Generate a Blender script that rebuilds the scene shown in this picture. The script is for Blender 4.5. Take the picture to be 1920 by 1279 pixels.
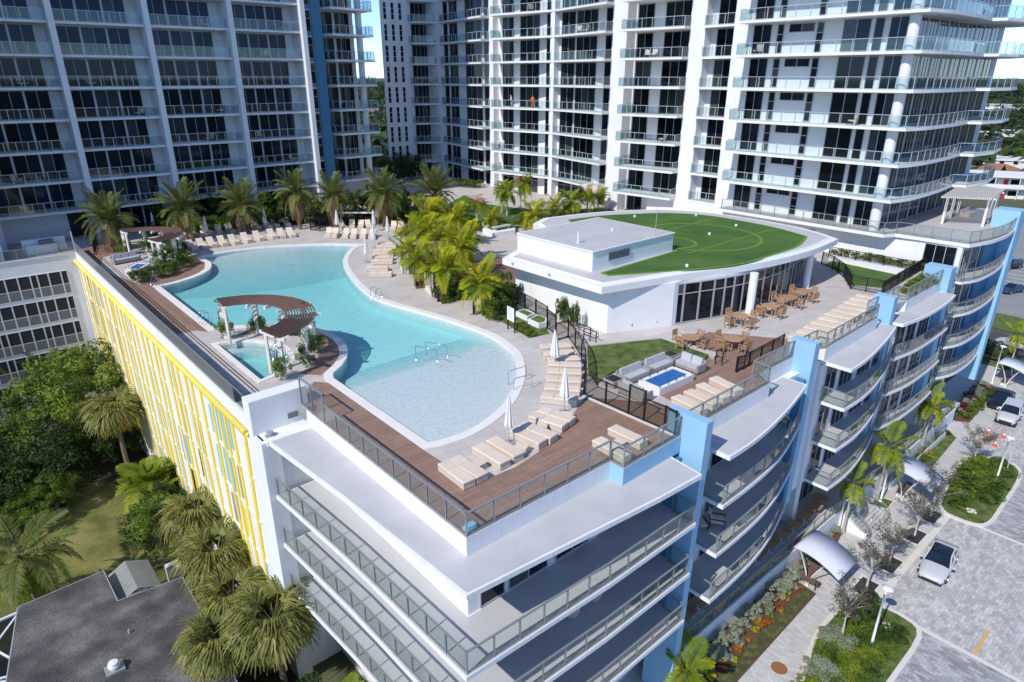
import bpy, math, random
from mathutils import Vector, Matrix
from mathutils.geometry import tessellate_polygon

for _o in list(bpy.data.objects):
    bpy.data.objects.remove(_o)
S = bpy.context.scene
COL = S.collection
R = math.radians
# metres; z = 0 is the pool deck, x runs along the street front, y along the yellow side wall
GZ = -17.0      # street level
RZ = -15.4      # restaurant terrace level

# ---------------------------------------------------------------- camera, sky, sun
cam_data = bpy.data.cameras.new('camera')
cam = bpy.data.objects.new('camera', cam_data)
COL.objects.link(cam)
S.camera = cam
cam.location = (-12.28, -16.78, 16.34)
_a, _t = R(49.0), R(21.7)
_f = Vector((math.cos(_a) * math.cos(_t), math.sin(_a) * math.cos(_t), -math.sin(_t)))
cam.rotation_euler = _f.to_track_quat('-Z', 'Y').to_euler()
cam_data.sensor_width = 36.0
cam_data.lens = 36.0 * 1244.0 / 1920.0
cam_data.clip_start = 0.5
cam_data.clip_end = 40000.0

SUN_EL, SHADOW_AZ = 43.0, 9.0          # shadows fall 9 degrees left of +x
world = bpy.data.worlds.new('World')
S.world = world
world.use_nodes = True
_nt = world.node_tree
_nt.nodes.clear()
_sky = _nt.nodes.new('ShaderNodeTexSky')
_sky.sky_type = 'NISHITA'
_sky.sun_disc = False
_sky.sun_elevation = R(SUN_EL)
_sky.altitude = 200.0
_sky.air_density = 0.65
_sky.dust_density = 0.0
_sky.ozone_density = 4.0
_bg = _nt.nodes.new('ShaderNodeBackground')
_bg.inputs['Strength'].default_value = 0.15
_ow = _nt.nodes.new('ShaderNodeOutputWorld')
_tint = _nt.nodes.new('ShaderNodeVectorMath')
_tint.operation = 'MULTIPLY'
_tint.inputs[1].default_value = (0.93, 0.98, 1.07)      # cooler white balance of the sky light
_nt.links.new(_sky.outputs[0], _tint.inputs[0])
_nt.links.new(_tint.outputs[0], _bg.inputs['Color'])
_nt.links.new(_bg.outputs[0], _ow.inputs['Surface'])
_ld = Vector((math.cos(R(SHADOW_AZ)) * math.cos(R(SUN_EL)), math.sin(R(SHADOW_AZ)) * math.cos(R(SUN_EL)), -math.sin(R(SUN_EL))))
# the sky's sun sits where the lamp's light comes from (rotation is measured clockwise from +y)
_sky.sun_rotation = math.atan2(-_ld.x, -_ld.y) % (2 * math.pi)
sun_data = bpy.data.lights.new('sun', 'SUN')
sun_data.energy = 3.2
sun_data.angle = R(0.53)
sun_data.color = (1.0, 0.955, 0.89)
sun = bpy.data.objects.new('sun', sun_data)
COL.objects.link(sun)
sun.rotation_euler = _ld.to_track_quat('-Z', 'Y').to_euler()
sun.location = (-60, 0, 80)

S.view_settings.view_transform = 'Standard'
S.view_settings.look = 'None'
S.view_settings.exposure = 0.42
S.view_settings.gamma = 1.0
S.view_settings.use_curve_mapping = False
S.render.engine = 'CYCLES'
S.cycles.max_bounces = 8
S.cycles.transparent_max_bounces = 24
S.cycles.diffuse_bounces = 3
S.cycles.glossy_bounces = 3
S.cycles.caustics_reflective = False
S.cycles.caustics_refractive = False

# ---------------------------------------------------------------- materials
MATS = {}
def _mat(name):
    m = bpy.data.materials.new(name)
    m.use_nodes = True
    MATS[name] = m
    nt = m.node_tree
    return m, nt, nt.nodes['Principled BSDF']

def pm(name, col, rough=0.6, var=0.10, scale=2.0, bump=0.0, bscale=40.0, metal=0.0, spec=0.5, objvar=0.0, streak=0.0, trans=0.0):
    """plain surface: a base colour with patchy value noise, optional fine relief, optional change per object"""
    m, nt, b = _mat(name)
    N = nt.nodes.new
    L = nt.links.new
    geo = N('ShaderNodeNewGeometry')
    no = N('ShaderNodeTexNoise')
    no.inputs['Scale'].default_value = scale
    no.inputs['Detail'].default_value = 6
    no.inputs['Roughness'].default_value = 0.65
    L(geo.outputs['Position'], no.inputs['Vector'])
    mr = N('ShaderNodeMapRange')
    mr.inputs[1].default_value = 0.3
    mr.inputs[2].default_value = 0.7
    mr.inputs[3].default_value = 1 - var
    mr.inputs[4].default_value = 1 + var
    L(no.outputs['Fac'], mr.inputs[0])
    val = mr.outputs[0]
    if streak:
        mp = N('ShaderNodeMapping')
        mp.inputs['Scale'].default_value = (3.0, 3.0, 0.12)
        L(geo.outputs['Position'], mp.inputs['Vector'])
        n2 = N('ShaderNodeTexNoise')
        n2.inputs['Scale'].default_value = 1.6
        n2.inputs['Detail'].default_value = 4
        L(mp.outputs[0], n2.inputs['Vector'])
        m2 = N('ShaderNodeMapRange')
        m2.inputs[1].default_value = 0.52
        m2.inputs[2].default_value = 0.8
        m2.inputs[3].default_value = 1.0
        m2.inputs[4].default_value = 1 - streak
        L(n2.outputs['Fac'], m2.inputs[0])
        mu = N('ShaderNodeMath')
        mu.operation = 'MULTIPLY'
        L(val, mu.inputs[0])
        L(m2.outputs[0], mu.inputs[1])
        val = mu.outputs[0]
    if objvar:
        oi = N('ShaderNodeObjectInfo')
        m3 = N('ShaderNodeMapRange')
        m3.inputs[3].default_value = 1 - objvar
        m3.inputs[4].default_value = 1 + objvar
        L(oi.outputs['Random'], m3.inputs[0])
        mu = N('ShaderNodeMath')
        mu.operation = 'MULTIPLY'
        L(val, mu.inputs[0])
        L(m3.outputs[0], mu.inputs[1])
        val = mu.outputs[0]
    vm = N('ShaderNodeVectorMath')
    vm.operation = 'SCALE'
    vm.inputs[0].default_value = col
    L(val, vm.inputs['Scale'])
    L(vm.outputs[0], b.inputs['Base Color'])
    b.inputs['Roughness'].default_value = rough
    b.inputs['Metallic'].default_value = metal
    b.inputs['Specular IOR Level'].default_value = spec
    if trans:
        b.inputs['Subsurface Weight'].default_value = 0.0
    if bump:
        nb = N('ShaderNodeTexNoise')
        nb.inputs['Scale'].default_value = bscale
        nb.inputs['Detail'].default_value = 3
        L(geo.outputs['Position'], nb.inputs['Vector'])
        bp = N('ShaderNodeBump')
        bp.inputs['Strength'].default_value = bump
        bp.inputs['Distance'].default_value = 0.05
        L(nb.outputs['Fac'], bp.inputs['Height'])
        L(bp.outputs[0], b.inputs['Normal'])
    return m

def brick_mat(name, c1, c2, cm, bw, bh, mortar, rough=0.7, rot=0.0, var=0.12, off=0.5, bump=0.3, nscale=0.8, bias=0.0, fine=0.0):
    """laid pieces (planks, pavers) too small to tell apart: colour per piece, joints, patchy wear"""
    m, nt, b = _mat(name)
    N = nt.nodes.new
    L = nt.links.new
    geo = N('ShaderNodeNewGeometry')
    mp = N('ShaderNodeMapping')
    mp.inputs['Rotation'].default_value = (0, 0, rot)
    L(geo.outputs['Position'], mp.inputs['Vector'])
    br = N('ShaderNodeTexBrick')
    br.offset = off
    br.inputs['Color1'].default_value = (*c1, 1)
    br.inputs['Color2'].default_value = (*c2, 1)
    br.inputs['Mortar'].default_value = (*cm, 1)
    br.inputs['Scale'].default_value = 1.0
    br.inputs['Brick Width'].default_value = bw
    br.inputs['Row Height'].default_value = bh
    br.inputs['Mortar Size'].default_value = mortar
    br.inputs['Mortar Smooth'].default_value = 0.2
    br.inputs['Bias'].default_value = bias
    L(mp.outputs[0], br.inputs['Vector'])
    no = N('ShaderNodeTexNoise')
    no.inputs['Scale'].default_value = nscale
    no.inputs['Detail'].default_value = 7
    no.inputs['Roughness'].default_value = 0.68
    L(geo.outputs['Position'], no.inputs['Vector'])
    mr = N('ShaderNodeMapRange')
    mr.inputs[1].default_value = 0.3
    mr.inputs[2].default_value = 0.7
    mr.inputs[3].default_value = 1 - var
    mr.inputs[4].default_value = 1 + var
    L(no.outputs['Fac'], mr.inputs[0])
    val = mr.outputs[0]
    if fine:
        nf = N('ShaderNodeTexNoise')
        nf.inputs['Scale'].default_value = 9.0
        nf.inputs['Detail'].default_value = 5
        L(mp.outputs[0], nf.inputs['Vector'])
        mf = N('ShaderNodeMapRange')
        mf.inputs[1].default_value = 0.3
        mf.inputs[2].default_value = 0.7
        mf.inputs[3].default_value = 1 - fine
        mf.inputs[4].default_value = 1 + fine
        L(nf.outputs['Fac'], mf.inputs[0])
        mu = N('ShaderNodeMath')
        mu.operation = 'MULTIPLY'
        L(val, mu.inputs[0])
        L(mf.outputs[0], mu.inputs[1])
        val = mu.outputs[0]
    vm = N('ShaderNodeVectorMath')
    vm.operation = 'SCALE'
    L(br.outputs['Color'], vm.inputs[0])
    L(val, vm.inputs['Scale'])
    L(vm.outputs[0], b.inputs['Base Color'])
    b.inputs['Roughness'].default_value = rough
    if bump:
        bp = N('ShaderNodeBump')
        bp.inputs['Strength'].default_value = bump
        bp.inputs['Distance'].default_value = 0.01
        bp.invert = True
        L(br.outputs['Fac'], bp.inputs['Height'])
        L(bp.outputs[0], b.inputs['Normal'])
    return m

def schlick(nt, f0, normal=None):
    N = nt.nodes.new
    lw = N('ShaderNodeLayerWeight')
    lw.inputs['Blend'].default_value = 0.5
    if normal is not None: nt.links.new(normal, lw.inputs['Normal'])
    pw = N('ShaderNodeMath'); pw.operation = 'POWER'; pw.inputs[1].default_value = 5.0
    nt.links.new(lw.outputs['Facing'], pw.inputs[0])
    ma = N('ShaderNodeMath'); ma.operation = 'MULTIPLY_ADD'; ma.inputs[1].default_value = 1 - f0; ma.inputs[2].default_value = f0
    nt.links.new(pw.outputs[0], ma.inputs[0])
    return ma.outputs[0]

def glass_mat(name, tint, gloss=0.03, ior=1.45, body=None, body_fac=0.0):
    """thin sheet of glass: what is behind shows through a light tint, the sky mirrors by angle"""
    m, nt, b = _mat(name)
    nt.nodes.remove(b)
    N = nt.nodes.new
    L = nt.links.new
    out = nt.nodes['Material Output']
    tr = N('ShaderNodeBsdfTransparent')
    tr.inputs[0].default_value = (*tint, 1)
    src = tr.outputs[0]
    if body:
        df = N('ShaderNodeBsdfDiffuse')
        df.inputs[0].default_value = (*body, 1)
        mx = N('ShaderNodeMixShader')
        mx.inputs[0].default_value = body_fac
        L(src, mx.inputs[1])
        L(df.outputs[0], mx.inputs[2])
        src = mx.outputs[0]
    gl = N('ShaderNodeBsdfGlossy')
    gl.inputs['Roughness'].default_value = gloss
    mx = N('ShaderNodeMixShader')
    L(schlick(nt, 0.045), mx.inputs[0])
    L(src, mx.inputs[1])
    L(gl.outputs[0], mx.inputs[2])
    L(mx.outputs[0], out.inputs['Surface'])
    return m

def leaf_mat(name, c1, c2, rough=0.5, trans=0.35, vscale=0.6):
    """leaf: colour differs per clump and per plant, some light comes through"""
    m, nt, b = _mat(name)
    N = nt.nodes.new
    L = nt.links.new
    geo = N('ShaderNodeNewGeometry')
    no = N('ShaderNodeTexNoise')
    no.inputs['Scale'].default_value = vscale
    no.inputs['Detail'].default_value = 4
    L(geo.outputs['Position'], no.inputs['Vector'])
    oi = N('ShaderNodeObjectInfo')
    ad = N('ShaderNodeMath')
    ad.operation = 'MULTIPLY_ADD'
    ad.inputs[1].default_value = 0.35
    L(oi.outputs['Random'], ad.inputs[0])
    L(no.outputs['Fac'], ad.inputs[2])
    mr = N('ShaderNodeMapRange')
    mr.inputs[1].default_value = 0.45
    mr.inputs[2].default_value = 0.9
    L(ad.outputs[0], mr.inputs[0])
    mx = N('ShaderNodeMix')
    mx.data_type = 'RGBA'
    mx.inputs['A'].default_value = (*c1, 1)
    mx.inputs['B'].default_value = (*c2, 1)
    L(mr.outputs[0], mx.inputs['Factor'])
    L(mx.outputs['Result'], b.inputs['Base Color'])
    b.inputs['Roughness'].default_value = rough
    b.inputs['Specular IOR Level'].default_value = 0.35
    tl = N('ShaderNodeBsdfTranslucent')
    L(mx.outputs['Result'], tl.inputs[0])
    ms = N('ShaderNodeMixShader')
    ms.inputs[0].default_value = trans
    L(b.outputs[0], ms.inputs[1])
    L(tl.outputs[0], ms.inputs[2])
    L(ms.outputs[0], nt.nodes['Material Output'].inputs['Surface'])
    return m

def grass_mat(name, c1, c2, c3, scale=1.0, fine=22.0):
    """grass: patches of three tones with fine blade speckle"""
    m, nt, b = _mat(name)
    N = nt.nodes.new
    L = nt.links.new
    geo = N('ShaderNodeNewGeometry')
    n1 = N('ShaderNodeTexNoise'); n1.inputs['Scale'].default_value = scale; n1.inputs['Detail'].default_value = 6
    n2 = N('ShaderNodeTexNoise'); n2.inputs['Scale'].default_value = fine; n2.inputs['Detail'].default_value = 3
    L(geo.outputs['Position'], n1.inputs['Vector']); L(geo.outputs['Position'], n2.inputs['Vector'])
    ad = N('ShaderNodeMath'); ad.operation = 'MULTIPLY_ADD'; ad.inputs[1].default_value = 0.5
    L(n2.outputs['Fac'], ad.inputs[0]); L(n1.outputs['Fac'], ad.inputs[2])
    cr = N('ShaderNodeValToRGB')
    cr.color_ramp.elements[0].position = 0.58; cr.color_ramp.elements[0].color = (*c1, 1)
    cr.color_ramp.elements[1].position = 0.92; cr.color_ramp.elements[1].color = (*c3, 1)
    e = cr.color_ramp.elements.new(0.75); e.color = (*c2, 1)
    L(ad.outputs[0], cr.inputs[0]); L(cr.outputs[0], b.inputs['Base Color'])
    b.inputs['Roughness'].default_value = 0.95
    bp = N('ShaderNodeBump'); bp.inputs['Strength'].default_value = 1.0; bp.inputs['Distance'].default_value = 0.06
    L(n2.outputs['Fac'], bp.inputs['Height']); L(bp.outputs[0], b.inputs['Normal'])
    return m

def water_mat(name, absorb, density):
    m, nt, b = _mat(name)
    nt.nodes.remove(b)
    N = nt.nodes.new
    L = nt.links.new
    out = nt.nodes['Material Output']
    geo = N('ShaderNodeNewGeometry')
    n1 = N('ShaderNodeTexNoise')
    n1.inputs['Scale'].default_value = 2.6
    n1.inputs['Detail'].default_value = 5
    n1.inputs['Distortion'].default_value = 0.6
    L(geo.outputs['Position'], n1.inputs['Vector'])
    bp = N('ShaderNodeBump')
    bp.inputs['Strength'].default_value = 0.5
    bp.inputs['Distance'].default_value = 0.12
    L(n1.outputs['Fac'], bp.inputs['Height'])
    tr = N('ShaderNodeBsdfTransparent')
    gl = N('ShaderNodeBsdfGlossy')
    gl.inputs['Roughness'].default_value = 0.03
    L(bp.outputs[0], gl.inputs['Normal'])
    mx = N('ShaderNodeMixShader')
    L(schlick(nt, 0.02, bp.outputs[0]), mx.inputs[0])
    L(tr.outputs[0], mx.inputs[1])
    L(gl.outputs[0], mx.inputs[2])
    L(mx.outputs[0], out.inputs['Surface'])
    va = N('ShaderNodeVolumeAbsorption')
    va.inputs['Color'].default_value = (*absorb, 1)
    va.inputs['Density'].default_value = density
    L(va.outputs[0], out.inputs['Volume'])
    return m

pm('white', (0.79, 0.79, 0.785), 0.75, 0.04, 0.8, 0.06, 60, streak=0.13)
pm('white_clean', (0.80, 0.80, 0.79), 0.6, 0.03, 1.0, 0.05, 50, streak=0.06)
pm('white_metal', (0.74, 0.75, 0.76), 0.35, 0.02, 1.0)
pm('tower_white', (0.77, 0.77, 0.78), 0.7, 0.04, 0.5, streak=0.09)
pm('roof_membrane', (0.49, 0.485, 0.495), 0.75, 0.10, 0.45, 0.08, 30)
pm('balcony_floor', (0.48, 0.475, 0.48), 0.7, 0.05, 0.7)
pm('shade_soffit', (0.72, 0.72, 0.72), 0.8, 0.02, 1.0)
pm('rail_metal', (0.31, 0.33, 0.345), 0.4, 0.04, 2.0, metal=0.35)
pm('tower_rail', (0.50, 0.53, 0.55), 0.35, 0.03, 2.0, metal=0.2)
pm('mullion', (0.45, 0.46, 0.48), 0.4, 0.03, 2.0, metal=0.2)
pm('blue_wall', (0.28, 0.50, 0.68), 0.7, 0.04, 0.8, 0.05, 50)
pm('blue_deep_shade', (0.065, 0.225, 0.39), 0.6, 0.04, 0.8)  # podium blue with balcony shade put into the colour; tower bands share it
pm('yellow_fin', (0.92, 0.68, 0.07), 0.5, 0.06, 1.5)
pm('yellow_beam', (0.93, 0.74, 0.12), 0.5, 0.06, 1.0)
pm('sky_panel', (0.28, 0.56, 0.70), 0.5, 0.06, 1.0)
pm('grey_panel', (0.33, 0.34, 0.38), 0.5, 0.08, 1.0)
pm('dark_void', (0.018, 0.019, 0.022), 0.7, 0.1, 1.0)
pm('black_metal', (0.014, 0.014, 0.016), 0.4, 0.1, 2.0, metal=0.3)
def pane_mat(name, dark, curtain, share, spec):
    """window glass over a dark room; some rooms have pale blinds or curtains drawn"""
    m = pm(name, dark, 0.05, 0.5, 0.15, spec=spec, objvar=0.7)
    nt = m.node_tree
    b = nt.nodes['Principled BSDF']
    b.inputs['Specular Tint'].default_value = (0.45, 0.55, 0.75, 1)
    old = b.inputs['Base Color'].links[0].from_socket
    oi = nt.nodes.new('ShaderNodeObjectInfo')
    gt = nt.nodes.new('ShaderNodeMath'); gt.operation = 'GREATER_THAN'; gt.inputs[1].default_value = 1 - share
    nt.links.new(oi.outputs['Random'], gt.inputs[0])
    wv = nt.nodes.new('ShaderNodeTexWave'); wv.inputs['Scale'].default_value = 2.2; wv.inputs['Distortion'].default_value = 1.5
    geo = nt.nodes.new('ShaderNodeNewGeometry')
    nt.links.new(geo.outputs['Position'], wv.inputs['Vector'])
    mr = nt.nodes.new('ShaderNodeMapRange'); mr.inputs[3].default_value = 0.6; mr.inputs[4].default_value = 1.0
    nt.links.new(wv.outputs['Fac'], mr.inputs[0])
    sc = nt.nodes.new('ShaderNodeVectorMath'); sc.operation = 'SCALE'; sc.inputs[0].default_value = curtain
    nt.links.new(mr.outputs[0], sc.inputs['Scale'])
    mx = nt.nodes.new('ShaderNodeMix'); mx.data_type = 'RGBA'
    nt.links.new(gt.outputs[0], mx.inputs['Factor']); nt.links.new(old, mx.inputs['A']); nt.links.new(sc.outputs[0], mx.inputs['B'])
    nt.links.new(mx.outputs['Result'], b.inputs['Base Color'])
    return m
pane_mat('pane', (0.009, 0.012, 0.016), (0.10, 0.10, 0.10), 0.10, 0.45)
pane_mat('pane_blue', (0.005, 0.014, 0.030), (0.055, 0.075, 0.095), 0.10, 0.42)
pane_mat('pane_green', (0.016, 0.030, 0.028), (0.09, 0.11, 0.10), 0.14, 0.5)
pm('louver', (0.16, 0.16, 0.17), 0.5, 0.1, 1.0)
pm('coping', (0.78, 0.75, 0.71), 0.6, 0.05, 1.2, 0.05, 30)
pm('cushion', (0.70, 0.585, 0.475), 0.85, 0.035, 3.0, 0.15, 120, objvar=0.05)
pm('lounger_base', (0.62, 0.53, 0.44), 0.8, 0.06, 6.0, 0.3, 150)
pm('grey_wicker', (0.33, 0.32, 0.31), 0.8, 0.08, 12.0, 0.4, 200)
pm('grey_cushion', (0.46, 0.46, 0.48), 0.85, 0.04, 3.0)
pm('teak', (0.43, 0.26, 0.145), 0.55, 0.15, 6.0, objvar=0.08)
pm('brown_wood', (0.15, 0.085, 0.068), 0.6, 0.15, 3.0)
pm('cream_paint', (0.72, 0.69, 0.62), 0.6, 0.05, 2.0)
pm('umbrella_cloth', (0.74, 0.72, 0.70), 0.85, 0.05, 5.0, 0.2, 30)
pm('blue_glass_chips', (0.018, 0.14, 0.42), 0.15, 0.45, 18.0, 0.8, 45, spec=0.8)
grass_mat('turf', (0.055, 0.125, 0.016), (0.075, 0.155, 0.02), (0.11, 0.19, 0.03), 0.8, 30.0)
grass_mat('turf_dark', (0.045, 0.115, 0.014), (0.062, 0.145, 0.018), (0.085, 0.175, 0.026), 0.35, 30.0)
pm('turf_line', (0.12, 0.24, 0.025), 0.9, 0.05, 2.0)
grass_mat('lawn', (0.045, 0.085, 0.014), (0.095, 0.145, 0.024), (0.19, 0.17, 0.055), 1.6, 16.0)
grass_mat('bed_cover', (0.075, 0.05, 0.028), (0.065, 0.085, 0.024), (0.14, 0.15, 0.04), 2.2, 14.0)
grass_mat('garden_grass', (0.085, 0.095, 0.022), (0.16, 0.165, 0.038), (0.24, 0.21, 0.07), 0.5, 9.0)
pm('mulch', (0.13, 0.062, 0.035), 0.95, 0.35, 7.0, 0.8, 30)
pm('soil', (0.055, 0.042, 0.030), 0.95, 0.3, 2.0, 0.6, 20)
pm('concrete', (0.52, 0.49, 0.45), 0.85, 0.06, 0.9, 0.1, 40)
pm('kerb', (0.66, 0.63, 0.58), 0.8, 0.06, 1.5)
pm('asphalt', (0.060, 0.060, 0.063), 0.9, 0.15, 0.6, 0.2, 60)
pm('road_grey', (0.26, 0.26, 0.26), 0.9, 0.10, 0.3)
grass_mat('gravel_roof', (0.045, 0.043, 0.045), (0.090, 0.085, 0.085), (0.19, 0.18, 0.17), 0.45, 14.0)
pm('metal_roof', (0.33, 0.34, 0.33), 0.5, 0.10, 1.0, metal=0.3)
pm('trunk', (0.20, 0.15, 0.105), 0.9, 0.25, 6.0, 0.7, 30)
pm('pale_trunk', (0.44, 0.40, 0.35), 0.85, 0.18, 5.0, 0.4, 25)
pm('orange_plastic', (0.75, 0.10, 0.03), 0.5, 0.05, 3.0)
pm('rust', (0.30, 0.12, 0.05), 0.8, 0.2, 6.0)
pm('grate', (0.035, 0.035, 0.04), 0.7, 0.2, 8.0, 0.5, 40)
pm('stripe_yellow', (0.62, 0.38, 0.14), 0.8, 0.12, 6.0)
pm('car_white', (0.52, 0.53, 0.55), 0.15, 0.01, 1.0, spec=0.7)
pm('car_black', (0.012, 0.014, 0.020), 0.12, 0.1, 1.0, spec=0.8)
pm('car_blue', (0.025, 0.05, 0.11), 0.15, 0.1, 1.0, spec=0.8)
pm('car_silver', (0.42, 0.43, 0.45), 0.2, 0.02, 1.0, spec=0.7)
pm('tyre', (0.02, 0.02, 0.02), 0.85, 0.1, 5.0)
pm('rim', (0.45, 0.46, 0.47), 0.3, 0.05, 5.0, metal=0.7)
pm('car_glass', (0.010, 0.016, 0.026), 0.03, 0.2, 1.0, spec=0.9)
pm('red_paint', (0.50, 0.02, 0.03), 0.5, 0.05, 2.0)
pm('roof_tile', (0.30, 0.15, 0.10), 0.9, 0.15, 1.0)
pm('roof_red', (0.42, 0.13, 0.07), 0.9, 0.15, 1.0)
pm('roof_white', (0.74, 0.73, 0.71), 0.8, 0.05, 0.3)
pm('beige_wall', (0.58, 0.53, 0.45), 0.85, 0.05, 0.5)
pm('skin', (0.42, 0.26, 0.19), 0.6, 0.05, 8.0)
pm('cloth_black', (0.02, 0.02, 0.024), 0.9, 0.2, 8.0)
pm('cloth_orange', (0.72, 0.13, 0.03), 0.9, 0.1, 8.0)
pm('cloth_white', (0.60, 0.61, 0.64), 0.9, 0.1, 8.0)
pm('cloth_navy', (0.05, 0.08, 0.16), 0.9, 0.15, 8.0)
pm('paper', (0.78, 0.78, 0.80), 0.7, 0.02, 2.0)
pm('ink', (0.12, 0.13, 0.17), 0.7, 0.02, 2.0)
pm('steel', (0.60, 0.61, 0.62), 0.18, 0.02, 2.0, metal=0.95)
pm('pool_plaster', (0.60, 0.635, 0.645), 0.7, 0.07, 5.0)
pm('pool_plaster_ripple', (0.60, 0.635, 0.645), 0.7, 0.13, 4.5)  # plaster mottle, made stronger to stand in for rippled light on the floor
pm('far_ground', (0.085, 0.095, 0.05), 0.95, 0.35, 0.02)
pm('fabric_canopy', (0.55, 0.58, 0.66), 0.95, 0.02, 2.0)
brick_mat('wood_deck', (0.345, 0.215, 0.160), (0.265, 0.165, 0.122), (0.12, 0.075, 0.055), 2.4, 0.14, 0.010, 0.65, 0.0, 0.12, 0.37, 0.35, 1.6, fine=0.10)
brick_mat('wood_deck_y', (0.345, 0.215, 0.160), (0.265, 0.165, 0.122), (0.12, 0.075, 0.055), 2.4, 0.14, 0.010, 0.65, R(90), 0.12, 0.37, 0.35, 1.6, fine=0.10)
brick_mat('stone_paver', (0.575, 0.53, 0.495), (0.49, 0.455, 0.43), (0.40, 0.37, 0.35), 1.2, 0.6, 0.012, 0.7, R(12), 0.07, 0.5, 0.2, 0.5, fine=0.05)
brick_mat('stone_paver_y', (0.56, 0.53, 0.505), (0.48, 0.455, 0.435), (0.30, 0.28, 0.27), 1.2, 0.6, 0.02, 0.7, R(90), 0.06, 0.5, 0.25, 0.5, fine=0.05)
brick_mat('brown_paver', (0.22, 0.125, 0.10), (0.17, 0.10, 0.085), (0.12, 0.08, 0.07), 0.4, 0.2, 0.01, 0.8, R(20), 0.12, 0.5, 0.2, 0.8)
brick_mat('street_paver', (0.56, 0.545, 0.53), (0.37, 0.365, 0.36), (0.32, 0.31, 0.30), 0.40, 0.20, 0.008, 0.85, 0.0, 0.20, 0.5, 0.4, 0.9, fine=0.16)
brick_mat('street_paver_dark', (0.48, 0.475, 0.485), (0.265, 0.265, 0.28), (0.25, 0.245, 0.24), 0.40, 0.20, 0.008, 0.85, R(90), 0.22, 0.5, 0.4, 0.9, fine=0.16)
brick_mat('sidewalk_paver', (0.57, 0.555, 0.53), (0.45, 0.44, 0.425), (0.38, 0.37, 0.355), 0.40, 0.20, 0.008, 0.85, R(90), 0.09, 0.5, 0.3, 0.4, fine=0.08)
glass_mat('rail_glass', (0.93, 0.965, 0.955))
glass_mat('tower_glass', (0.84, 0.91, 0.92))
glass_mat('screen_mesh', (0.30, 0.30, 0.30), 0.4)
glass_mat('smoked_glass', (0.86, 0.85, 0.82))
glass_mat('frosted_glass', (0.55, 0.56, 0.58), 0.3, 1.45, (0.20, 0.20, 0.215), 0.82)
leaf_mat('leaf_mid', (0.042, 0.088, 0.013), (0.115, 0.17, 0.025))
leaf_mat('leaf_dark', (0.024, 0.055, 0.012), (0.060, 0.105, 0.019))
leaf_mat('leaf_bright', (0.10, 0.175, 0.018), (0.22, 0.30, 0.03))
leaf_mat('leaf_olive', (0.060, 0.075, 0.025), (0.115, 0.12, 0.045))
leaf_mat('leaf_silver', (0.24, 0.29, 0.20), (0.42, 0.46, 0.33))
leaf_mat('leaf_grey', (0.085, 0.075, 0.060), (0.19, 0.165, 0.13))
leaf_mat('leaf_rust', (0.26, 0.055, 0.015), (0.48, 0.17, 0.02))
leaf_mat('leaf_maroon', (0.10, 0.012, 0.02), (0.22, 0.02, 0.05))
leaf_mat('palm_green', (0.12, 0.155, 0.036), (0.25, 0.27, 0.075))
pm('green_stem', (0.17, 0.17, 0.07), 0.7, 0.2, 5.0)
leaf_mat('palm_dry', (0.30, 0.20, 0.09), (0.42, 0.29, 0.14))
leaf_mat('palm_gold', (0.30, 0.36, 0.018), (0.62, 0.58, 0.022), trans=0.45, vscale=1.2)
leaf_mat('palm_lime', (0.15, 0.23, 0.018), (0.32, 0.38, 0.03), trans=0.4, vscale=1.2)
leaf_mat('palm_sabal', (0.15, 0.17, 0.038), (0.33, 0.325, 0.085), trans=0.4, vscale=1.5)
leaf_mat('palm_amber', (0.42, 0.24, 0.03), (0.50, 0.30, 0.04))
leaf_mat('far_leaf', (0.030, 0.055, 0.020), (0.075, 0.105, 0.030), trans=0.2, vscale=0.08)
water_mat('pool_water', (0.26, 0.88, 0.90), 0.38)
water_mat('spa_water', (0.22, 0.80, 0.80), 0.50)

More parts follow.
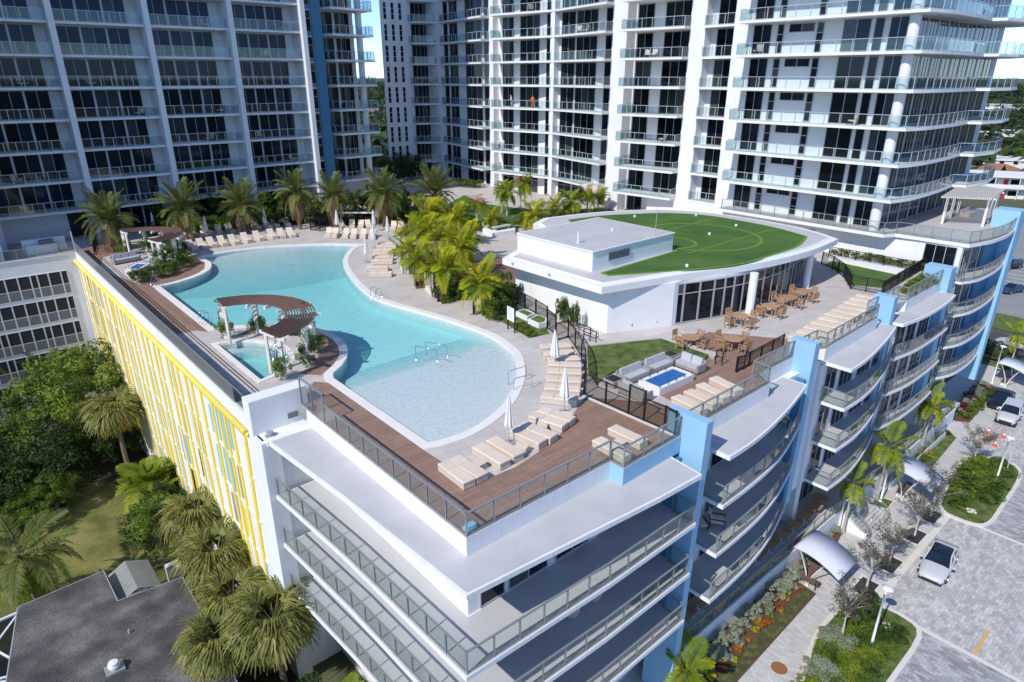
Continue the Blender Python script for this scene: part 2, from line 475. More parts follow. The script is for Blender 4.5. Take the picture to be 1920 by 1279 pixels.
# ---------------------------------------------------------------- mesh helpers
class MB:
    def __init__(s):
        s.v = []; s.f = []; s.m = []; s.mi = 0
    def add(s, vs, fs):
        n = len(s.v)
        s.v.extend(vs)
        for f in fs:
            s.f.append(tuple(i + n for i in f))
        s.m.extend([s.mi] * len(fs))
        return s
    def box(s, x0, x1, y0, y1, z0, z1):
        v = [(x0, y0, z0), (x1, y0, z0), (x1, y1, z0), (x0, y1, z0), (x0, y0, z1), (x1, y0, z1), (x1, y1, z1), (x0, y1, z1)]
        return s.add(v, [(0, 3, 2, 1), (4, 5, 6, 7), (0, 1, 5, 4), (1, 2, 6, 5), (2, 3, 7, 6), (3, 0, 4, 7)])
    def obox(s, cx, cy, z0, z1, hx, hy, a=0.0):
        c, n = math.cos(a), math.sin(a)
        q = [(cx + c * x - n * y, cy + n * x + c * y) for x, y in ((-hx, -hy), (hx, -hy), (hx, hy), (-hx, hy))]
        return s.prism(q, z0, z1)
    def bar(s, a, b, w, h=None):
        a, b = Vector(a), Vector(b)
        h = h or w
        d = (b - a).normalized()
        up = Vector((0, 0, 1)) if abs(d.z) < 0.95 else Vector((1, 0, 0))
        sx = d.cross(up).normalized() * (w / 2)
        sy = sx.cross(d).normalized() * (h / 2)
        v = [tuple(p + i * sx + j * sy) for p in (a, b) for i, j in ((-1, -1), (1, -1), (1, 1), (-1, 1))]
        return s.add(v, [(0, 1, 2, 3), (4, 7, 6, 5), (0, 4, 5, 1), (1, 5, 6, 2), (2, 6, 7, 3), (3, 7, 4, 0)])
    def tube(s, pts, r, n=6):
        pts = [Vector(p) for p in pts]
        rs = r if isinstance(r, (list, tuple)) else [r] * len(pts)
        vs = []; fs = []
        for i, p in enumerate(pts):
            d = (pts[min(i + 1, len(pts) - 1)] - pts[max(i - 1, 0)]).normalized()
            up = Vector((0, 0, 1)) if abs(d.z) < 0.9 else Vector((1, 0, 0))
            sx = d.cross(up).normalized()
            sy = sx.cross(d)
            for k in range(n):
                t = 2 * math.pi * k / n
                vs.append(tuple(p + rs[i] * (math.cos(t) * sx + math.sin(t) * sy)))
        for i in range(len(pts) - 1):
            for k in range(n):
                k2 = (k + 1) % n
                fs.append((i * n + k, i * n + k2, (i + 1) * n + k2, (i + 1) * n + k))
        fs.append(tuple(range(n)))
        fs.append(tuple(range((len(pts) - 1) * n, len(pts) * n))[::-1])
        return s.add(vs, fs)
    def lathe(s, prof, n=12, c=(0, 0, 0)):
        vs = []; fs = []
        for r, z in prof:
            for k in range(n):
                t = 2 * math.pi * k / n
                vs.append((c[0] + r * math.cos(t), c[1] + r * math.sin(t), c[2] + z))
        for i in range(len(prof) - 1):
            for k in range(n):
                k2 = (k + 1) % n
                fs.append((i * n + k, i * n + k2, (i + 1) * n + k2, (i + 1) * n + k))
        fs.append(tuple(range(n))[::-1])
        fs.append(tuple(range((len(prof) - 1) * n, len(prof) * n)))
        return s.add(vs, fs)
    def prism(s, poly, z0, z1):
        n = len(poly)
        ar = sum(poly[i][0] * poly[(i + 1) % n][1] - poly[(i + 1) % n][0] * poly[i][1] for i in range(n))
        if ar < 0:
            poly = poly[::-1]
        vs = [(x, y, z0) for x, y in poly] + [(x, y, z1) for x, y in poly]
        tri = tessellate_polygon([[Vector((x, y, 0)) for x, y in poly]]) if n > 4 else None
        fs = []
        if tri:
            for t in tri:
                a, b, c = [Vector((poly[i][0], poly[i][1], 0)) for i in t]
                if (b - a).cross(c - a).z < 0:
                    t = (t[0], t[2], t[1])
                fs.append((t[0], t[2], t[1]))
                fs.append(tuple(i + n for i in t))
        else:
            fs = [tuple(range(n))[::-1], tuple(range(n, 2 * n))]
        for i in range(n):
            j = (i + 1) % n
            fs.append((i, j, j + n, i + n))
        return s.add(vs, fs)
    def sheet(s, loops, z):
        """flat sheet with holes"""
        L = [[Vector((x, y, 0)) for x, y in lp] for lp in loops]
        flat = [p for lp in L for p in lp]
        fs = []
        for t in tessellate_polygon(L):
            a, b, c = [flat[i] for i in t]
            cr = (b - a).cross(c - a).z
            if abs(cr) < 1e-9:
                continue
            fs.append(t if cr > 0 else (t[0], t[2], t[1]))
        return s.add([(p.x, p.y, z) for p in flat], fs)
    def wall(s, poly, z0, z1, inward=False, closed=True):
        n = len(poly)
        vs = [(x, y, z0) for x, y in poly] + [(x, y, z1) for x, y in poly]
        fs = []
        for i in range(n if closed else n - 1):
            j = (i + 1) % n
            fs.append((i, j, j + n, i + n) if not inward else (j, i, i + n, j + n))
        return s.add(vs, fs)
    def mesh(s, name, mats, smooth=False):
        me = bpy.data.meshes.new(name)
        me.from_pydata(s.v, [], s.f)
        for m in (mats if isinstance(mats, (list, tuple)) else [mats]):
            me.materials.append(MATS[m] if isinstance(m, str) else m)
        if any(s.m):
            me.polygons.foreach_set('material_index', s.m)
        if smooth:
            me.polygons.foreach_set('use_smooth', [True] * len(s.f))
        me.update()
        return me
    def build(s, name, mats, parent=None, smooth=False):
        return put(name, s.mesh(name, mats, smooth), parent)

BASE = {}
def put(name, me, parent=None, loc=None, rot=None, scale=None):
    o = bpy.data.objects.new(name, me)
    COL.objects.link(o)
    if loc is not None: o.location = loc
    if rot is not None: o.rotation_euler = rot if not isinstance(rot, (int, float)) else (0, 0, rot)
    if scale is not None: o.scale = scale if not isinstance(scale, (int, float)) else (scale,) * 3
    if parent is not None:
        o.parent = parent
        b = BASE.get(parent.name)
        if b: o.matrix_parent_inverse = Matrix.Translation((-b[0], -b[1], -b[2]))
    return o

def tag(o, label=None, cat=None, group=None, kind=None):
    if label: o['label'] = label
    if cat: o['category'] = cat
    if group: o['group'] = group
    if kind: o['kind'] = kind
    return o

def thing(name, label, cat, loc=(0, 0, 0), group=None, world_parts=False):
    """Empty at the thing's base; with world_parts its parts are given in world coordinates"""
    o = bpy.data.objects.new(name, None)
    COL.objects.link(o)
    o.location = loc
    o.empty_display_size = 0.3
    if world_parts:
        BASE[o.name] = tuple(loc)
    return tag(o, label, cat, group)

KIDS = {}
def kids(o):
    k = KIDS.get(o.name)
    if k is None:
        k = list(o.children)
        KIDS[o.name] = k
    return k

def copy_tree(src, loc, rz=0.0, scale=1.0, label=None, group=None, parent=None):
    c = src.copy()
    COL.objects.link(c)
    if parent is None:
        c.location = loc
        c.rotation_euler = (0, 0, rz)
        c.scale = (scale,) * 3 if isinstance(scale, (int, float)) else scale
        if label: c['label'] = label
        if group: c['group'] = group
    else:
        c.parent = parent
    for ch in kids(src):
        copy_tree(ch, None, parent=c)
    return c

def place(proto, spots, group=None):
    """spots: (loc, rz, scale, label); the first spot takes the built thing itself, the rest are copies"""
    out = []
    for i, (loc, rz, sc, lab) in enumerate(spots):
        if i == 0:
            first = (loc, rz, sc, lab)
            out.append(proto)
            continue
        out.append(copy_tree(proto, loc, rz, sc, lab, group))
    loc, rz, sc, lab = spots[0]
    proto.location = loc
    proto.rotation_euler = (0, 0, rz)
    proto.scale = (sc,) * 3 if isinstance(sc, (int, float)) else sc
    proto['label'] = lab
    if group: proto['group'] = group
    return out

def structure(name, mb, mat, smooth=False):
    return tag(mb.build(name, mat, None, smooth), kind='structure')

ORD = ['first', 'second', 'third', 'fourth', 'fifth', 'sixth', 'seventh', 'eighth', 'ninth', 'tenth', 'eleventh', 'twelfth', 'thirteenth', 'fourteenth', 'fifteenth', 'sixteenth']
def lerp(a, b, t): return a + (b - a) * t
def bez(pts, n):
    """Catmull-Rom through plan points"""
    out = []
    P_ = [pts[0]] + list(pts) + [pts[-1]]
    for i in range(1, len(P_) - 2):
        p0, p1, p2, p3 = P_[i - 1:i + 3]
        for k in range(n):
            t = k / n
            out.append(tuple(0.5 * (2 * b + (c - a) * t + (2 * a - 5 * b + 4 * c - d) * t * t + (3 * b - a - 3 * c + d) * t ** 3) for a, b, c, d in zip(p0, p1, p2, p3)))
    out.append(tuple(pts[-1]))
    return out

# ---------------------------------------------------------------- railings: rails (part) with posts and panes under them
UNIT = {}
def unit_box(mat, w, h):
    k = (mat, w, h)
    if k not in UNIT:
        UNIT[k] = MB().box(-0.5, 0.5, -w / 2, w / 2, 0, h).mesh('pane', mat)
    return UNIT[k]
COUNT = {}
def railing(owner, pts, h=1.06, gap=1.25, rail='rail_metal', glass='rail_glass', name='railing', post=(0.05, 0.07), thick=0.07, single=True, foot=0.06, limit=300):
    """pts: 3D polyline of the rail's foot. owner is the thing it belongs to."""
    mb = MB()
    key = owner.name
    COUNT.setdefault(key, 0)
    segs = []
    for a, b in zip(pts[:-1], pts[1:]):
        a, b = Vector(a), Vector(b)
        L = (b - a).length
        if L < 0.05: continue
        n = max(1, round(L / gap))
        for i in range(n):
            segs.append((a.lerp(b, i / n), a.lerp(b, (i + 1) / n)))
        mb.bar(a + Vector((0, 0, h)), b + Vector((0, 0, h)), thick, 0.05)
        mb.bar(a + Vector((0, 0, foot)), b + Vector((0, 0, foot)), 0.05, 0.04)
    posts = [segs[0][0]] + [s[1] for s in segs]
    if not single:
        for p in posts:
            mb.box(p.x - 0.03, p.x + 0.03, p.y - 0.03, p.y + 0.03, p.z, p.z + h)
    r = mb.build(name, rail, owner)
    pm_ = unit_box(rail, post[1], h)
    gm = unit_box(glass, 0.012, h - 0.16)
    rest = MB()
    for i, (a, b) in enumerate(segs):
        d = b - a
        rz = math.atan2(d.y, d.x)
        if single:
            put('post', pm_, r, a, rz, (post[0], 1, 1))
        if COUNT[key] < limit:
            o = put('glass_pane', gm, r, (a + b) / 2 + Vector((0, 0, 0.09)), rz, (d.length - 0.05, 1, 1))
            COUNT[key] += 1
        else:
            rest.bar(a + Vector((0, 0, h / 2)), b + Vector((0, 0, h / 2)), 0.012, h - 0.16)
    if single:
        put('post', pm_, r, segs[-1][1], 0, (post[0], 1, 1))
    if rest.v:
        tag(rest.build('glass_pane', glass, r), kind='stuff')
    return r

# ---------------------------------------------------------------- windows: frame (part) with panes under it
WCACHE = {}
def window(owner, origin, ax, w, h, cols, rows=(1.0,), pane='pane', frame='mullion', fw=0.06, depth=0.10, name='window', tilt=None):
    """origin: lower left corner seen from outside, ax: plan angle along which the width runs; the outside is to the right of ax"""
    key = (round(w, 2), round(h, 2), cols, rows, pane, frame, fw)
    if key not in WCACHE:
        mb = MB()
        mb.box(0, w, -0.03, depth, 0, fw)
        mb.box(0, w, -0.03, depth, h - fw, h)
        mb.box(0, fw, -0.03, depth, fw, h - fw)
        mb.box(w - fw, w, -0.03, depth, fw, h - fw)
        xs = [fw + (w - 2 * fw) * i / cols for i in range(cols + 1)]
        zs = [fw]
        for r_ in rows: zs.append(zs[-1] + r_ / sum(rows) * (h - 2 * fw))
        for x in xs[1:-1]: mb.box(x - fw / 2, x + fw / 2, -0.03, depth, fw, h - fw)
        for z in zs[1:-1]: mb.box(fw, w - fw, -0.025, depth, z - fw / 2, z + fw / 2)
        fm = mb.mesh('window_frame', frame)
        pans = []
        for i in range(cols):
            for j in range(len(rows)):
                pw, ph = xs[i + 1] - xs[i], zs[j + 1] - zs[j]
                pans.append((MB().box(0, pw, 0.0, 0.015, 0, ph).mesh('pane', pane), (xs[i], zs[j])))
        WCACHE[key] = (fm, pans)
    fm, pans = WCACHE[key]
    f = put(name, fm, owner, origin, ax)
    c, s = math.cos(ax), math.sin(ax)
    for me, (x, z) in pans:
        put('pane', me, f, (x, 0, z))
    return f

# ================================================================ ground, streets, far land
g = MB().box(-20000, 20000, -20000, 20000, GZ - 1.2, GZ - 0.06)
structure('ground', g, 'far_ground')

# ================================================================ pool deck
FRONT = [(0, 0), (8.25, 0), (8.25, -0.80), (12.75, -0.72), (13.2, -0.62), (21.5, -0.5), (22.4, 0.55), (26.6, 0.58), (28.9, 0.4), (29.1, -0.14), (37.8, 0.11), (38.6, 0.9), (40.2, 0.9), (43.6, 0.29), (50.9, 0.39), (52.5, 1.0), (54.6, 1.0)]
pool_pts = [(2.94, 6.88), (3.62, 6.66), (5.03, 6.56), (6.91, 7.0), (8.74, 7.88), (10.42, 9.12), (11.66, 10.34), (13.14, 12.33), (13.79, 14.15), (14.09, 15.82), (14.03, 17.93), (13.69, 20.91), (13.1, 23.79), (12.65, 26.12), (12.42, 28.44), (12.98, 31.75), (14.12, 35.75), (15.49, 39.37), (17.03, 42.01), (19.0, 44.4), (20.4, 45.2)]
pool_far = [(20.4, 45.2), (18.5, 47.2), (16.0, 49.0), (12.9, 50.5), (9.6, 51.2), (7.0, 51.0), (6.2, 50.5)]
pool_left = [(6.2, 50.5), (6.35, 48.4), (5.7, 46.2), (4.6, 44.7), (3.2, 43.7), (1.69, 43.05), (0.5, 42.9)]
_pc = (-0.25, 22.8)
_isl = [(0.5, 42.9), (0.5, 29.75), (1.4, 29.6)]
for _k in range(13):
    _t = R(66 - 124 * _k / 12)
    _isl.append((_pc[0] + 6.55 * math.cos(_t), _pc[1] + 6.55 * math.sin(_t)))
_isl += [(2.94, 16.6), (2.94, 6.88)]
POOL = bez(pool_pts, 4)[:-1] + bez(pool_far, 4)[:-1] + bez(pool_left, 4)[:-1] + _isl[:-1]

def offset(poly, d):
    n = len(poly)
    ar = sum(poly[i][0] * poly[(i + 1) % n][1] - poly[(i + 1) % n][0] * poly[i][1] for i in range(n))
    sg = 1 if ar > 0 else -1
    out = []
    for i in range(n):
        a, b, c = Vector(poly[i - 1]), Vector(poly[i]), Vector(poly[(i + 1) % n])
        d1, d2 = (b - a).normalized(), (c - b).normalized()
        n1, n2 = Vector((d1.y, -d1.x)), Vector((d2.y, -d2.x))
        m = (n1 + n2)
        m = m.normalized() if m.length > 1e-6 else n1
        k = max(0.5, m.dot(n1))
        p = b + m * (sg * d / k)
        out.append((p.x, p.y))
    return out

SPA = [(-0.35, 26.5)] + [(-0.35 + 3.0 * math.sin(R(_k * 15)), 22.85 + 3.55 * math.cos(R(_k * 15))) for _k in range(1, 12)] + [(-0.35, 19.2)]
POOL_OUT = offset(POOL, 0.5)
SPA_OUT = offset(SPA, 0.3)
deck_outer = [(0, 0)] + FRONT[1:] + [(54.6, 24), (58, 24), (58, 84), (-2.6, 84), (-2.6, 15.0), (0, 15.0)]
structure('pool_deck', MB().sheet([deck_outer, POOL_OUT, SPA_OUT], 0.0), 'stone_paver')
# wood sheets 5 mm above the stone
wood_front = [(0.06, 0.06), (8.31, 0.06), (8.31, -0.74), (12.8, -0.66), (14.95, -0.5), (15.2, 0.6), (14.6, 2.2), (12.4, 5.15), (12.13, 5.25), (10.29, 4.31), (8.3, 3.3), (6.25, 2.75), (4.7, 2.5), (3.24, 2.6), (2.5, 3.6), (2.4, 6.05), (2.42, 16.2), (1.9, 16.9), (0.5, 15.75), (0.06, 14.0)]
structure('wood_deck', MB().sheet([wood_front], 0.006), 'wood_deck')
wood_left = [(-2.5, 62.5), (-2.5, 30.2), (-0.6, 30.1), (-0.02, 29.25), (-0.02, 43.42), (1.6, 43.55), (3.0, 44.2), (4.25, 45.15), (5.2, 46.4), (5.8, 48.4), (5.75, 50.8), (3.6, 51.6), (1.6, 47.2), (-0.6, 44.6), (-2.2, 52.0), (-1.0, 57.0), (2.0, 58.2), (1.0, 62.5)]
structure('wood_walk', MB().sheet([wood_left], 0.006), 'wood_deck_y')
_arc = lambda r, a0, a1, n: [(_pc[0] + r * math.cos(R(a0 + (a1 - a0) * k / n)), _pc[1] + r * math.sin(R(a0 + (a1 - a0) * k / n))) for k in range(n + 1)]
structure('island_deck', MB().sheet([_arc(6.02, 62, -62, 20) + _arc(4.75, -66, 72, 20)], 0.007), 'wood_deck')
structure('sofa_deck', MB().sheet([[(15.5, -0.48), (21.45, -0.42), (22.3, 0.62), (26.6, 0.64), (28.95, 0.5), (29.15, -0.05), (29.6, 1.2), (26.0, 6.55), (20.9, 6.9), (20.4, 4.9), (15.6, 3.2), (15.2, 0.6)]], 0.006), 'wood_deck')
structure('brown_path', MB().sheet([[(24.0, 23.6), (21.2, 24.0), (20.6, 30.4), (25.5, 32.2), (32.5, 31.0), (31.5, 28.6), (25.8, 26.0)]], 0.006), 'brown_paver')
# paver strip along the yellow wall, one slab after another
pv = MB().box(-2.42, -1.32, 0.01, 1.19, 0.0, 0.012).mesh('paver', 'stone_paver_y')
_deck = bpy.data.objects['pool_deck']
for i in range(10):
    put('paver', pv, _deck, (0, 16.2 + 1.2 * i, 0.003 * (i % 2)))
# two dark linear drains beside the pavers
dr = thing('linear_drain', 'pair of thin dark drain slots running along the yellow wall side of deck', 'drain', (-1.2, 40, 0), None, True)
for x in (-1.22, -1.02):
    MB().box(x - 0.03, x + 0.03, 15.9, 57, 0.002, 0.014).build('slot', 'black_metal', dr)

# coping, basin, water
def ring(inner, outer, z0, z1):
    n = len(inner)
    vs = [(x, y, z1) for x, y in inner] + [(x, y, z1) for x, y in outer] + [(x, y, z0) for x, y in inner] + [(x, y, z0) for x, y in outer]
    fs = []
    for i in range(n):
        j = (i + 1) % n
        fs += [(i, j, n + j, n + i), (n + i, n + j, 3 * n + j, 3 * n + i), (j, i, 2 * n + i, 2 * n + j)]
    return MB().add(vs, fs)
structure('pool_coping', ring(POOL, offset(POOL, 0.52), -0.16, 0.03), 'coping')
structure('spa_coping', ring(SPA, offset(SPA, 0.32), -0.16, 0.03), 'coping')

def depth(x, y):
    # beach entry in the near bay, ledge line, slope to deep water, shallow far end
    ax, ay, bx, by = 14.3, 15.2, 3.9, 15.4
    t = max(0.0, min(1.0, (x - bx) / (ax - bx)))
    d = y - lerp(15.3, 15.6, t)
    near = 0.05 + 0.012 * max(0, (y - 6.5)) if d < 0 else 0.30 + 0.17 * max(0, d)
    far = 0.06 + 0.060 * max(0.0, math.hypot((x - 13) * 0.8, y - 53.0) - 2.0)
    return min(near, far, 1.35)
gx, gy = 64, 150
vs = []; fs = []
x0, x1, y0, y1 = 0.36, 21.4, 5.5, 52.6
for j in range(gy + 1):
    for i in range(gx + 1):
        x, y = lerp(x0, x1, i / gx), lerp(y0, y1, j / gy)
        vs.append((x, y, -0.12 - depth(x, y)))
for j in range(gy):
    for i in range(gx):
        a = j * (gx + 1) + i
        fs.append((a, a + 1, a + gx + 2, a + gx + 1))
structure('pool_floor', MB().add(vs, fs), 'pool_plaster_ripple')
structure('pool_wall', MB().wall(offset(POOL, 0.02), -2.0, -0.02, inward=True), 'pool_plaster')
structure('pool_water', MB().prism(offset(POOL, -0.004), -1.9, -0.10), 'pool_water')
structure('spa_basin', MB().wall(offset(SPA, 0.02), -1.3, -0.02, inward=True).sheet([offset(SPA, 0.05)], -1.05), 'pool_plaster')
structure('spa_water', MB().prism(offset(SPA, -0.004), -1.02, -0.14), 'spa_water')
_sb = MB().prism([SPA[0]] + [(x * 0.93, y) for x, y in SPA[1:6]] + [(p[0] * 0.72 - 0.1, 22.85 + (p[1] - 22.85) * 0.74) for p in SPA[5:0:-1]] + [(-0.35, 25.5)], -1.04, -0.45)
structure('spa_bench', _sb, 'pool_plaster')

# ================================================================ podium building
pod = thing('podium_building', 'white podium block with curved balconies, light blue fins and yellow striped side', 'building', (25, 20, GZ), None, True)
def part(name, mb, mat, smooth=False, label=None):
    o = mb.build(name, mat, pod, smooth)
    if label: o['label'] = label
    return o
# main body under the deck
body = MB().prism([(0.16, 0.25), (12.6, 0.25), (12.6, 0.05), (54.5, 0.05), (54.5, 60), (-2.5, 60), (-2.5, 13.9), (0.16, 13.9)], -10.6, -0.95)
part('wall', body, 'white')
part('wall', MB().prism([(0.3, 0.6), (54.4, 2.6), (54.4, 60), (-2.4, 60), (-2.4, 13.95), (0.3, 13.95)], GZ, -10.6), 'white')
ROOF_Z, SLAB = -0.89, 0.23
part('roof_slab', MB().box(-2.4, 0.1, 13.5, 14.7, -1.13, -0.895), 'white')
# parapet curb (white, blue between the jog and the first fin)
def curb(pts, z0, z1, t, mat, name='parapet'):
    """strip of width t on the left of the line, mitred at the corners"""
    P_ = [Vector(p) for p in pts]
    ins = []
    for i, p in enumerate(P_):
        d1 = (P_[i] - P_[i - 1]).normalized() if i else (P_[1] - P_[0]).normalized()
        d2 = (P_[i + 1] - P_[i]).normalized() if i < len(P_) - 1 else d1
        n1, n2 = Vector((-d1.y, d1.x)), Vector((-d2.y, d2.x))
        m = (n1 + n2).normalized()
        ins.append(tuple(p + m * t / max(0.4, m.dot(n1))))
    return part(name, MB().prism([tuple(p) for p in P_] + ins[::-1], z0, z1), mat)
curb([(0, 13.9), (0, 0.0), (8.25, 0.0)], -0.93, -0.002, 0.28, 'white')
curb([(8.25, -0.001), (8.25, -0.80), (12.75, -0.72)], -0.93, -0.012, 0.28, 'blue_wall')
curb([(13.2, -0.62), (21.5, -0.5), (21.52, 0.55), (26.35, 0.58)], -0.93, -0.004, 0.28, 'white')
curb([(29.1, 0.6), (29.1, -0.14), (37.8, 0.11), (37.85, 0.9), (39.7, 0.9)], -0.93, -0.006, 0.28, 'white')
curb([(40.3, 0.95), (43.6, 0.95), (43.62, 0.29), (51.6, 0.39)], -0.93, -0.004, 0.28, 'white')
for pts, h in [([(0.07, 11.9), (0.07, 0.07), (8.3, 0.07)], 1.06), ([(0.07, 14.55), (0.07, 11.9)], 1.66), ([(8.32, 0.07), (8.32, -0.72), (12.65, -0.64)], 1.06),
               ([(13.3, -0.54), (21.4, -0.42), (21.45, 0.64), (26.3, 0.66)], 1.06), ([(27.0, 0.62), (29.15, 0.6), (29.18, -0.06), (37.7, 0.19), (37.75, 0.98), (39.6, 0.98)], 1.06),
               ([(40.35, 1.03), (43.66, 1.03), (43.68, 0.37), (51.5, 0.47)], 1.06)]:
    railing(pod, [(x, y, 0.0) for x, y in pts], h, 1.28, thick=0.09)

# roofs and balconies per section: outlines in plan
S1R = [(-2.31, 13.59), (-1.74, 6.85), (-1.25, -1.62), (8.82, -2.50), (11.76, -2.64), (12.02, -0.5), (12.0, 0.2), (0.1, 0.2), (0.1, 13.6)]
S1B = [(-2.35, 13.55), (-1.95, 6.85), (-1.72, -2.1), (6.0, -2.34), (12.35, -2.3), (12.4, 0.25), (0.16, 0.25), (0.16, 13.55)]
S2R = [(14.12, 0.0), (14.12, -2.64)] + bez([(14.12, -2.64), (15.94, -2.62), (18.0, -2.46), (20.97, -2.01), (24.14, -1.34), (24.9, -1.1)], 3)[1:] + [(24.9, 0.5), (14.12, 0.5)]
S2B = [(14.55, 0.1), (14.55, -2.40)] + bez([(14.55, -2.40), (17.1, -2.34), (19.7, -2.15), (22.3, -1.70), (25.4, -0.88)], 4)[1:] + [(26.2, -0.6), (26.2, 0.1)]
S3R = [(29.12, 0.1), (29.15, -1.94)] + bez([(29.15, -1.94), (31.5, -1.88), (34.33, -1.57), (37.4, -1.1), (39.5, -0.68)], 3)[1:] + [(39.5, 0.6), (29.12, 0.6)]
S3B = [(30.0, 0.1), (30.0, -1.68)] + bez([(30.0, -1.68), (32.7, -1.73), (35.8, -1.42), (39.5, -0.70), (41.2, -0.25)], 4)[1:] + [(41.2, 0.1)]
S4R = [(40.32, 0.3), (40.5, -0.82)] + bez([(40.5, -0.82), (43.0, -1.12), (45.35, -1.24), (48.6, -1.16), (51.65, -0.87)], 3)[1:] + [(51.6, 0.6), (40.32, 0.6)]
S4B = [(41.45, 0.1), (41.45, -0.40)] + bez([(41.45, -0.40), (45.0, -0.86), (49.9, -0.85), (52.4, -0.70)], 4)[1:] + [(52.4, 0.1)]
S5B = [(54.0, 0.3), (53.9, -0.45)] + bez([(53.9, -0.45), (56.2, -1.15), (60.0, -1.3), (63.4, -1.05), (66.2, -0.5)], 4)[1:] + [(66.2, 0.6)]
for S_ in (S1R, S2R, S3R, S4R):
    part('roof_slab', MB().prism(S_, ROOF_Z - SLAB, ROOF_Z), 'white')
    part('roof_membrane', MB().sheet([offset(S_, -0.10)], ROOF_Z + 0.006), 'roof_membrane')
FL = [-4.1, -7.2, -10.3]
FL5 = [-0.33, -3.4, -6.45, -9.5]
def balcony(outline, z, rail_pts, inset=0.10):
    part('balcony_slab', MB().prism(outline, z - 0.22, z), 'white')
    part('balcony_floor', MB().sheet([offset(outline, -0.05)], z + 0.005), 'balcony_floor')
    railing(pod, [(x, y, z) for x, y in rail_pts], 1.06, 1.25, thick=0.08)
def inset_pts(pts, d):
    return [(x, y + d) for x, y in pts]
for z in FL:
    balcony(S1B, z, [(-2.22, 13.5), (-1.83, 6.85), (-1.60, -1.98), (6.0, -2.22), (12.25, -2.18), (12.28, -0.9)])
    balcony(S2B, z, [(14.66, -0.1), (14.66, -2.28)] + inset_pts(S2B[2:-2][::2] + [S2B[-3]], 0.12))
    balcony(S3B, z, [(30.1, -0.05), (30.1, -1.56)] + inset_pts(S3B[2:-1][::2], 0.12))
    balcony(S4B, z, [(41.55, -0.28)] + inset_pts(S4B[2:-1][::2], 0.12))
for z in FL5:
    balcony(S5B, z, [(54.05, 0.2), (54.02, -0.34)] + inset_pts(S5B[2:-1][::2], 0.12))
# fins between the sections (light blue), folded on the sunny side
def fin(x0, x1, yb, yf, zt, zb, mat='blue_wall', yf_low=None, fold=0.22, name='blue_fin'):
    yl = yf if yf_low is None else yf_low
    v = [(x0, yb, zb), (x1, yb, zb), (x1, yl, zb), (x0, yl, zb), (x0, yb, zt), (x1, yb, zt), (x1, yf, zt), (x0, yf, zt)]
    mb = MB().add(v, [(0, 1, 2, 3), (4, 7, 6, 5), (0, 4, 5, 1), (1, 5, 6, 2), (2, 6, 7, 3), (3, 7, 4, 0)])
    # raised facet that widens downward
    ym = lerp(yb, yf, 0.18)
    zl = max(zb, -3.2)
    w = [(x0, yb + 0.002, zt - 0.15), (x0, lerp(yb, yf, 0.55), zl), (x0 - fold, yb + 0.002, zl), (x0, yb + 0.002, zl)]
    mb.add(w, [(0, 2, 1), (1, 2, 3), (0, 3, 2)])
    return part(name, mb, mat)
fin(12.70, 13.22, 0.2, -2.05, 1.2, GZ, yf_low=-1.7)
fin(26.28, 26.92, 0.9, -0.66, 1.2, -10.6, yf_low=-0.5)
fin(39.6, 40.28, 1.3, -0.14, 1.2, -10.6, yf_low=-0.1)
fin(51.6, 52.9, 1.95, -0.14, 1.2, -10.6, yf_low=-0.1, fold=0.1)
# short blue cross walls at the balcony ends
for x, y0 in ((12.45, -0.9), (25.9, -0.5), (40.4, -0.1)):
    part('cross_wall', MB().box(x, x + 0.22, y0, 0.2, -10.4, -1.15), 'blue_deep_shade')
part('blue_fin', MB().add([(65.2, -1.0, 4.5), (67.3, -1.0, 4.5), (67.3, 1.2, 4.5), (65.2, 1.2, 4.5), (63.6, -1.35, -12.4), (64.2, -1.35, -12.4), (64.2, 0.8, -12.4), (63.6, 0.8, -12.4)],
     [(0, 1, 2, 3), (4, 7, 6, 5), (0, 4, 5, 1), (1, 5, 6, 2), (2, 6, 7, 3), (3, 7, 4, 0)]), 'blue_wall')
# end wall of the third section and the columns that carry the sections
part('end_wall', MB().box(29.0, 29.3, -0.15, 1.6, -10.5, -1.15), 'white')
for x, y in ((31.6, 1.4), (41.0, 1.2), (48.5, 1.4), (55.5, 1.2), (62.0, 1.4), (21.0, 2.2)):
    part('column', MB().obox(x, y, GZ, -10.6, 0.35, 0.5), 'white')
# fifth section and the raised terrace over it
part('wall', MB().prism([(54.6, 0.25), (67.0, 0.4), (67.0, 24), (54.6, 24)], -10.6, 2.62), 'white')
T5 = [(53.1, 24), (53.05, 6.3), (54.3, 5.7), (54.55, -0.2)] + bez([(54.55, -0.2), (58.0, -1.0), (62.0, -1.2), (66.5, -0.8)], 4)[1:] + [(75, 2), (75, 24)]
part('terrace_slab', MB().prism(T5, 2.58, 2.88), 'white')
part('terrace_floor', MB().sheet([offset(T5, -0.1)], 2.886), 'balcony_floor')
railing(pod, [(x, y, 2.88) for x, y in [(53.2, 23.4), (53.15, 6.4), (54.4, 5.8), (54.68, -0.1)] + [(x, y + 0.12) for x, y in T5[5:13:2]] + [(66.2, -0.7)]], 1.06, 1.5)
part('blue_recess', MB().box(60.5, 66.0, 0.02, 0.22, -10.4, 2.5), 'blue_deep_shade')  # recess wall, its blue darkened to carry the shade
part('blue_recess', MB().box(49.7, 51.6, -0.08, 0.03, -10.4, -1.2), 'blue_deep_shade')
window(pod, (54.58, 3.2, -0.25), R(-90), 2.6, 2.7, 3)
window(pod, (54.57, 14.4, 1.0), R(-90), 1.1, 0.95, 1)
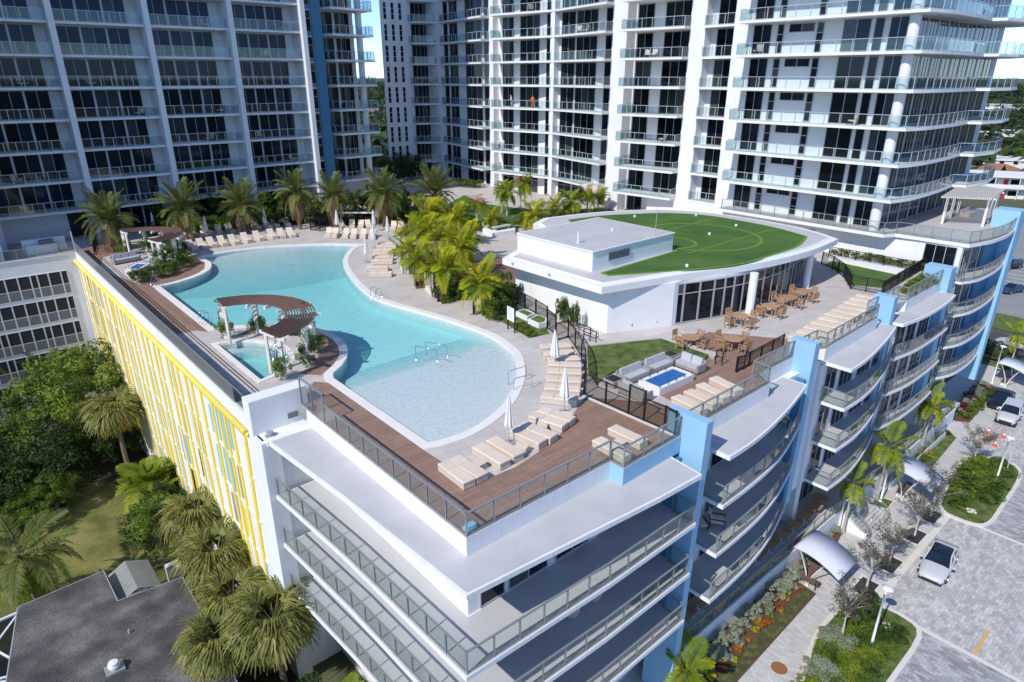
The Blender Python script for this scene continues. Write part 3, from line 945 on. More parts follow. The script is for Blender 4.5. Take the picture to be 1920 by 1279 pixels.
# vent and floodlight on the tall end wall by the yellow side
part('end_wall', MB().prism([(-2.66, 13.6), (-2.66, 15.55), (0.45, 15.6), (0.45, 14.65), (-1.75, 14.6), (-1.75, 13.6)], GZ, -0.95), 'white')
part('end_wall', MB().prism([(-2.66, 14.62), (-2.66, 15.55), (0.45, 15.6), (0.45, 14.65)], -0.95, 1.02), 'white_clean')
part('vent_grille', MB().box(-0.75, -0.2, 14.58, 14.63, -0.55, -0.25), 'louver')
# glazing on the street front, storey by storey
ROWS = [(-4.1, 0), (-7.2, 1), (-10.3, 2)]
for z, _i in ROWS:
    for x, w, c in [(0.75, 1.35, 1), (2.3, 2.3, 2), (5.1, 2.2, 2), (7.9, 1.9, 2), (10.2, 2.1, 2)]:
        window(pod, (x, 0.23, z + 0.06), 0, w, 2.55, c)
    for x, w, c in [(15.0, 1.5, 1), (17.0, 2.4, 2), (19.9, 2.4, 2), (22.8, 2.4, 2)]:
        window(pod, (x, 0.03, z + 0.06), 0, w, 2.55, c)
    for x, w, c in [(30.3, 1.7, 2), (32.6, 2.2, 3), (35.6, 2.2, 3), (38.2, 1.2, 1), (41.9, 2.0, 2), (44.3, 2.0, 2), (46.9, 2.4, 3), (53.1, 0.8, 1)]:
        window(pod, (x, 0.03, z + 0.06), 0, w, 2.55, c)
    for y in (0.75, 5.2, 9.6):
        window(pod, (0.14, y + 1.0, z + 0.75), R(-90), 0.75, 1.5, 1)
for z in FL5:
    for x, w, c in [(54.9, 2.2, 3), (57.6, 2.2, 3)]:
        window(pod, (x, 0.23 + 0.006 * (x - 54), z + 0.06), 0, w, 2.5, c)
# restaurant glazing under the balconies
for i in range(13):
    window(pod, (1.5 + 4.0 * i, 0.6 + 0.037 * (1.2 + 4.0 * i) - 0.05, RZ + 0.06), math.atan2(2.0, 54.1), 3.4, 4.2, 3, (3, 1), pane='pane')

# yellow side: rail, beam, fins, panels
YX = -2.66
part('side_wall', MB().box(YX, YX + 0.16, 15.56, 61.0, GZ, 0.02), 'white')
part('yellow_beam', MB().tube([(YX - 0.16, 15.3, -0.95), (YX - 0.16, 61.0, -0.85)], 0.17, 8), 'yellow_beam', True)
rng = random.Random(5)
fm = {}
def fin_mesh(lean, mat):
    k = (round(lean, 1), mat)
    if k not in fm:
        v = []
        for z, dy in ((-1.0, 0.0), (-15.6, k[0])):
            v += [(YX - 0.08, dy - 0.18, z), (YX + 0.01, dy - 0.18, z), (YX + 0.01, dy + 0.18, z), (YX - 0.08, dy + 0.18, z)]
        fm[k] = MB().add(v, [(0, 1, 2, 3), (4, 7, 6, 5), (0, 4, 5, 1), (1, 5, 6, 2), (2, 6, 7, 3), (3, 7, 4, 0)]).mesh('fin', mat)
    return fm[k]
y = 15.9
side = []
while y < 60.6:
    put('yellow_fin', fin_mesh(rng.choice([-0.5, -0.3, -0.6, 0.1, 0.5]), 'yellow_fin'), pod, (0, y, 0))
    if rng.random() < 0.45:
        put('white_fin', fin_mesh(rng.choice([-0.3, 0.0, 0.2]), 'white_clean'), pod, (0.02, y + 0.42, 0))
    side.append(y)
    y += rng.choice([0.95, 1.2, 1.5, 1.8, 2.0])
pmesh = {m_: MB().box(YX - 0.045, YX + 0.01, -0.16, 0.16, -1.35, 1.35).mesh('facade_panel', m_) for m_ in ('white_clean', 'sky_panel', 'grey_panel', 'dark_void', 'yellow_beam')}
for i, y in enumerate(side[:-1]):
    for k in range(5):
        u = rng.random()
        m_ = 'white_clean' if u < 0.34 else 'sky_panel' if u < 0.60 else 'grey_panel' if u < 0.86 else 'dark_void' if u < 0.94 else 'yellow_beam'
        put('facade_panel', pmesh[m_], pod, (rng.uniform(-0.02, 0.01), y + rng.uniform(0.2, 0.75), -2.6 - 2.85 * k + rng.uniform(-0.3, 0.3)), None, (1, rng.uniform(0.6, 1.5), rng.uniform(0.7, 1.05)))
for k in range(5):
    part('ledge', MB().box(YX - 0.055, YX + 0.01, 15.6, 61.0, -4.1 - 2.85 * k, -3.98 - 2.85 * k), 'white_clean')
# frosted rail above the yellow side
r_ = MB()
r_.bar((YX + 0.10, 15.6, 1.03), (YX + 0.10, 61.0, 1.03), 0.06, 0.04)
r_ = part('railing', r_, 'rail_metal')
for i in range(30):
    ya, yb = lerp(15.62, 61, i / 30), lerp(15.62, 61, (i + 1) / 30)
    if i == 0:
        put('glass_pane', unit_box('rail_glass', 0.015, 0.98), r_, (YX + 0.10, (ya + yb) / 2, 0.03), R(90), (yb - ya - 0.02, 1, 1))
    else:
        put('glass_pane', unit_box('frosted_glass', 0.015, 0.98), r_, (YX + 0.10, (ya + yb) / 2, 0.03), R(90), (yb - ya - 0.02, 1, 1))
part('post', MB().box(YX + 0.02, YX + 0.12, 61.0, 61.1, 0, 2.1), 'white_metal')

# left wing with rows of dark openings
part('wing_wall', MB().box(-30, -2.62, 61.04, 76, GZ, -0.05), 'white')
part('wing_parapet', MB().box(-30, -2.60, 60.95, 61.2, -0.05, 0.0), 'white')
railing(pod, [(-2.75, 61.1, 0), (-12, 61.1, 0), (-30, 61.1, 0)], 1.0, 1.5, limit=420)
for k in range(5):
    zt = -1.6 - 2.66 * k
    x = -3.7
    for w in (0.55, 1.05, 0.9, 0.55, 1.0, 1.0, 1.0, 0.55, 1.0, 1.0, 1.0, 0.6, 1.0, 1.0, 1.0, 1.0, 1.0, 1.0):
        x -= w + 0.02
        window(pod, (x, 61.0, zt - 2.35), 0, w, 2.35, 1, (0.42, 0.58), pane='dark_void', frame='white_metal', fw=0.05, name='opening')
part('wing_deck', MB().box(-30, -2.62, 61.2, 76, -0.06, -0.045), 'concrete')
part('wing_low_wall', MB().box(-6.6, -2.9, 63.6, 63.9, -0.04, 1.3), 'white')
# rows of grey lower panels
for k in range(5):
    zt = -1.6 - 2.66 * k
    x = -3.7
    for w in (0.55, 1.05, 0.9, 0.55, 1.0, 1.0, 1.0, 0.55, 1.0, 1.0, 1.0, 0.6, 1.0, 1.0):
        x -= w + 0.02
        put('louver_panel', unit_box('louver', 0.02, 0.93), pod, (x + w / 2, 60.985, zt - 2.3), 0, (w - 0.1, 1, 1))

# ================================================================ left tower (front along x at y = 67)
lt = thing('apartment_tower', 'tall white tower at left with long balconies between vertical white fins', 'tower', (12, 72, 0), None, True)
def lpart(name, mb, mat): return mb.build(name, mat, lt)
LZ = [2.95 + 3.05 * k for k in range(9)]
lpart('core', MB().box(-17, 30.2, 69.4, 88, 0, 30), 'tower_white')
lpart('core', MB().box(30.2, 36.2, 71.6, 88, 0, 30), 'tower_white')
lpart('upper_storeys', MB().box(-17, 36.2, 68.0, 88, 30.4, 62), 'tower_white')
FX = [-16.4, -7.9, 0.72, 9.35, 18.1, 26.75]
for x in FX:
    w = 0.28
    lpart('fin', MB().prism([(x - w, 66.3), (x + w, 66.3), (x + w, 69.4), (x - w, 69.4)], 0, 30), 'tower_white')
for k, z in enumerate(LZ):
    for i in range(5):
        xa, xb = FX[i] + 0.28, FX[i + 1] - 0.28
        lpart('balcony_slab', MB().box(xa, xb, 66.95, 69.4, z, z + 0.22), 'tower_white')
        if i > 0:
            railing(lt, [(xa + 0.02, 67.05, z + 0.22), (xb - 0.02, 67.05, z + 0.22)], 1.05, 1.05, 'tower_rail', 'tower_glass', single=False, thick=0.05)
for k in range(-1, 9):
    z = 0.02 if k < 0 else LZ[k] + 0.24
    h = 2.85 if k < 0 else 2.72
    for i in range(5):
        xa = FX[i] + 0.28
        for j, (dx, w) in enumerate([(0.2, 2.3), (2.62, 2.3), (5.04, 2.1)]):
            if k < 0 and i == 1: continue
            window(lt, (xa + dx, 69.38, z), 0, w, h, 2, pane='pane_blue', fw=0.05)
    # stair strip and blue band at the right of the last fin
    if k >= 0:
        window(lt, (27.35, 69.36, z + 0.1), 0, 1.75, h - 0.2, 2, (0.62, 0.38), pane='pane', fw=0.05)
        lpart('end_slab', MB().prism([(30.6, 70.5), (31.3, 68.0), (37.5, 68.5), (37.5, 72.5), (30.6, 72.5)], LZ[k], LZ[k] + 0.22), 'tower_white')
        railing(lt, [(30.75, 70.2, z - 0.02), (31.4, 68.1, z - 0.02), (37.4, 68.6, z - 0.02), (37.4, 72.4, z - 0.02)], 1.05, 1.0, 'tower_rail', 'tower_glass', single=False, thick=0.05)
        window(lt, (30.9, 71.55, z), 0, 2.3, h, 2, pane='pane_green', fw=0.05)
        window(lt, (33.5, 71.55, z), 0, 2.1, h, 3, pane='pane_green', fw=0.05)
if True:
    # forward wing at the left, its glass corner just inside the picture
    lpart('forward_wing', MB().box(-42, -8.35, 61.45, 69.3, 0, 62), 'tower_white')
    for k in range(-1, 9):
        z = 0.05 if k < 0 else LZ[k] + 0.24
        for x in (-10.95, -13.6):
            window(lt, (x, 61.43, z), 0, 2.3, 2.6, 2, pane='pane', fw=0.06)
lpart('blue_band', MB().box(29.15, 30.5, 69.2, 70.6, 0, 30), 'blue_deep_shade')
lpart('blue_band', MB().box(27.05, 27.33, 69.28, 69.42, 0, 30), 'blue_deep_shade')
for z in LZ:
    lpart('blue_spandrel', MB().box(27.33, 29.15, 69.30, 69.42, z - 0.06, z + 0.34), 'blue_deep_shade')
for k in range(9):
    z0 = 0 if k == 0 else LZ[k - 1] + 0.22
    lpart('column', MB().lathe([(0.42, 0), (0.42, LZ[k] - z0)], 14, (36.0, 69.7, z0)), 'tower_white')
lpart('doorway', MB().box(-1.5, 0.3, 69.3, 69.42, 0.0, 2.6), 'dark_void')

# ================================================================ right tower (front along y at x = 54..57)
rt = thing('apartment_tower', 'tall white tower at right with stepped balcony bays and a rounded glass corner', 'tower', (64, 45, 0), None, True)
def rpart(name, mb, mat): return mb.build(name, mat, rt)
RZK = [2.58 + 3.12 * k for k in range(9)]
rpart('core', MB().box(57.3, 80, 24, 84.4, 0, 32), 'tower_white')
rpart('core', MB().box(55.25, 80, 8.0, 24.0, 2.9, 32), 'tower_white')
rpart('wing', MB().prism([(48.0, 84.2), (66, 84.2), (66, 95), (54.6, 95)], 0, 32), 'tower_white')
BAYS = {
 'B': [(57.4, 80.7), (56.8, 80.7), (54.5, 67.0), (57.4, 67.2)],
 'C': [(57.4, 66.2), (54.2, 64.6), (56.2, 53.9), (57.4, 53.9)],
 'D': [(57.4, 53.8), (56.3, 53.8), (53.9, 42.2), (57.4, 42.7)],
 'E': [(57.4, 40.2), (53.6, 39.6), (54.55, 31.3), (57.4, 31.6)],
 'G': [(57.4, 29.9), (55.6, 29.6), (55.6, 25.8), (57.4, 25.8)],
}
FSLAB = [(55.3, 24.0), (53.05, 23.8), (53.02, 6.3)] + bez([(53.02, 6.3), (56.0, 5.7), (60.0, 5.6), (64.0, 5.7), (68.0, 6.0)], 3)[1:] + [(68.0, 8.0), (55.3, 8.0)]
for k, z in enumerate(RZK):
    for nm, poly in BAYS.items():
        rpart('balcony_slab', MB().prism(poly, z, z + 0.22), 'tower_white')
        p = [(x, y, z + 0.22) for x, y in offset(poly, -0.10)]
        railing(rt, [(p[0][0] - 0.1, p[0][1], p[0][2])] + p[1:], 1.05, 1.35, 'tower_rail', 'tower_glass', single=False, thick=0.05)
    if k:
        rpart('balcony_slab', MB().prism(FSLAB, z, z + 0.24), 'tower_white')
        railing(rt, [(x, y, z + 0.24) for x, y in [(55.2, 23.75), (53.16, 23.7), (53.13, 6.42)] + [(x, y + 0.12) for x, y in FSLAB[4:15:2]]], 1.05, 1.5, 'tower_rail', 'tower_glass', single=False, thick=0.05)
        # half-round balconies on the far side of the corner
        rb = [(68.0, 6.4), (68.6, 4.9), (73, 4.3), (78, 5.0), (80.5, 6.6), (80.5, 8.0), (68.0, 8.0)]
        rpart('balcony_slab', MB().prism(rb, z, z + 0.24), 'tower_white')
        railing(rt, [(x, y + 0.1, z + 0.24) for x, y in rb[:5]], 1.05, 1.5, 'tower_rail', 'tower_glass', single=False, thick=0.05)
    # wing balconies, in the shade of the other tower
    wb = [(53.0, 84.2), (53.0, 82.6), (57.3, 81.0), (57.3, 84.2)]
    rpart('balcony_slab', MB().prism(wb, z, z + 0.22), 'tower_white')
    railing(rt, [(53.1, 84.1, z + 0.22), (53.1, 82.7, z + 0.22), (57.2, 81.15, z + 0.22)], 1.05, 1.2, 'tower_rail', 'tower_glass', single=False, thick=0.05)
WROW = {
 'B': [(80.2, 1.2, 1), (78.6, 2.2, 2), (74.4, 4.2, 3), (69.7, 2.6, 2)],
 'C': [(65.3, 2.5, 2), (61.4, 4.1, 3), (55.9, 1.9, 2)],
 'D': [(53.0, 2.6, 2), (50.2, 3.7, 3), (45.1, 2.4, 2)],
 'E': [(40.0, 2.4, 2), (36.0, 3.6, 3)],
 'G': [(28.9, 2.3, 2)],
}
for k in range(-1, 9):
    z = 0.02 if k < 0 else RZK[k] + 0.24
    h = 2.5 if k < 0 else 2.82
    for nm, ws in WROW.items():
        for y, w, c in ws:
            window(rt, (57.26, y, z), R(-90), w, h, c, (1,) if k >= 0 else (3, 1), pane='pane' if (k + c) % 3 else 'pane_green', fw=0.06)
    # inner jamb walls that step forward with the bays
    if k >= 0:
        zt = RZK[k] + 3.12
        if k > 0:
            window(rt, (55.22, 23.3, z), R(-90), 2.0, h, 2, fw=0.06)
            for y in (20.7, 16.7):
                window(rt, (55.22, y, z + 0.05), R(-90), 0.72, h - 0.1, 1, (1, 1, 1), fw=0.07)
            window(rt, (55.22, 19.5, z + 1.95), R(-90), 2.6, 0.8, 2, fw=0.06)
            window(rt, (55.22, 14.2, z), R(-90), 2.5, h, 2, fw=0.06)
            window(rt, (55.22, 11.4, z), R(-90), 0.85, h, 1, fw=0.06)
            window(rt, (55.22, 10.1, z), R(-90), 1.6, h, 2, pane='pane_blue', fw=0.06)
        else:
            window(rt, (55.22, 23.3, z + 0.1), R(-90), 2.0, h - 0.1, 2, fw=0.06)
            for y in (20.7, 16.7):
                window(rt, (55.22, y, z + 0.15), R(-90), 0.72, h - 0.2, 1, (1, 1, 1), fw=0.07)
            window(rt, (55.22, 19.5, z + 2.0), R(-90), 2.6, 0.7, 2, fw=0.06)
            window(rt, (55.22, 14.2, z + 0.1), R(-90), 2.5, h - 0.1, 2, fw=0.06)
            window(rt, (55.22, 11.4, z + 0.1), R(-90), 0.85, h - 0.1, 1, fw=0.06)
            window(rt, (55.22, 10.1, z + 0.1), R(-90), 1.6, h - 0.1, 2, fw=0.06)
        for i in range(9):
            window(rt, (55.45 + 2.55 * i, 7.97, z + 0.05), 0, 2.3, h - 0.07, 3 if i < 3 else 2, pane='pane_blue', fw=0.07)
        # wing windows: three narrow columns and one wide opening
        for x in (48.55, 49.95, 51.35):
            window(rt, (x, 84.18, z + 0.15), 0, 0.62, 2.5, 1, (1, 1, 1), pane='pane_blue', frame='tower_white', fw=0.06)
        window(rt, (53.6, 84.18, z), 0, 3.3, h, 4, pane='pane', fw=0.06)
for k in range(9):
    z0 = 2.9 if k == 0 else RZK[k] + 0.24
    rpart('column', MB().lathe([(0.46, 0), (0.46, RZK[k] + 3.12 - z0)], 18, (54.25, 7.75, z0)), 'tower_white')
# white piers between the bays
for y0, y1, x0 in ((66.3, 67.3, 56.2), (53.4, 54.2, 56.3), (40.3, 42.6, 55.6), (29.6, 31.6, 56.0), (23.9, 25.7, 55.4), (80.8, 84.3, 56.6)):
    rpart('pier', MB().box(x0, 57.32, y0, y1, 0, 32), 'tower_white')
for i in range(4):
    window(rt, (49.0 + 2.2 * i, 84.16, 0.05), 0, 2.0, 2.45, 2, (3, 1), pane='pane', fw=0.06)
rpart('ground_wall', MB().box(55.6, 57.2, 25.6, 35.5, 0, 2.55), 'tower_white')

# ================================================================ clubhouse with turf roof
cl = thing('clubhouse', 'low white clubhouse with a green turf court on its curved roof', 'building', (32, 16, 0), None, True)
def cpart(name, mb, mat, smooth=False): return mb.build(name, mat, cl, smooth)
FRONT_C = bez([(25.1, 9.05), (28.5, 7.95), (31.3, 7.3), (35.0, 7.05), (38.0, 7.3), (41.0, 7.9), (44.5, 9.0), (48.0, 10.6)], 3)
cpart('wall', MB().prism([(20.85, 20.9), (20.5, 11.04), (25.1, 9.05)] + [(x, y + 0.25) for x, y in FRONT_C[1:]] + [(46.5, 19), (40, 27), (30, 28.0), (24, 22.5)], 0, 3.16), 'white_clean')
ROOF_C = [(19.25, 20.6), (19.3, 10.65)] + bez([(19.3, 10.65), (22.5, 9.85), (25.9, 9.0), (33.0, 7.05), (39.1, 6.45), (44.8, 6.85)], 4)[1:] + bez([(44.8, 6.85), (46.7, 10.8), (47.2, 16.4), (46.6, 21.0), (44.2, 25.2), (38.5, 28.3), (32.2, 29.7)], 4)[1:] + [(29.6, 28.4), (29.0, 27.0), (25.5, 23.6)]
cpart('roof_slab', MB().prism(ROOF_C, 3.15, 3.62), 'white_clean')
cpart('roof_upstand', MB().prism(offset(ROOF_C, -0.55), 3.6, 3.70), 'white_clean')
cpart('roof_membrane', MB().sheet([offset(ROOF_C, -0.7)], 3.705), 'roof_membrane')
TURF = [(21.5, 12.75), (21.4, 11.9)] + bez([(21.4, 11.9), (24.9, 10.1), (30.2, 7.75), (35.0, 7.45), (39.5, 7.6), (43.3, 8.8)], 4)[1:] + bez([(43.3, 8.8), (44.7, 13.1), (44.9, 19.3), (42.9, 23.0), (40.0, 24.9), (37.0, 26.4), (33.0, 27.2)], 4)[1:] + [(30.9, 24.0), (30.65, 13.2)]
cpart('turf_border', MB().prism(TURF, 3.70, 3.745), 'turf_line')
cpart('turf', MB().prism(offset(TURF, -0.22), 3.70, 3.755), 'turf_dark')
def ringm(c, r, w, z, n=40, a0=0, a1=360):
    mb = MB()
    pts = [(R(a0 + (a1 - a0) * i / n)) for i in range(n + 1)]
    vs = [(c[0] + q * math.cos(t), c[1] + q * math.sin(t), z) for q in (r - w / 2, r + w / 2) for t in pts]
    m_ = n + 1
    mb.add(vs, [(i, i + 1, m_ + i + 1, m_ + i)[::-1] for i in range(n)])
    return mb
cpart('turf_marking', ringm((36.2, 15.0), 5.2, 0.28, 3.762), 'turf_line')
cpart('turf_marking', ringm((32.6, 14.9), 1.9, 0.28, 3.766, 28), 'turf_line')
cpart('turf_marking', MB().bar((30.7, 12.0, 3.757), (43.6, 12.2, 3.757), 0.16, 0.012), 'turf_line')
cpart('turf_marking', MB().bar((31.0, 17.8, 3.757), (44.0, 18.4, 3.757), 0.16, 0.012), 'turf_line')
for x, y in (37.47,14.61), (27.31,9.73), (42.33,15.04), (43.61,20.19), (38.69,23.77):
    cpart('roof_light', MB().lathe([(0.11, 0), (0.11, 0.16), (0.05, 0.2)], 8, (x, y, 3.75)), 'white_clean')
cpart('plant_box', MB().box(21.3, 30.5, 13.35, 21.2, 3.70, 5.08), 'white_clean')
cpart('plant_box_cap', MB().box(21.22, 30.58, 13.27, 21.28, 5.08, 5.16), 'white_clean')
cpart('roof_membrane', MB().box(21.35, 30.45, 13.4, 21.15, 5.16, 5.168), 'roof_membrane')
lv = cpart('vent_louver', MB().box(22.9, 25.2, 13.30, 13.36, 4.25, 4.85), 'grey_panel')
for i in range(8):
    cpart('louver_blade', MB().box(22.92, 25.18, 13.25, 13.30, 4.28 + 0.07 * i, 4.31 + 0.07 * i), 'louver')
for x, y, h in ((22.34,15.75) + (0.85,), (27.35,16.86) + (0.25,)):
    cpart('vent_pipe', MB().lathe([(0.12, 0), (0.12, 0.05), (0.07, 0.06), (0.07, h)], 10, (x, y, 5.16)), 'white_metal')
cpart('antenna', MB().tube([(28.5, 13.6, 5.1), (28.5, 13.6, 8.8)], 0.02, 5), 'mullion')
for y in (19.3, 15.4):
    cpart('scupper', MB().box(19.22, 19.27, y, y + 0.22, 3.34, 3.52), 'grey_panel')
for x in (22.2, 24.0):
    cpart('wall_light', MB().box(x, x + 0.3, 10.25 - 0.42 * (x - 22.2) , 10.33 - 0.42 * (x - 22.2), 0.32, 0.46), 'grey_panel')
# glass front: doors, then tall panes, in facets along the curve
n_ = len(FRONT_C) - 1
for i in range(n_):
    a, b = Vector(FRONT_C[i]), Vector(FRONT_C[i + 1])
    d = b - a
    window(cl, (a.x, a.y + 0.12, 0.04), math.atan2(d.y, d.x), d.length - 0.01, 2.95, 1, (3, 1), pane='pane', frame='mullion', fw=0.07, name='door' if i == 0 else 'glass_front')
for x, y in ((31.45, 6.75), (41.0, 7.25)):
    cpart('column', MB().lathe([(0.30, 0), (0.30, 3.16)], 18, (x, y, 0)), 'white_clean', False)

# ================================================================ plant builders
def frond_mesh(name, mat, droop, n=20, ll=0.30, rise=0.55, width=0.030, fold=0.5, seed=0, taper=1.0):
    """pinnate leaf of length 1 along +x, arching; paired narrow leaflets"""
    rg = random.Random(seed)
    mb = MB()
    pts = []
    for i in range(11):
        t = i / 10
        pts.append(Vector((t * (1 - 0.22 * droop * t), 0, rise * t - droop * t * t)))
    for a, b in zip(pts[:-1], pts[1:]):
        mb.bar(a, b, 0.012, 0.010)
    def at(t):
        i = min(9, int(t * 10))
        return pts[i].lerp(pts[i + 1], t * 10 - i), (pts[i + 1] - pts[i]).normalized()
    for i in range(n):
        t = 0.16 + 0.84 * i / (n - 1)
        p, d = at(min(t, 0.999))
        L = ll * (math.sin(math.pi * (0.12 + 0.83 * t)) ** 0.7) * taper
        for s in (-1, 1):
            side = Vector((0, s, 0))
            out = (side * math.cos(fold) + d * 0.75 + Vector((0, 0, math.sin(fold) * 0.55 - 0.35 * rg.random()))).normalized()
            q = p + out * L * rg.uniform(0.85, 1.1) - Vector((0, 0, 0.10 * L))
            w = d * width * (0.7 + 0.3 * rg.random())
            m = p.lerp(q, 0.5) + Vector((0, 0, 0.04 * L))
            mb.add([tuple(p), tuple(m + w * 0.9), tuple(q), tuple(m - w * 0.9)], [(0, 1, 2, 3)])
    return mb.mesh(name, mat)

def fan_mesh(name, mat, tip, seed=0, n=25):
    """fan leaf: stalk, then narrow blades spread round its end with drooping tips"""
    rg = random.Random(seed)
    mb = MB()
    c = Vector((0.52, 0, 0.10))
    mb.bar((0, 0, 0), c, 0.016, 0.012)
    for i in range(n):
        a = R(-118 + 236 * i / (n - 1)) + rg.uniform(-0.04, 0.04)
        L = 0.56 * (0.72 + 0.28 * math.cos(a)) * rg.uniform(0.82, 1.12)
        d = Vector((math.cos(a), math.sin(a), 0.30 * abs(math.sin(a)) + rg.uniform(-0.12, 0.12)))
        s = Vector((-d.y, d.x, rg.uniform(-0.5, 0.5))).normalized() * 0.021
        m = c + d * L * 0.55 + Vector((0, 0, -0.02))
        e = c + d * L * 0.92 + Vector((0, 0, -0.34 * L - 0.16 * rg.random()))
        mb.mi = 0
        mb.add([tuple(c), tuple(m + s), tuple(m - s)], [(0, 2, 1)])
        mb.mi = 1 if tip and rg.random() < tip else 0
        mb.add([tuple(m + s), tuple(e + s * 0.25), tuple(e - s * 0.25), tuple(m - s)], [(0, 1, 2, 3)])
    return mb.mesh(name, [mat, 'palm_amber'])

FR = {
 'date': [frond_mesh('frond', 'palm_green', d, 30, 0.23, r, 0.022, 0.6, i) for i, (d, r) in enumerate([(0.35, 0.9), (0.5, 0.75), (0.7, 0.6), (0.85, 0.42)])] + [frond_mesh('frond', 'palm_dry', d, 26, 0.18, r, 0.018, 0.3, 9 + i) for i, (d, r) in enumerate([(1.15, 0.25), (1.35, 0.1)])],
 'gold': [frond_mesh('frond', m, d, 26, 0.30, r, 0.027, 0.5, 20 + i) for i, (m, d, r) in enumerate([('palm_gold', 0.5, 0.95), ('palm_gold', 0.75, 0.75), ('palm_lime', 0.9, 0.6), ('palm_gold', 1.1, 0.45), ('palm_lime', 0.6, 0.9)])],
 'lime': [frond_mesh('frond', m, d, 22, 0.34, r, 0.040, 0.4, 30 + i) for i, (m, d, r) in enumerate([('palm_lime', 0.5, 0.8), ('palm_lime', 0.85, 0.6), ('palm_gold', 1.15, 0.35), ('palm_lime', 1.0, 0.5)])],
 'coco': [frond_mesh('frond', m, d, 40, 0.24, r, 0.020, 0.1, 40 + i) for i, (m, d, r) in enumerate([('palm_green', 0.55, 0.75), ('palm_green', 0.85, 0.5), ('palm_lime', 1.1, 0.35), ('palm_lime', 1.35, 0.15)])],
 'bush': [frond_mesh('frond', 'leaf_mid', d, 20, 0.32, r, 0.036, 0.4, 50 + i) for i, (d, r) in enumerate([(0.5, 0.9), (0.8, 0.7), (1.0, 0.5)])],
 'red': [frond_mesh('frond', m, d, 15, 0.26, r, 0.024, 0.4, 60 + i) for i, (m, d, r) in enumerate([('leaf_rust', 0.7, 0.8), ('palm_gold', 1.0, 0.6), ('palm_lime', 0.6, 0.8)])],
 'sabal': [fan_mesh('frond', 'palm_sabal', t, 70 + i) for i, t in enumerate([0.0, 0.0, 0.05, 0.25, 0.8])],
 'sabal_dry': [fan_mesh('frond', 'palm_amber', 1.0, 80)],
}
_tr = {}
def trunk_mesh(mat, r0, r1, n=7, lean=0.0):
    k = (mat, r0, r1, lean)
    if k not in _tr:
        pts = [(lean * t * t, 0, t) for t in [i / n for i in range(n + 1)]]
        rs = [lerp(r0, r1, i / n) * (1.0 + (0.35 if i == 0 else 0.0) + (0.08 if i % 2 else 0)) for i in range(n + 1)]
        _tr[k] = MB().tube(pts, rs, 9).mesh('trunk', mat, True)
    return _tr[k]

_prng = random.Random(77)
def palm(kind, name, base, h, r, n, label, cat='palm', group=None, stems=((0, 0, 1.0),), tr=0.16, trunk='trunk', elev=(70, -35), lean=0.0):
    """base (x, y, z), trunk height h, frond length r, n fronds per stem"""
    t = thing(name, label, cat, base, group)
    rg = _prng
    meshes = FR[kind]
    for sx, sy, sh in stems:
        hh = h * sh
        az = rg.uniform(0, 6.28)
        put('trunk', trunk_mesh(trunk, 1.0, 0.75, 7, lean), t, (sx, sy, -0.02), az, (tr, tr, hh))
        top = Vector((sx, sy, hh))
        if lean:
            top += Vector((math.cos(az), math.sin(az), 0)) * lean * tr
        for i in range(n):
            u = i / max(1, n - 1)
            e = lerp(elev[0], elev[1], u ** 0.85)
            a = i * 2.39996 + rg.uniform(-0.25, 0.25)
            mi = min(len(meshes) - 1, int(u * len(meshes) + rg.uniform(-0.35, 0.35)))
            mi = max(0, mi)
            s = r * rg.uniform(0.85, 1.1) * (0.80 + 0.2 * math.sin(math.pi * min(1, u + 0.25)))
            put('frond', meshes[mi], t, top + Vector((0, 0, -0.15 * u * tr)), (rg.uniform(-0.25, 0.25), -R(e) * 0.62 + R(12), a), s)
    return t

def leaf_cloud(name, mats, clumps, per, size, seed, shape='quad', up=0.35):
    """clumps: (x, y, z, radius); leaves spread through each clump's shell"""
    rg = random.Random(seed)
    vs = []; fs = []; ms = []
    for (cx, cy, cz, cr) in clumps:
        mi = rg.choice(range(len(mats))) if len(mats) > 1 else 0
        for _ in range(per):
            while True:
                x, y, z = rg.uniform(-1, 1), rg.uniform(-1, 1), rg.uniform(-1, 1)
                q = x * x + y * y + z * z
                if 0.15 < q < 1: break
            k = cr * (q ** -0.22)
            p = Vector((cx + x * k, cy + y * k, cz + z * k * 0.8))
            nrm = Vector((x + rg.uniform(-.7, .7), y + rg.uniform(-.7, .7), z + up + rg.uniform(-.7, .7)))
            if nrm.length < 0.05: nrm = Vector((0, 0, 1))
            nrm.normalize()
            a = nrm.orthogonal().normalized()
            b = nrm.cross(a)
            t = rg.uniform(0, 6.28)
            a, b = a * math.cos(t) + b * math.sin(t), b * math.cos(t) - a * math.sin(t)
            s = size * rg.uniform(0.65, 1.3)
            n = len(vs)
            vs += [tuple(p - a * s), tuple(p + b * s * 0.42), tuple(p + a * s), tuple(p - b * s * 0.42)]
            fs.append((n, n + 1, n + 2, n + 3))
            ms.append(mi)
    me = bpy.data.meshes.new(name)
    me.from_pydata(vs, [], fs)
    for m in mats: me.materials.append(MATS[m])
    if len(mats) > 1: me.polygons.foreach_set('material_index', ms)
    me.update()
    return me

def ball_clumps(rx, ry, rz, n, cr, seed, zc=0.0, low=-0.7):
    rg = random.Random(seed)
    out = []
    while len(out) < n:
        x, y, z = rg.uniform(-1, 1), rg.uniform(-1, 1), rg.uniform(low, 1)
        q = x * x + y * y + z * z
        if q > 1 or q < 0.30: continue
        k = rg.uniform(0.8, 1.08)
        out.append((x * rx * k, y * ry * k, zc + z * rz * k, cr * rg.uniform(0.65, 1.25)))
    return out

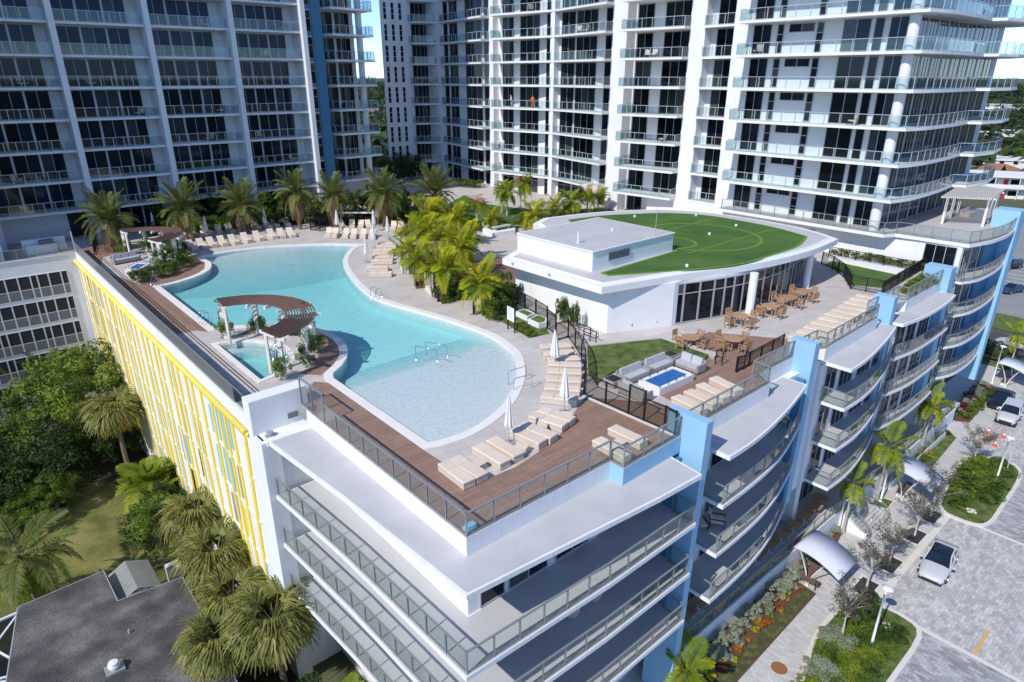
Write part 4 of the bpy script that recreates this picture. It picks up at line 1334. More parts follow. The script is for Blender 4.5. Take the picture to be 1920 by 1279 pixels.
CROWN = {
 'broad_a': leaf_cloud('crown', ['leaf_mid', 'leaf_mid', 'leaf_bright', 'leaf_dark'], ball_clumps(1, 1, 0.8, 90, 0.20, 1), 150, 0.034, 1),
 'broad_b': leaf_cloud('crown', ['leaf_bright', 'leaf_mid', 'leaf_bright'], ball_clumps(1, 1, 0.75, 90, 0.20, 2), 150, 0.034, 2),
 'broad_c': leaf_cloud('crown', ['leaf_dark', 'leaf_mid', 'leaf_dark'], ball_clumps(1, 1, 0.85, 85, 0.21, 3), 140, 0.036, 3),
 'olive': leaf_cloud('crown', ['leaf_olive', 'leaf_mid', 'leaf_olive', 'leaf_dark'], ball_clumps(1, 1, 0.8, 80, 0.21, 4), 140, 0.036, 4),
 'shrub_a': leaf_cloud('crown', ['leaf_mid', 'leaf_dark', 'leaf_bright'], ball_clumps(1, 1, 0.8, 22, 0.34, 5), 75, 0.085, 5),
 'shrub_b': leaf_cloud('crown', ['leaf_dark', 'leaf_dark', 'leaf_mid'], ball_clumps(1, 1, 0.85, 22, 0.34, 6), 75, 0.088, 6),
 'shrub_c': leaf_cloud('crown', ['leaf_bright', 'leaf_mid'], ball_clumps(1, 1, 0.75, 20, 0.35, 7), 75, 0.085, 7),
 'silver': leaf_cloud('crown', ['leaf_silver'], ball_clumps(1, 1, 0.8, 18, 0.36, 8), 85, 0.085, 8, up=0.8),
 'rust': leaf_cloud('crown', ['leaf_rust', 'leaf_rust', 'palm_amber'], ball_clumps(1, 1, 0.7, 8, 0.5, 9), 30, 0.26, 9, up=1.0),
 'gold': leaf_cloud('crown', ['palm_gold', 'leaf_bright'], ball_clumps(1, 1, 0.7, 8, 0.5, 10), 30, 0.22, 10, up=1.0),
 'maroon': leaf_cloud('crown', ['leaf_maroon'], ball_clumps(1, 1, 0.8, 8, 0.5, 11), 30, 0.26, 11, up=1.0),
 'grassy': leaf_cloud('crown', ['leaf_bright', 'palm_lime', 'leaf_mid'], ball_clumps(1, 1, 0.5, 16, 0.42, 12), 150, 0.075, 12, up=-0.3),
}
def shrub(kind, name, base, r, hh, label, cat='shrub', group=None, rz=None):
    t = thing(name, label, cat, base, group)
    put('stem', trunk_mesh('trunk', 1.0, 0.7), t, (0, 0, -0.03), 0, (0.05, 0.05, hh * 0.5))
    put('crown', CROWN[kind], t, (0, 0, hh * 0.5), (_prng.uniform(0, 6.28) if rz is None else rz), (r, r * _prng.uniform(0.85, 1.15), hh * 0.58))
    return t
def tree(kind, name, base, r, h, label, group=None, trunk_h=None, flat=1.0, cat='tree'):
    t = thing(name, label, cat, base, group)
    rg = _prng
    cz = h - r * 0.75 * flat
    put('trunk', trunk_mesh('trunk', 1.0, 0.6), t, (0, 0, -0.1), rg.uniform(0, 6), (0.05 * r + 0.12, 0.05 * r + 0.12, max(1.0, cz - 0.1)))
    lm = MB()
    for k in range(5):
        a = k * 1.257 + rg.uniform(-0.3, 0.3)
        lm.tube([(0, 0, cz * 0.6), (math.cos(a) * r * 0.3, math.sin(a) * r * 0.3, cz * 0.85), (math.cos(a) * r * 0.65, math.sin(a) * r * 0.65, cz + 0.15 * r)], [0.09, 0.06, 0.03], 5)
    lm.build('limb', 'trunk', t)
    put('crown', CROWN[kind], t, (0, 0, cz), rg.uniform(0, 6.28), (r, r * rg.uniform(0.88, 1.12), r * flat))
    return t

# ================================================================ loungers
def make_lounger(upright):
    t = thing('sun_lounger', 'x', 'sun lounger')
    MB().prism([(-0.98, -0.31), (0.98, -0.31), (0.98, 0.31), (-0.98, 0.31)], 0.03, 0.29).build('base', 'lounger_base', t)
    for sx, sy in ((-0.85, -0.25), (-0.85, 0.25), (0.85, -0.25), (0.85, 0.25)):
        MB().box(sx - 0.04, sx + 0.04, sy - 0.04, sy + 0.04, 0, 0.04).build('foot', 'brown_wood', t)
    def cushion(w):
        m = MB()
        e = 0.035
        v = []
        for z, i in ((0.0, e * 0.4), (0.03, 0.0), (0.085, 0.0), (0.115, e)):
            v += [(i, -0.33 + i, z), (w - i, -0.33 + i, z), (w - i, 0.33 - i, z), (i, 0.33 - i, z)]
        f = [(3, 2, 1, 0), (12, 13, 14, 15)]
        for k in range(3):
            for q in range(4):
                p = (q + 1) % 4
                f.append((4 * k + q, 4 * k + p, 4 * k + 4 + p, 4 * k + 4 + q))
        return m.add(v, f)
    put('seat_cushion', cushion(1.28).mesh('seat_cushion', 'cushion'), t, (-0.28, 0, 0.29))
    o = put('back_cushion', cushion(0.72).mesh('back_cushion', 'cushion'), t, (-0.28, 0, 0.30 if not upright else 0.31), (0, R(42) if upright else 0, math.pi) if upright else (0, 0, math.pi))
    if upright:
        o.rotation_euler = (0, -R(44), math.pi)
        MB().bar((-0.80, 0, 0.25), (-0.72, 0, 0.72), 0.05).build('back_stay', 'lounger_base', t)
    else:
        o.scale = (0.98, 1, 1)
    return t
flat = make_lounger(False)
up = make_lounger(True)
def feet(pts_pairs, axis_fn, z=0.0):
    out = []
    for A, B in pts_pairs:
        A, B = Vector(A), Vector(B)
        m = (A + B) / 2
        d = B - A
        n = Vector((-d.y, d.x)).normalized()
        want = axis_fn(m)
        if n.dot(want) < 0: n = -n
        out.append((m, n))
    return out
pool_c = Vector((8.3, 14.0))
topool = lambda m: pool_c - m
FLAT = []; UPR = []
def flat_row(lst, sign, lab, group, n_from='left'):
    N_ = len(lst)
    for i, (m, n) in enumerate(lst):
        c = m + n * (0.98 * sign)
        FLAT.append(((c.x, c.y, 0.008), math.atan2(-n.y * sign, -n.x * sign), 1.0, lab % ORD[i], group))
prs = feet([((1.80,2.54), (2.42,2.52)), ((2.48,2.51), (3.18,2.54)), ((3.93,2.68), (4.58,2.70)), ((4.77,2.74), (5.44,2.75)),
            ((6.40,2.84), (7.08,2.93)), ((7.12,2.83), (7.86,2.96)), ((8.35,3.26), (9.06,3.45)), ((9.04,3.40), (9.72,3.58))], topool)
flat_row(prs, 1, 'flat beige sun lounger, %s along the curved near pool edge counted from the corner railing', 'loungers paired round the near pool bay')
z4 = 0.4
E_ = [(10.67,4.53), (11.74,5.28), (12.62,6.02), (13.48,6.77), (14.29,7.54), (15.07,8.30), (15.64,9.20), (16.09,10.02), (16.78,11.10)]
flat_row(feet(list(zip(E_[:-1], E_[1:])), topool), 1, 'flat beige sun lounger, %s from the front in the row along the glass fence', 'loungers packed along the black glass fence')
down = lambda m: Vector((0, -1))
H_ = [((15.00,1.74), (15.89,1.65)), ((16.06,1.72), (17.01,1.62)), ((17.25,1.79), (18.25,1.62)), ((18.60,1.81), (19.52,1.61))]
flat_row(feet(H_, down), 1, 'flat cream sun lounger, %s of four beside the fire table, counted from the blue fin', 'loungers beside the fire table')
flat_row(feet([((9.94,1.68), (10.64,1.69)), ((8.56,1.40), (9.18,1.38))], down), 1, 'flat cream sun lounger on the wood deck by the blue jog, %s from the gate', 'loungers at the blue corner')
_s, _e = Vector((28.67,2.16)), Vector((41.06,3.13))
_ax = (Vector((32.30,0.81)) - Vector((32.13,2.04))).normalized()
row = []
for i in range(11):
    m = _s.lerp(_e, i / 10)
    row.append((m, _ax))
flat_row(row, 1, 'flat cream sun lounger on the far terrace, %s from the near blue fin', 'loungers along the far terrace rail')
# far flat group beside the golden palms
_ax = (Vector((18.13,35.92)) - Vector((16.82,37.05))).normalized()
for i, (x, y) in enumerate([(21.66,43.00), (21.04,42.15), (19.97,40.85), (19.34,39.97), (18.50,38.63), (17.80,37.52), (16.23,35.75), (15.50,33.92)][::-1]):
    c = Vector((x, y)) + _ax * 0.75
    FLAT.append(((c.x, c.y, 0.008), math.atan2(_ax.y, _ax.x), 1.0, 'flat beige sun lounger, %s from the pool ladder in the group by golden palms' % ORD[i], 'flat loungers by the golden palms'))
for g_ in sorted(set(f[4] for f in FLAT)):
    pass
for i, (loc, rz, sc, lab, grp) in enumerate(FLAT):
    if i == 0:
        flat.location = loc; flat.rotation_euler = (0, 0, rz); flat['label'] = lab; flat['group'] = grp
    else:
        copy_tree(flat, loc, rz, sc, lab, grp)
# upright rows at the far edge
def up_row(pts, lab, grp, away):
    n = len(pts)
    for i, p in enumerate(pts):
        a, b = Vector(pts[max(0, i - 1)]), Vector(pts[min(n - 1, i + 1)])
        d = (b - a)
        nn = Vector((-d.y, d.x)).normalized()
        if nn.dot(away) < 0: nn = -nn
        nn = (nn + 0.6 * away).normalized()
        c = Vector(p) + nn * 0.98
        UPR.append(((c.x, c.y, 0.008), math.atan2(-nn.y, -nn.x), 1.0, lab % ORD[i], grp))
aw = Vector((-0.12, 1)).normalized()
up_row([(5.77,53.79), (6.67,53.73), (7.73,53.79), (8.62,53.76), (9.66,53.63), (10.82,53.52), (12.18,53.55), (13.46,53.51), (14.89,53.49), (15.64,53.15), (16.65,52.82)], 'beige sun lounger with raised back, %s from left in front row at far pool edge', 'front row of raised loungers', aw)
up_row([(9.13,59.35), (10.42,60.19), (11.18,59.88), (12.48,59.37), (15.41,59.41), (16.46,58.61), (17.47,59.05), (18.57,58.60)], 'beige sun lounger with raised back, %s from left in back row before the hedge', 'back row of raised loungers', aw)
aw = Vector((0.25, 1)).normalized()
up_row([(19.27,50.12), (19.74,49.55), (20.56,48.57), (21.14,47.86), (21.87,47.09), (22.47,46.31)], 'beige raised lounger, %s from left in front row at the far corner', 'front row at the far corner', aw)
up_row([(22.77,52.63), (23.54,52.54), (24.07,51.51), (25.04,51.04)], 'beige raised lounger, %s from left in back row at the far corner', 'back row at the far corner', aw)
up_row([(26.58,48.57), (27.10,47.93)], 'beige raised lounger of the pair before golden palms, %s from left', 'pair of raised loungers by the palms', aw)
for i, (loc, rz, sc, lab, grp) in enumerate(UPR):
    if i == 0:
        up.location = loc; up.rotation_euler = (0, 0, rz); up['label'] = lab; up['group'] = grp
    else:
        copy_tree(up, loc, rz, sc, lab, grp)

# small box side tables between lounger pairs
def side_table(p, rz, lab, grp='lounger side tables'):
    t = thing('side_table', lab, 'side table', (p[0], p[1], 0.008), grp)
    t.rotation_euler = (0, 0, rz)
    MB().box(-0.24, 0.24, -0.24, 0.24, 0.02, 0.30).build('body', 'lounger_base', t)
    MB().box(-0.26, 0.26, -0.26, 0.26, 0.30, 0.35).build('top', 'cushion', t)
    return t
side_table((3.39,3.47), 0.1, 'small beige box table between the first two lounger pairs')
side_table((5.72,3.21), 0.5, 'small beige box table between the second and third lounger pairs')
side_table((7.91,4.15), 0.7, 'small beige box table between the third and fourth lounger pairs')
side_table((9.53,0.54), 0.0, 'beige box table between the two loungers at the blue corner')
side_table((9.61,4.08), 0.7, 'small beige box table at the foot of the second umbrella')

# ================================================================ umbrellas, closed
def umbrella(p, h, lab, lean=0.0, open_=0.0, rz=0.0):
    t = thing('umbrella', lab, 'umbrella', (p[0], p[1], 0.0), 'closed white umbrellas')
    t.rotation_euler = (0, 0, rz)
    MB().tube([(0, 0, 0.03), (lean, 0, h)], 0.028, 7).build('pole', 'mullion', t)
    MB().lathe([(0.30, 0), (0.30, 0.05), (0.06, 0.09), (0.05, 0.22)], 14).build('base', 'grey_panel', t)
    n = 16
    prof = [(0.05, h + 0.02), (0.10 + open_ * 0.25, h - 0.35), (0.16 + open_ * 0.6, h - 0.95), (0.21 + open_ * 0.9, h - 1.45), (0.17 + open_ * 0.9, h - 1.62)]
    vs = []; fs = []
    for i, (r, z) in enumerate(prof):
        for k in range(n):
            a = 2 * math.pi * k / n
            q = r * (1.12 if k % 2 else 0.72)
            vs.append((q * math.cos(a) + lean * (z / h), q * math.sin(a), z))
    for i in range(len(prof) - 1):
        for k in range(n):
            k2 = (k + 1) % n
            fs.append((i * n + k2, i * n + k, (i + 1) * n + k, (i + 1) * n + k2))
    fs.append(tuple(range(n)))
    MB().add(vs, fs).build('canopy', 'umbrella_cloth', t)
    MB().tube([(lean, 0, h), (lean, 0, h + 0.12)], 0.02, 6).build('finial', 'white_metal', t)
umbrella((5.84,4.30), 2.5, 'closed white umbrella rising between the nearest lounger pairs', 0.02)
umbrella((10.05,4.75), 2.5, 'closed white umbrella between the near lounger pairs and fence row', 0.05, 0.03, 1)
umbrella((13.66,9.14), 2.4, 'closed white umbrella over the loungers by the glass fence', 0.03, 0.05, 2)
umbrella((7.85,59.54), 2.5, 'half-opened white umbrella by the far palm trunk', 0.1, 0.45, 0.5)
umbrella((9.46,58.82), 2.4, 'closed white umbrella behind third lounger of the far row')
umbrella((12.92,58.62), 2.5, 'closed white umbrella beside the pale palm trunk at far edge', 0.04)
umbrella((15.84,58.47), 2.5, 'closed white umbrella in the middle of the far back row')
umbrella((21.82,52.72), 2.4, 'closed white umbrella at left end of far corner loungers', 0.05, 0.03)
umbrella((23.95,55.52), 2.6, 'closed white umbrella before the hedge behind the far corner loungers')
umbrella((26.95,52.51), 2.6, 'slim closed white umbrella before the date palm trunk')
umbrella((24.98,49.97), 2.4, 'closed white umbrella at right end of far corner back row')
umbrella((24.47,46.12), 2.3, 'closed white umbrella alone on the paving by golden palms')
umbrella((20.85,42.84), 2.5, 'closed white umbrella beyond the flat loungers at the pool kink')
umbrella((17.51,38.47), 2.4, 'closed white umbrella at pool side of the flat lounger group')
umbrella((5.83,65.14), 2.3, 'closed umbrella seen above the small pergola roof')

# ================================================================ sofas and fire table
def sofa(name, w, lab, grp=None):
    t = thing(name, lab, 'sofa', (0, 0, 0), grp)
    MB().box(-w / 2, w / 2, -0.42, 0.42, 0.10, 0.30).build('frame', 'grey_wicker', t)
    MB().box(-w / 2, w / 2, 0.30, 0.42, 0.30, 0.72).build('backrest', 'grey_wicker', t)
    for s in (-1, 1):
        MB().box(s * w / 2 - (0.12 if s > 0 else 0), s * w / 2 + (0.12 if s < 0 else 0), -0.42, 0.30, 0.30, 0.56).build('armrest', 'grey_wicker', t)
        for q in (-0.36, 0.36):
            MB().box(s * (w / 2 - 0.08) - 0.03, s * (w / 2 - 0.08) + 0.03, q - 0.03, q + 0.03, 0, 0.10).build('leg', 'black_metal', t)
    n = 3 if w > 1.9 else 2
    cw = (w - 0.28) / n
    for i in range(n):
        x = -w / 2 + 0.14 + i * cw
        MB().box(x + 0.01, x + cw - 0.01, -0.40, 0.28, 0.30, 0.44).build('seat_cushion', 'grey_cushion', t)
        m = MB()
        m.add([(x + 0.02, 0.10, 0.44), (x + cw - 0.02, 0.10, 0.44), (x + cw - 0.02, 0.27, 0.46), (x + 0.02, 0.27, 0.46), (x + 0.04, 0.18, 0.86), (x + cw - 0.04, 0.18, 0.86), (x + cw - 0.04, 0.30, 0.86), (x + 0.04, 0.30, 0.86)],
              [(0, 3, 2, 1), (4, 5, 6, 7), (0, 1, 5, 4), (1, 2, 6, 5), (2, 3, 7, 6), (3, 0, 4, 7)]).build('back_cushion', 'grey_cushion', t)
    return t
def put_sofa(t, p, rz):
    t.location = (p[0], p[1], 0.008); t.rotation_euler = (0, 0, rz)
_d = Vector((18.13,4.94)) - Vector((15.95,5.01))
_ra = math.atan2(_d.y, _d.x)
put_sofa(sofa('sofa', 2.1, 'grey three-seat sofa backing onto the grass slope, left of the two'), (15.95,5.01), _ra)
put_sofa(sofa('sofa', 2.1, 'grey three-seat sofa backing onto the grass slope, right of the two'), (18.13,4.94), _ra)
put_sofa(sofa('sofa', 1.8, 'grey two-seat sofa at the far end of the blue fire table'), (19.71,3.77), _ra - R(90))
put_sofa(sofa('sofa', 1.8, 'grey sofa seen from behind, next to the black glass gate'), (14.33,3.53), _ra + R(90))
for p, lab in (((14.56,5.30), 'grey wicker side table in the corner of the sofas near the fence'), ((20.00,5.42), 'grey wicker side table in the far corner between the sofas')):
    t = thing('side_table', lab, 'side table', (p[0], p[1], 0.008))
    t.rotation_euler = (0, 0, _ra)
    MB().box(-0.42, 0.42, -0.42, 0.42, 0.06, 0.40).build('body', 'grey_wicker', t)
    MB().box(-0.34, 0.34, -0.34, 0.34, 0.40, 0.43).build('top', 'black_metal', t)
def fire_table(p, rz, L, W, lab, round_=False):
    t = thing('fire_table', lab, 'fire table', (p[0], p[1], 0.008))
    t.rotation_euler = (0, 0, rz)
    m = MB()
    m.box(-L / 2, L / 2, -W / 2, -W / 2 + 0.22, 0, 0.45).box(-L / 2, L / 2, W / 2 - 0.22, W / 2, 0, 0.45)
    m.box(-L / 2, -L / 2 + 0.22, -W / 2 + 0.22, W / 2 - 0.22, 0, 0.45).box(L / 2 - 0.22, L / 2, -W / 2 + 0.22, W / 2 - 0.22, 0, 0.45)
    m.build('surround', 'white_clean', t)
    rg = random.Random(3)
    gx, gy = 44, 20
    vs = [(lerp(-L / 2 + 0.22, L / 2 - 0.22, i / gx), lerp(-W / 2 + 0.22, W / 2 - 0.22, j / gy), 0.39 + rg.uniform(-0.02, 0.03)) for j in range(gy + 1) for i in range(gx + 1)]
    fs = [(j * (gx + 1) + i, j * (gx + 1) + i + 1, (j + 1) * (gx + 1) + i + 1, (j + 1) * (gx + 1) + i) for j in range(gy) for i in range(gx)]
    tag(MB().add(vs, fs).build('blue_glass', 'blue_glass_chips', t), kind='stuff')
    for i in range(5):
        for s in (-1, 1):
            x = lerp(-L / 2 + 0.1, L / 2 - 0.1, i / 4)
            MB().lathe([(0.03, 0), (0.02, 0.02), (0.02, 0.16), (0.035, 0.19)], 8, (x, s * (W / 2 - 0.09), 0.45)).build('torch', 'black_metal', t)
_fd = Vector((19.30,3.15)) - Vector((15.66,3.23))
fire_table((16.90,3.36), math.atan2(_fd.y, _fd.x), 3.1, 1.5, 'long white fire table filled with blue glass among grey sofas')

# ================================================================ teak dining sets
def make_table():
    t = thing('dining_table', 'x', 'table')
    m = MB(); m.lathe([(0.02, 0.70), (0.58, 0.70), (0.60, 0.72), (0.60, 0.745), (0.58, 0.76), (0.02, 0.76)], 22)
    m.build('table_top', 'teak', t)
    for a in range(4):
        c, s = math.cos(R(45 + 90 * a)), math.sin(R(45 + 90 * a))
        MB().bar((0.42 * c, 0.42 * s, 0), (0.30 * c, 0.30 * s, 0.70), 0.06).build('leg', 'teak', t)
    MB().bar((-0.3, -0.3, 0.62), (0.3, 0.3, 0.62), 0.05).bar((-0.3, 0.3, 0.60), (0.3, -0.3, 0.60), 0.05).build('apron', 'teak', t)
    return t
def make_chair():
    t = thing('dining_chair', 'x', 'chair')
    for i in range(5):
        x = -0.22 + 0.11 * i
        MB().box(x - 0.05, x + 0.045, -0.25, 0.24, 0.41, 0.44).build('seat_slat', 'teak', t)
    for sx in (-0.25, 0.25):
        MB().bar((sx, 0.23, 0), (sx, 0.23, 0.62), 0.05).build('leg', 'teak', t)
        MB().bar((sx, -0.24, 0), (sx, -0.30, 0.92), 0.05).build('leg', 'teak', t)
        MB().bar((sx, -0.28, 0.63), (sx, 0.27, 0.63), 0.07, 0.03).build('armrest', 'teak', t)
    MB().bar((-0.25, -0.30, 0.90), (0.25, -0.30, 0.90), 0.05, 0.07).build('back_rail', 'teak', t)
    MB().bar((-0.25, -0.27, 0.56), (0.25, -0.27, 0.56), 0.04, 0.05).build('back_rail', 'teak', t)
    for i in range(5):
        x = -0.18 + 0.09 * i
        MB().bar((x, -0.27, 0.56), (x, -0.30, 0.90), 0.05, 0.02).build('back_slat', 'teak', t)
    return t
tb, ch = make_table(), make_chair()
TABS = [((28.77,5.90), 'round teak table nearest the clubhouse column'), ((32.30,5.67), 'round teak table second along the clubhouse glass front'), ((35.29,5.80), 'round teak table third along the clubhouse glass front'),
        ((37.75,5.82), 'round teak table furthest along the clubhouse glass front'), ((24.45,3.81), 'round teak table on the wood deck by black handrails'), ((22.60,5.77), 'round teak table on the wood deck behind the grass slope')]
WH = ['street side', 'right side', 'clubhouse side', 'left side']
first = True
tsp = []; csp = []
for i, (p, lab) in enumerate(TABS):
    tsp.append(((p[0], p[1], 0.008), 0.3 * i, 1.0, lab))
    for k in range(4):
        a = R(-100 + 90 * k) + 0.15 * (i % 3) - 0.1
        csp.append(((p[0] + 0.92 * math.cos(a), p[1] + 0.92 * math.sin(a), 0.008), a + R(90) , 1.0, 'teak armchair, %s of the %s' % (WH[k], lab.replace('round teak table ', 'table '))))
place(tb, tsp, 'round teak tables')
place(ch, csp, 'teak armchairs')

# ================================================================ pergolas over the spa and over the far lounge
def pergola(name, c, Ro, Ri, h, a0, a1, nsolid, lab, nposts=7):
    t = thing(name, lab, 'pergola', (c[0], c[1], 0), None, True)
    pt = lambda r, a, z: (c[0] + r * math.cos(R(a)), c[1] + r * math.sin(R(a)), z)
    # curved boards side by side from the inner to the outer edge
    nb = 11
    n = 16
    for j in range(nb):
        r = lerp(Ri, Ro, (j + 0.5) / nb)
        hw = 0.028
        vs = []; fs = []
        for i in range(n + 1):
            a = lerp(a0, a1, i / n)
            vs += [pt(r - hw, a, h), pt(r + hw, a, h), pt(r + hw, a, h + 0.115), pt(r - hw, a, h + 0.115)]
        for i in range(n):
            q = 4 * i
            for k in range(4):
                k2 = (k + 1) % 4
                fs.append((q + k, q + k2, q + 4 + k2, q + 4 + k))
        fs += [(0, 3, 2, 1), (4 * n, 4 * n + 1, 4 * n + 2, 4 * n + 3)]
        MB().add(vs, fs).build('slat', 'brown_wood', t)
    for i in range(nposts):
        a = lerp(a0 + 2, a1 - 2, i / (nposts - 1))
        MB().bar(pt(Ri - 0.25, a, h - 0.08), pt(Ro + 0.25, a, h - 0.08), 0.14, 0.18).build('beam', 'cream_paint', t)
        MB().tube([pt(Ro - 0.35, a, 0), pt(Ro - 0.35, a, h - 0.1)], 0.19, 4).build('post', 'cream_paint', t)
        if i in (0, nposts - 1):
            MB().tube([pt(Ri + 0.25, a, 0), pt(Ri + 0.25, a, h - 0.1)], 0.11, 4).build('post', 'cream_paint', t)
    return t
pergola('pergola', (-0.2, 22.8), 4.85, 2.95, 2.65, -80, 83, 0, 'curved brown slatted pergola on cream posts around the small spa pool')
c2 = (1.25,52.62)
pergola('pergola', c2, 4.1, 2.5, 2.45, -75, 95, 0, 'smaller curved brown pergola overgrown with vines at far pool end')
fire_table((0.41,49.38), 0.9, 2.2, 1.3, 'white fire table with blue glass beneath the far small pergola')
put_sofa(sofa('sofa', 2.4, 'beige sofa under the far pergola beside its fire table'), (0.32,53.49), R(10))
put_sofa(sofa('sofa', 1.8, 'beige sofa behind the posts of the far pergola'), (2.33,51.48), R(-50))
rngd = random.Random(11)
for i in range(7):
    a = lerp(-80, 83, i / 6)
    x, y = -0.2 + 4.5 * math.cos(R(a)), 22.8 + 4.5 * math.sin(R(a))
    sh = shrub(['shrub_c', 'shrub_a', 'grassy'][i % 3], 'climbing_vine', (x + 0.1, y, 0), 0.55, 1.6, 'leafy vine at the foot of the %s spa pergola post from the near end' % ORD[i], 'vine', 'vines on the spa pergola')
    vm = leaf_cloud('runner', ['leaf_mid', 'leaf_bright'], [(rngd.uniform(-.1, .1), rngd.uniform(-.1, .1), z * 0.3, 0.16) for z in range(10)], 16, 0.08, 90 + i)
    put('runner', vm, sh, (-0.1, 0, 0))
for i in range(7):
    a = lerp(-75, 95, i / 6)
    x, y = c2[0] + 3.75 * math.cos(R(a)), c2[1] + 3.75 * math.sin(R(a))
    sh = shrub(['shrub_a', 'shrub_c'][i % 2], 'climbing_vine', (x, y, 0), 0.7, 1.8, 'vine on the %s far pergola post from the pool side' % ORD[i], 'vine', 'vines on the far pergola')
    put('runner', leaf_cloud('runner', ['leaf_mid', 'leaf_bright'], [(rngd.uniform(-.15, .15), rngd.uniform(-.15, .15), z * 0.28, 0.2) for z in range(9)], 16, 0.09, 120 + i), sh)
for i, p in enumerate([(0.16,45.78), (0.82,45.86), (1.53,46.12), (2.37,46.75), (3.29,47.60), (4.23,48.75), (4.66,50.69), (-0.51,45.29)]):
    shrub(['shrub_a', 'shrub_b', 'shrub_c'][i % 3], 'shrub', (p[0], p[1], 0), 0.8, 1.2, 'dense green shrub, %s along the pool foot of the far pergola' % ORD[i], 'shrub', 'shrubs at the far pergola')

# ================================================================ pool rails and ladders
def hoop(name, lab, pts_list, cat='handrail', r=0.022):
    b = pts_list[0][0]
    t = thing(name, lab, cat, (b[0], b[1], 0), None, True)
    for pts in pts_list:
        MB().tube(pts, r, 6).build('rail', 'steel', t, True)
def grab(px, d, h=0.85):
    x, y = px
    n = Vector((d[0], d[1])).normalized()
    pts = []
    for k in range(9):
        a = math.pi * k / 8
        pts.append((x + n.x * (0.35 - 0.35 * math.cos(a)), y + n.y * (0.35 - 0.35 * math.cos(a)), 0.3 + (h - 0.3) * math.sin(a) ** 0.6 if 0 < k < 8 else (0 if k == 0 else -0.4)))
    return pts
def ladder(p, d, lab):
    side = Vector((-d[1], d[0])).normalized() * 0.28
    q = Vector(p)
    hoop('pool_ladder', lab, [grab(tuple(q - side), d), grab(tuple(q + side), d)], 'ladder')
ladder((0.09,31.16), (1, 0.05), 'steel ladder rails on the straight left pool edge')
ladder((-0.12,42.71), (1, 0.2), 'steel ladder rails at the far left pool corner')
ladder((12.89,28.35), (-1, -0.3), 'steel ladder rails at the curved right pool edge')
def zrail(a, b, lab, w=1.2, h=0.9):
    a, b = Vector(a), Vector(b)
    d = (b - a).normalized(); n = Vector((-d.y, d.x)) * w / 2
    L = []
    for s in (-1, 1):
        p, q = a + n * s, b + n * s
        L.append([(p.x, p.y, -0.3), (p.x, p.y, h - 0.25), (p.x + d.x * 0.1, p.y + d.y * 0.1, h - 0.2), (q.x, q.y, h), (q.x, q.y, -0.1)])
    hoop('pool_handrail', lab, L)
zrail((8.84,16.31), (9.18,14.46), 'thin steel handrail standing in the water at the beach ledge', 0.9)
zrail((10.06,9.01), (11.03,8.55), 'thin steel handrail crossing the white coping on the right', 1.1)
hoop('spa_handrail', 'steel handrail at the round side of the spa', [grab((2.23,22.04), (-1, 0)), grab((2.16,21.41), (-1, 0))])
hoop('spa_handrail', 'steel handrail standing in the spa water', [[(1.36,21.88) + (-0.6,), (1.50,22.22) + (0.5,), (1.47,21.24) + (0.5,), (1.27,20.76) + (-0.6,)]])

# ================================================================ black glass fence, gates, picket fences
def bfence(name, lab, pts, h, gap, cat='fence', glass=True, cap=True):
    x, y = pts[0]
    t = thing(name, lab, cat, (x, y, 0), None, True)
    segs = []
    for a, b in zip(pts[:-1], pts[1:]):
        a, b = Vector((*a, 0.02)), Vector((*b, 0.02))
        n = max(1, round((b - a).length / gap))
        segs += [(a.lerp(b, i / n), a.lerp(b, (i + 1) / n)) for i in range(n)]
    pmesh_ = unit_box('black_metal', 0.08, h)
    for i, (a, b) in enumerate(segs):
        d = b - a
        rz = math.atan2(d.y, d.x)
        put('post', pmesh_, t, a, rz, (0.08, 1, 1))
        MB().bar(a + Vector((0, 0, h - 0.05)), b + Vector((0, 0, h - 0.05)), 0.06, 0.05).bar(a + Vector((0, 0, 0.1)), b + Vector((0, 0, 0.1)), 0.05, 0.05).build('rail', 'black_metal', t)
        if glass:
            put('glass_pane', unit_box('smoked_glass', 0.012, h - 0.2), t, (a + b) / 2 + Vector((0, 0, 0.12)), rz, (d.length - 0.1, 1, 1))
        else:
            m = MB()
            k = max(2, int(d.length / 0.13))
            for j in range(1, k):
                p = a.lerp(b, j / k)
                m.box(p.x - 0.012, p.x + 0.012, p.y - 0.012, p.y + 0.012, 0.12, h - 0.05)
            m.build('pickets', 'black_metal', t)
            MB().bar(a + Vector((0, 0, h - 0.22)), b + Vector((0, 0, h - 0.22)), 0.03, 0.03).build('rail', 'black_metal', t)
    put('post', pmesh_, t, segs[-1][1], 0, (0.08, 1, 1))
    return t
bfence('glass_fence', 'curved black framed glass fence behind the lounger row', bez([(16.82,12.26), (17.86,12.14), (16.98,10.64), (16.01,9.15), (14.86,7.78), (13.57,6.53), (12.33,5.48)], 1), 1.3, 1.2)
bfence('glass_fence', 'straight black framed glass fence between the two wood decks', [(12.33,5.48), (12.40,2.39)], 1.35, 1.35)
bfence('glass_gate', 'black framed glass gate with tall posts in the deck fence', [(12.40,2.39), (12.41,1.40)], 1.75, 1.3, 'gate')
bfence('glass_fence', 'black framed glass panel between the gate and the railing', [(12.41,1.40), (12.48,0.17), (12.44,-0.50)], 1.35, 1.0)
structure('fence_kerb', MB().prism([(12.14,5.41), (12.33,-0.61), (12.46,-0.58), (12.30,5.44)], 0.008, 0.06), 'kerb')
bfence('picket_fence', 'dark picket fence beside the mini golf boxes', [(19.98,19.70), (19.82,18.66), (19.53,17.13), (19.05,15.41)], 1.15, 1.4, 'fence', False)
bfence('picket_gate', 'tall dark picket gate beside the white clubhouse wall', [(17.99,14.31), (17.50,12.97)], 1.5, 1.1, 'gate', False)
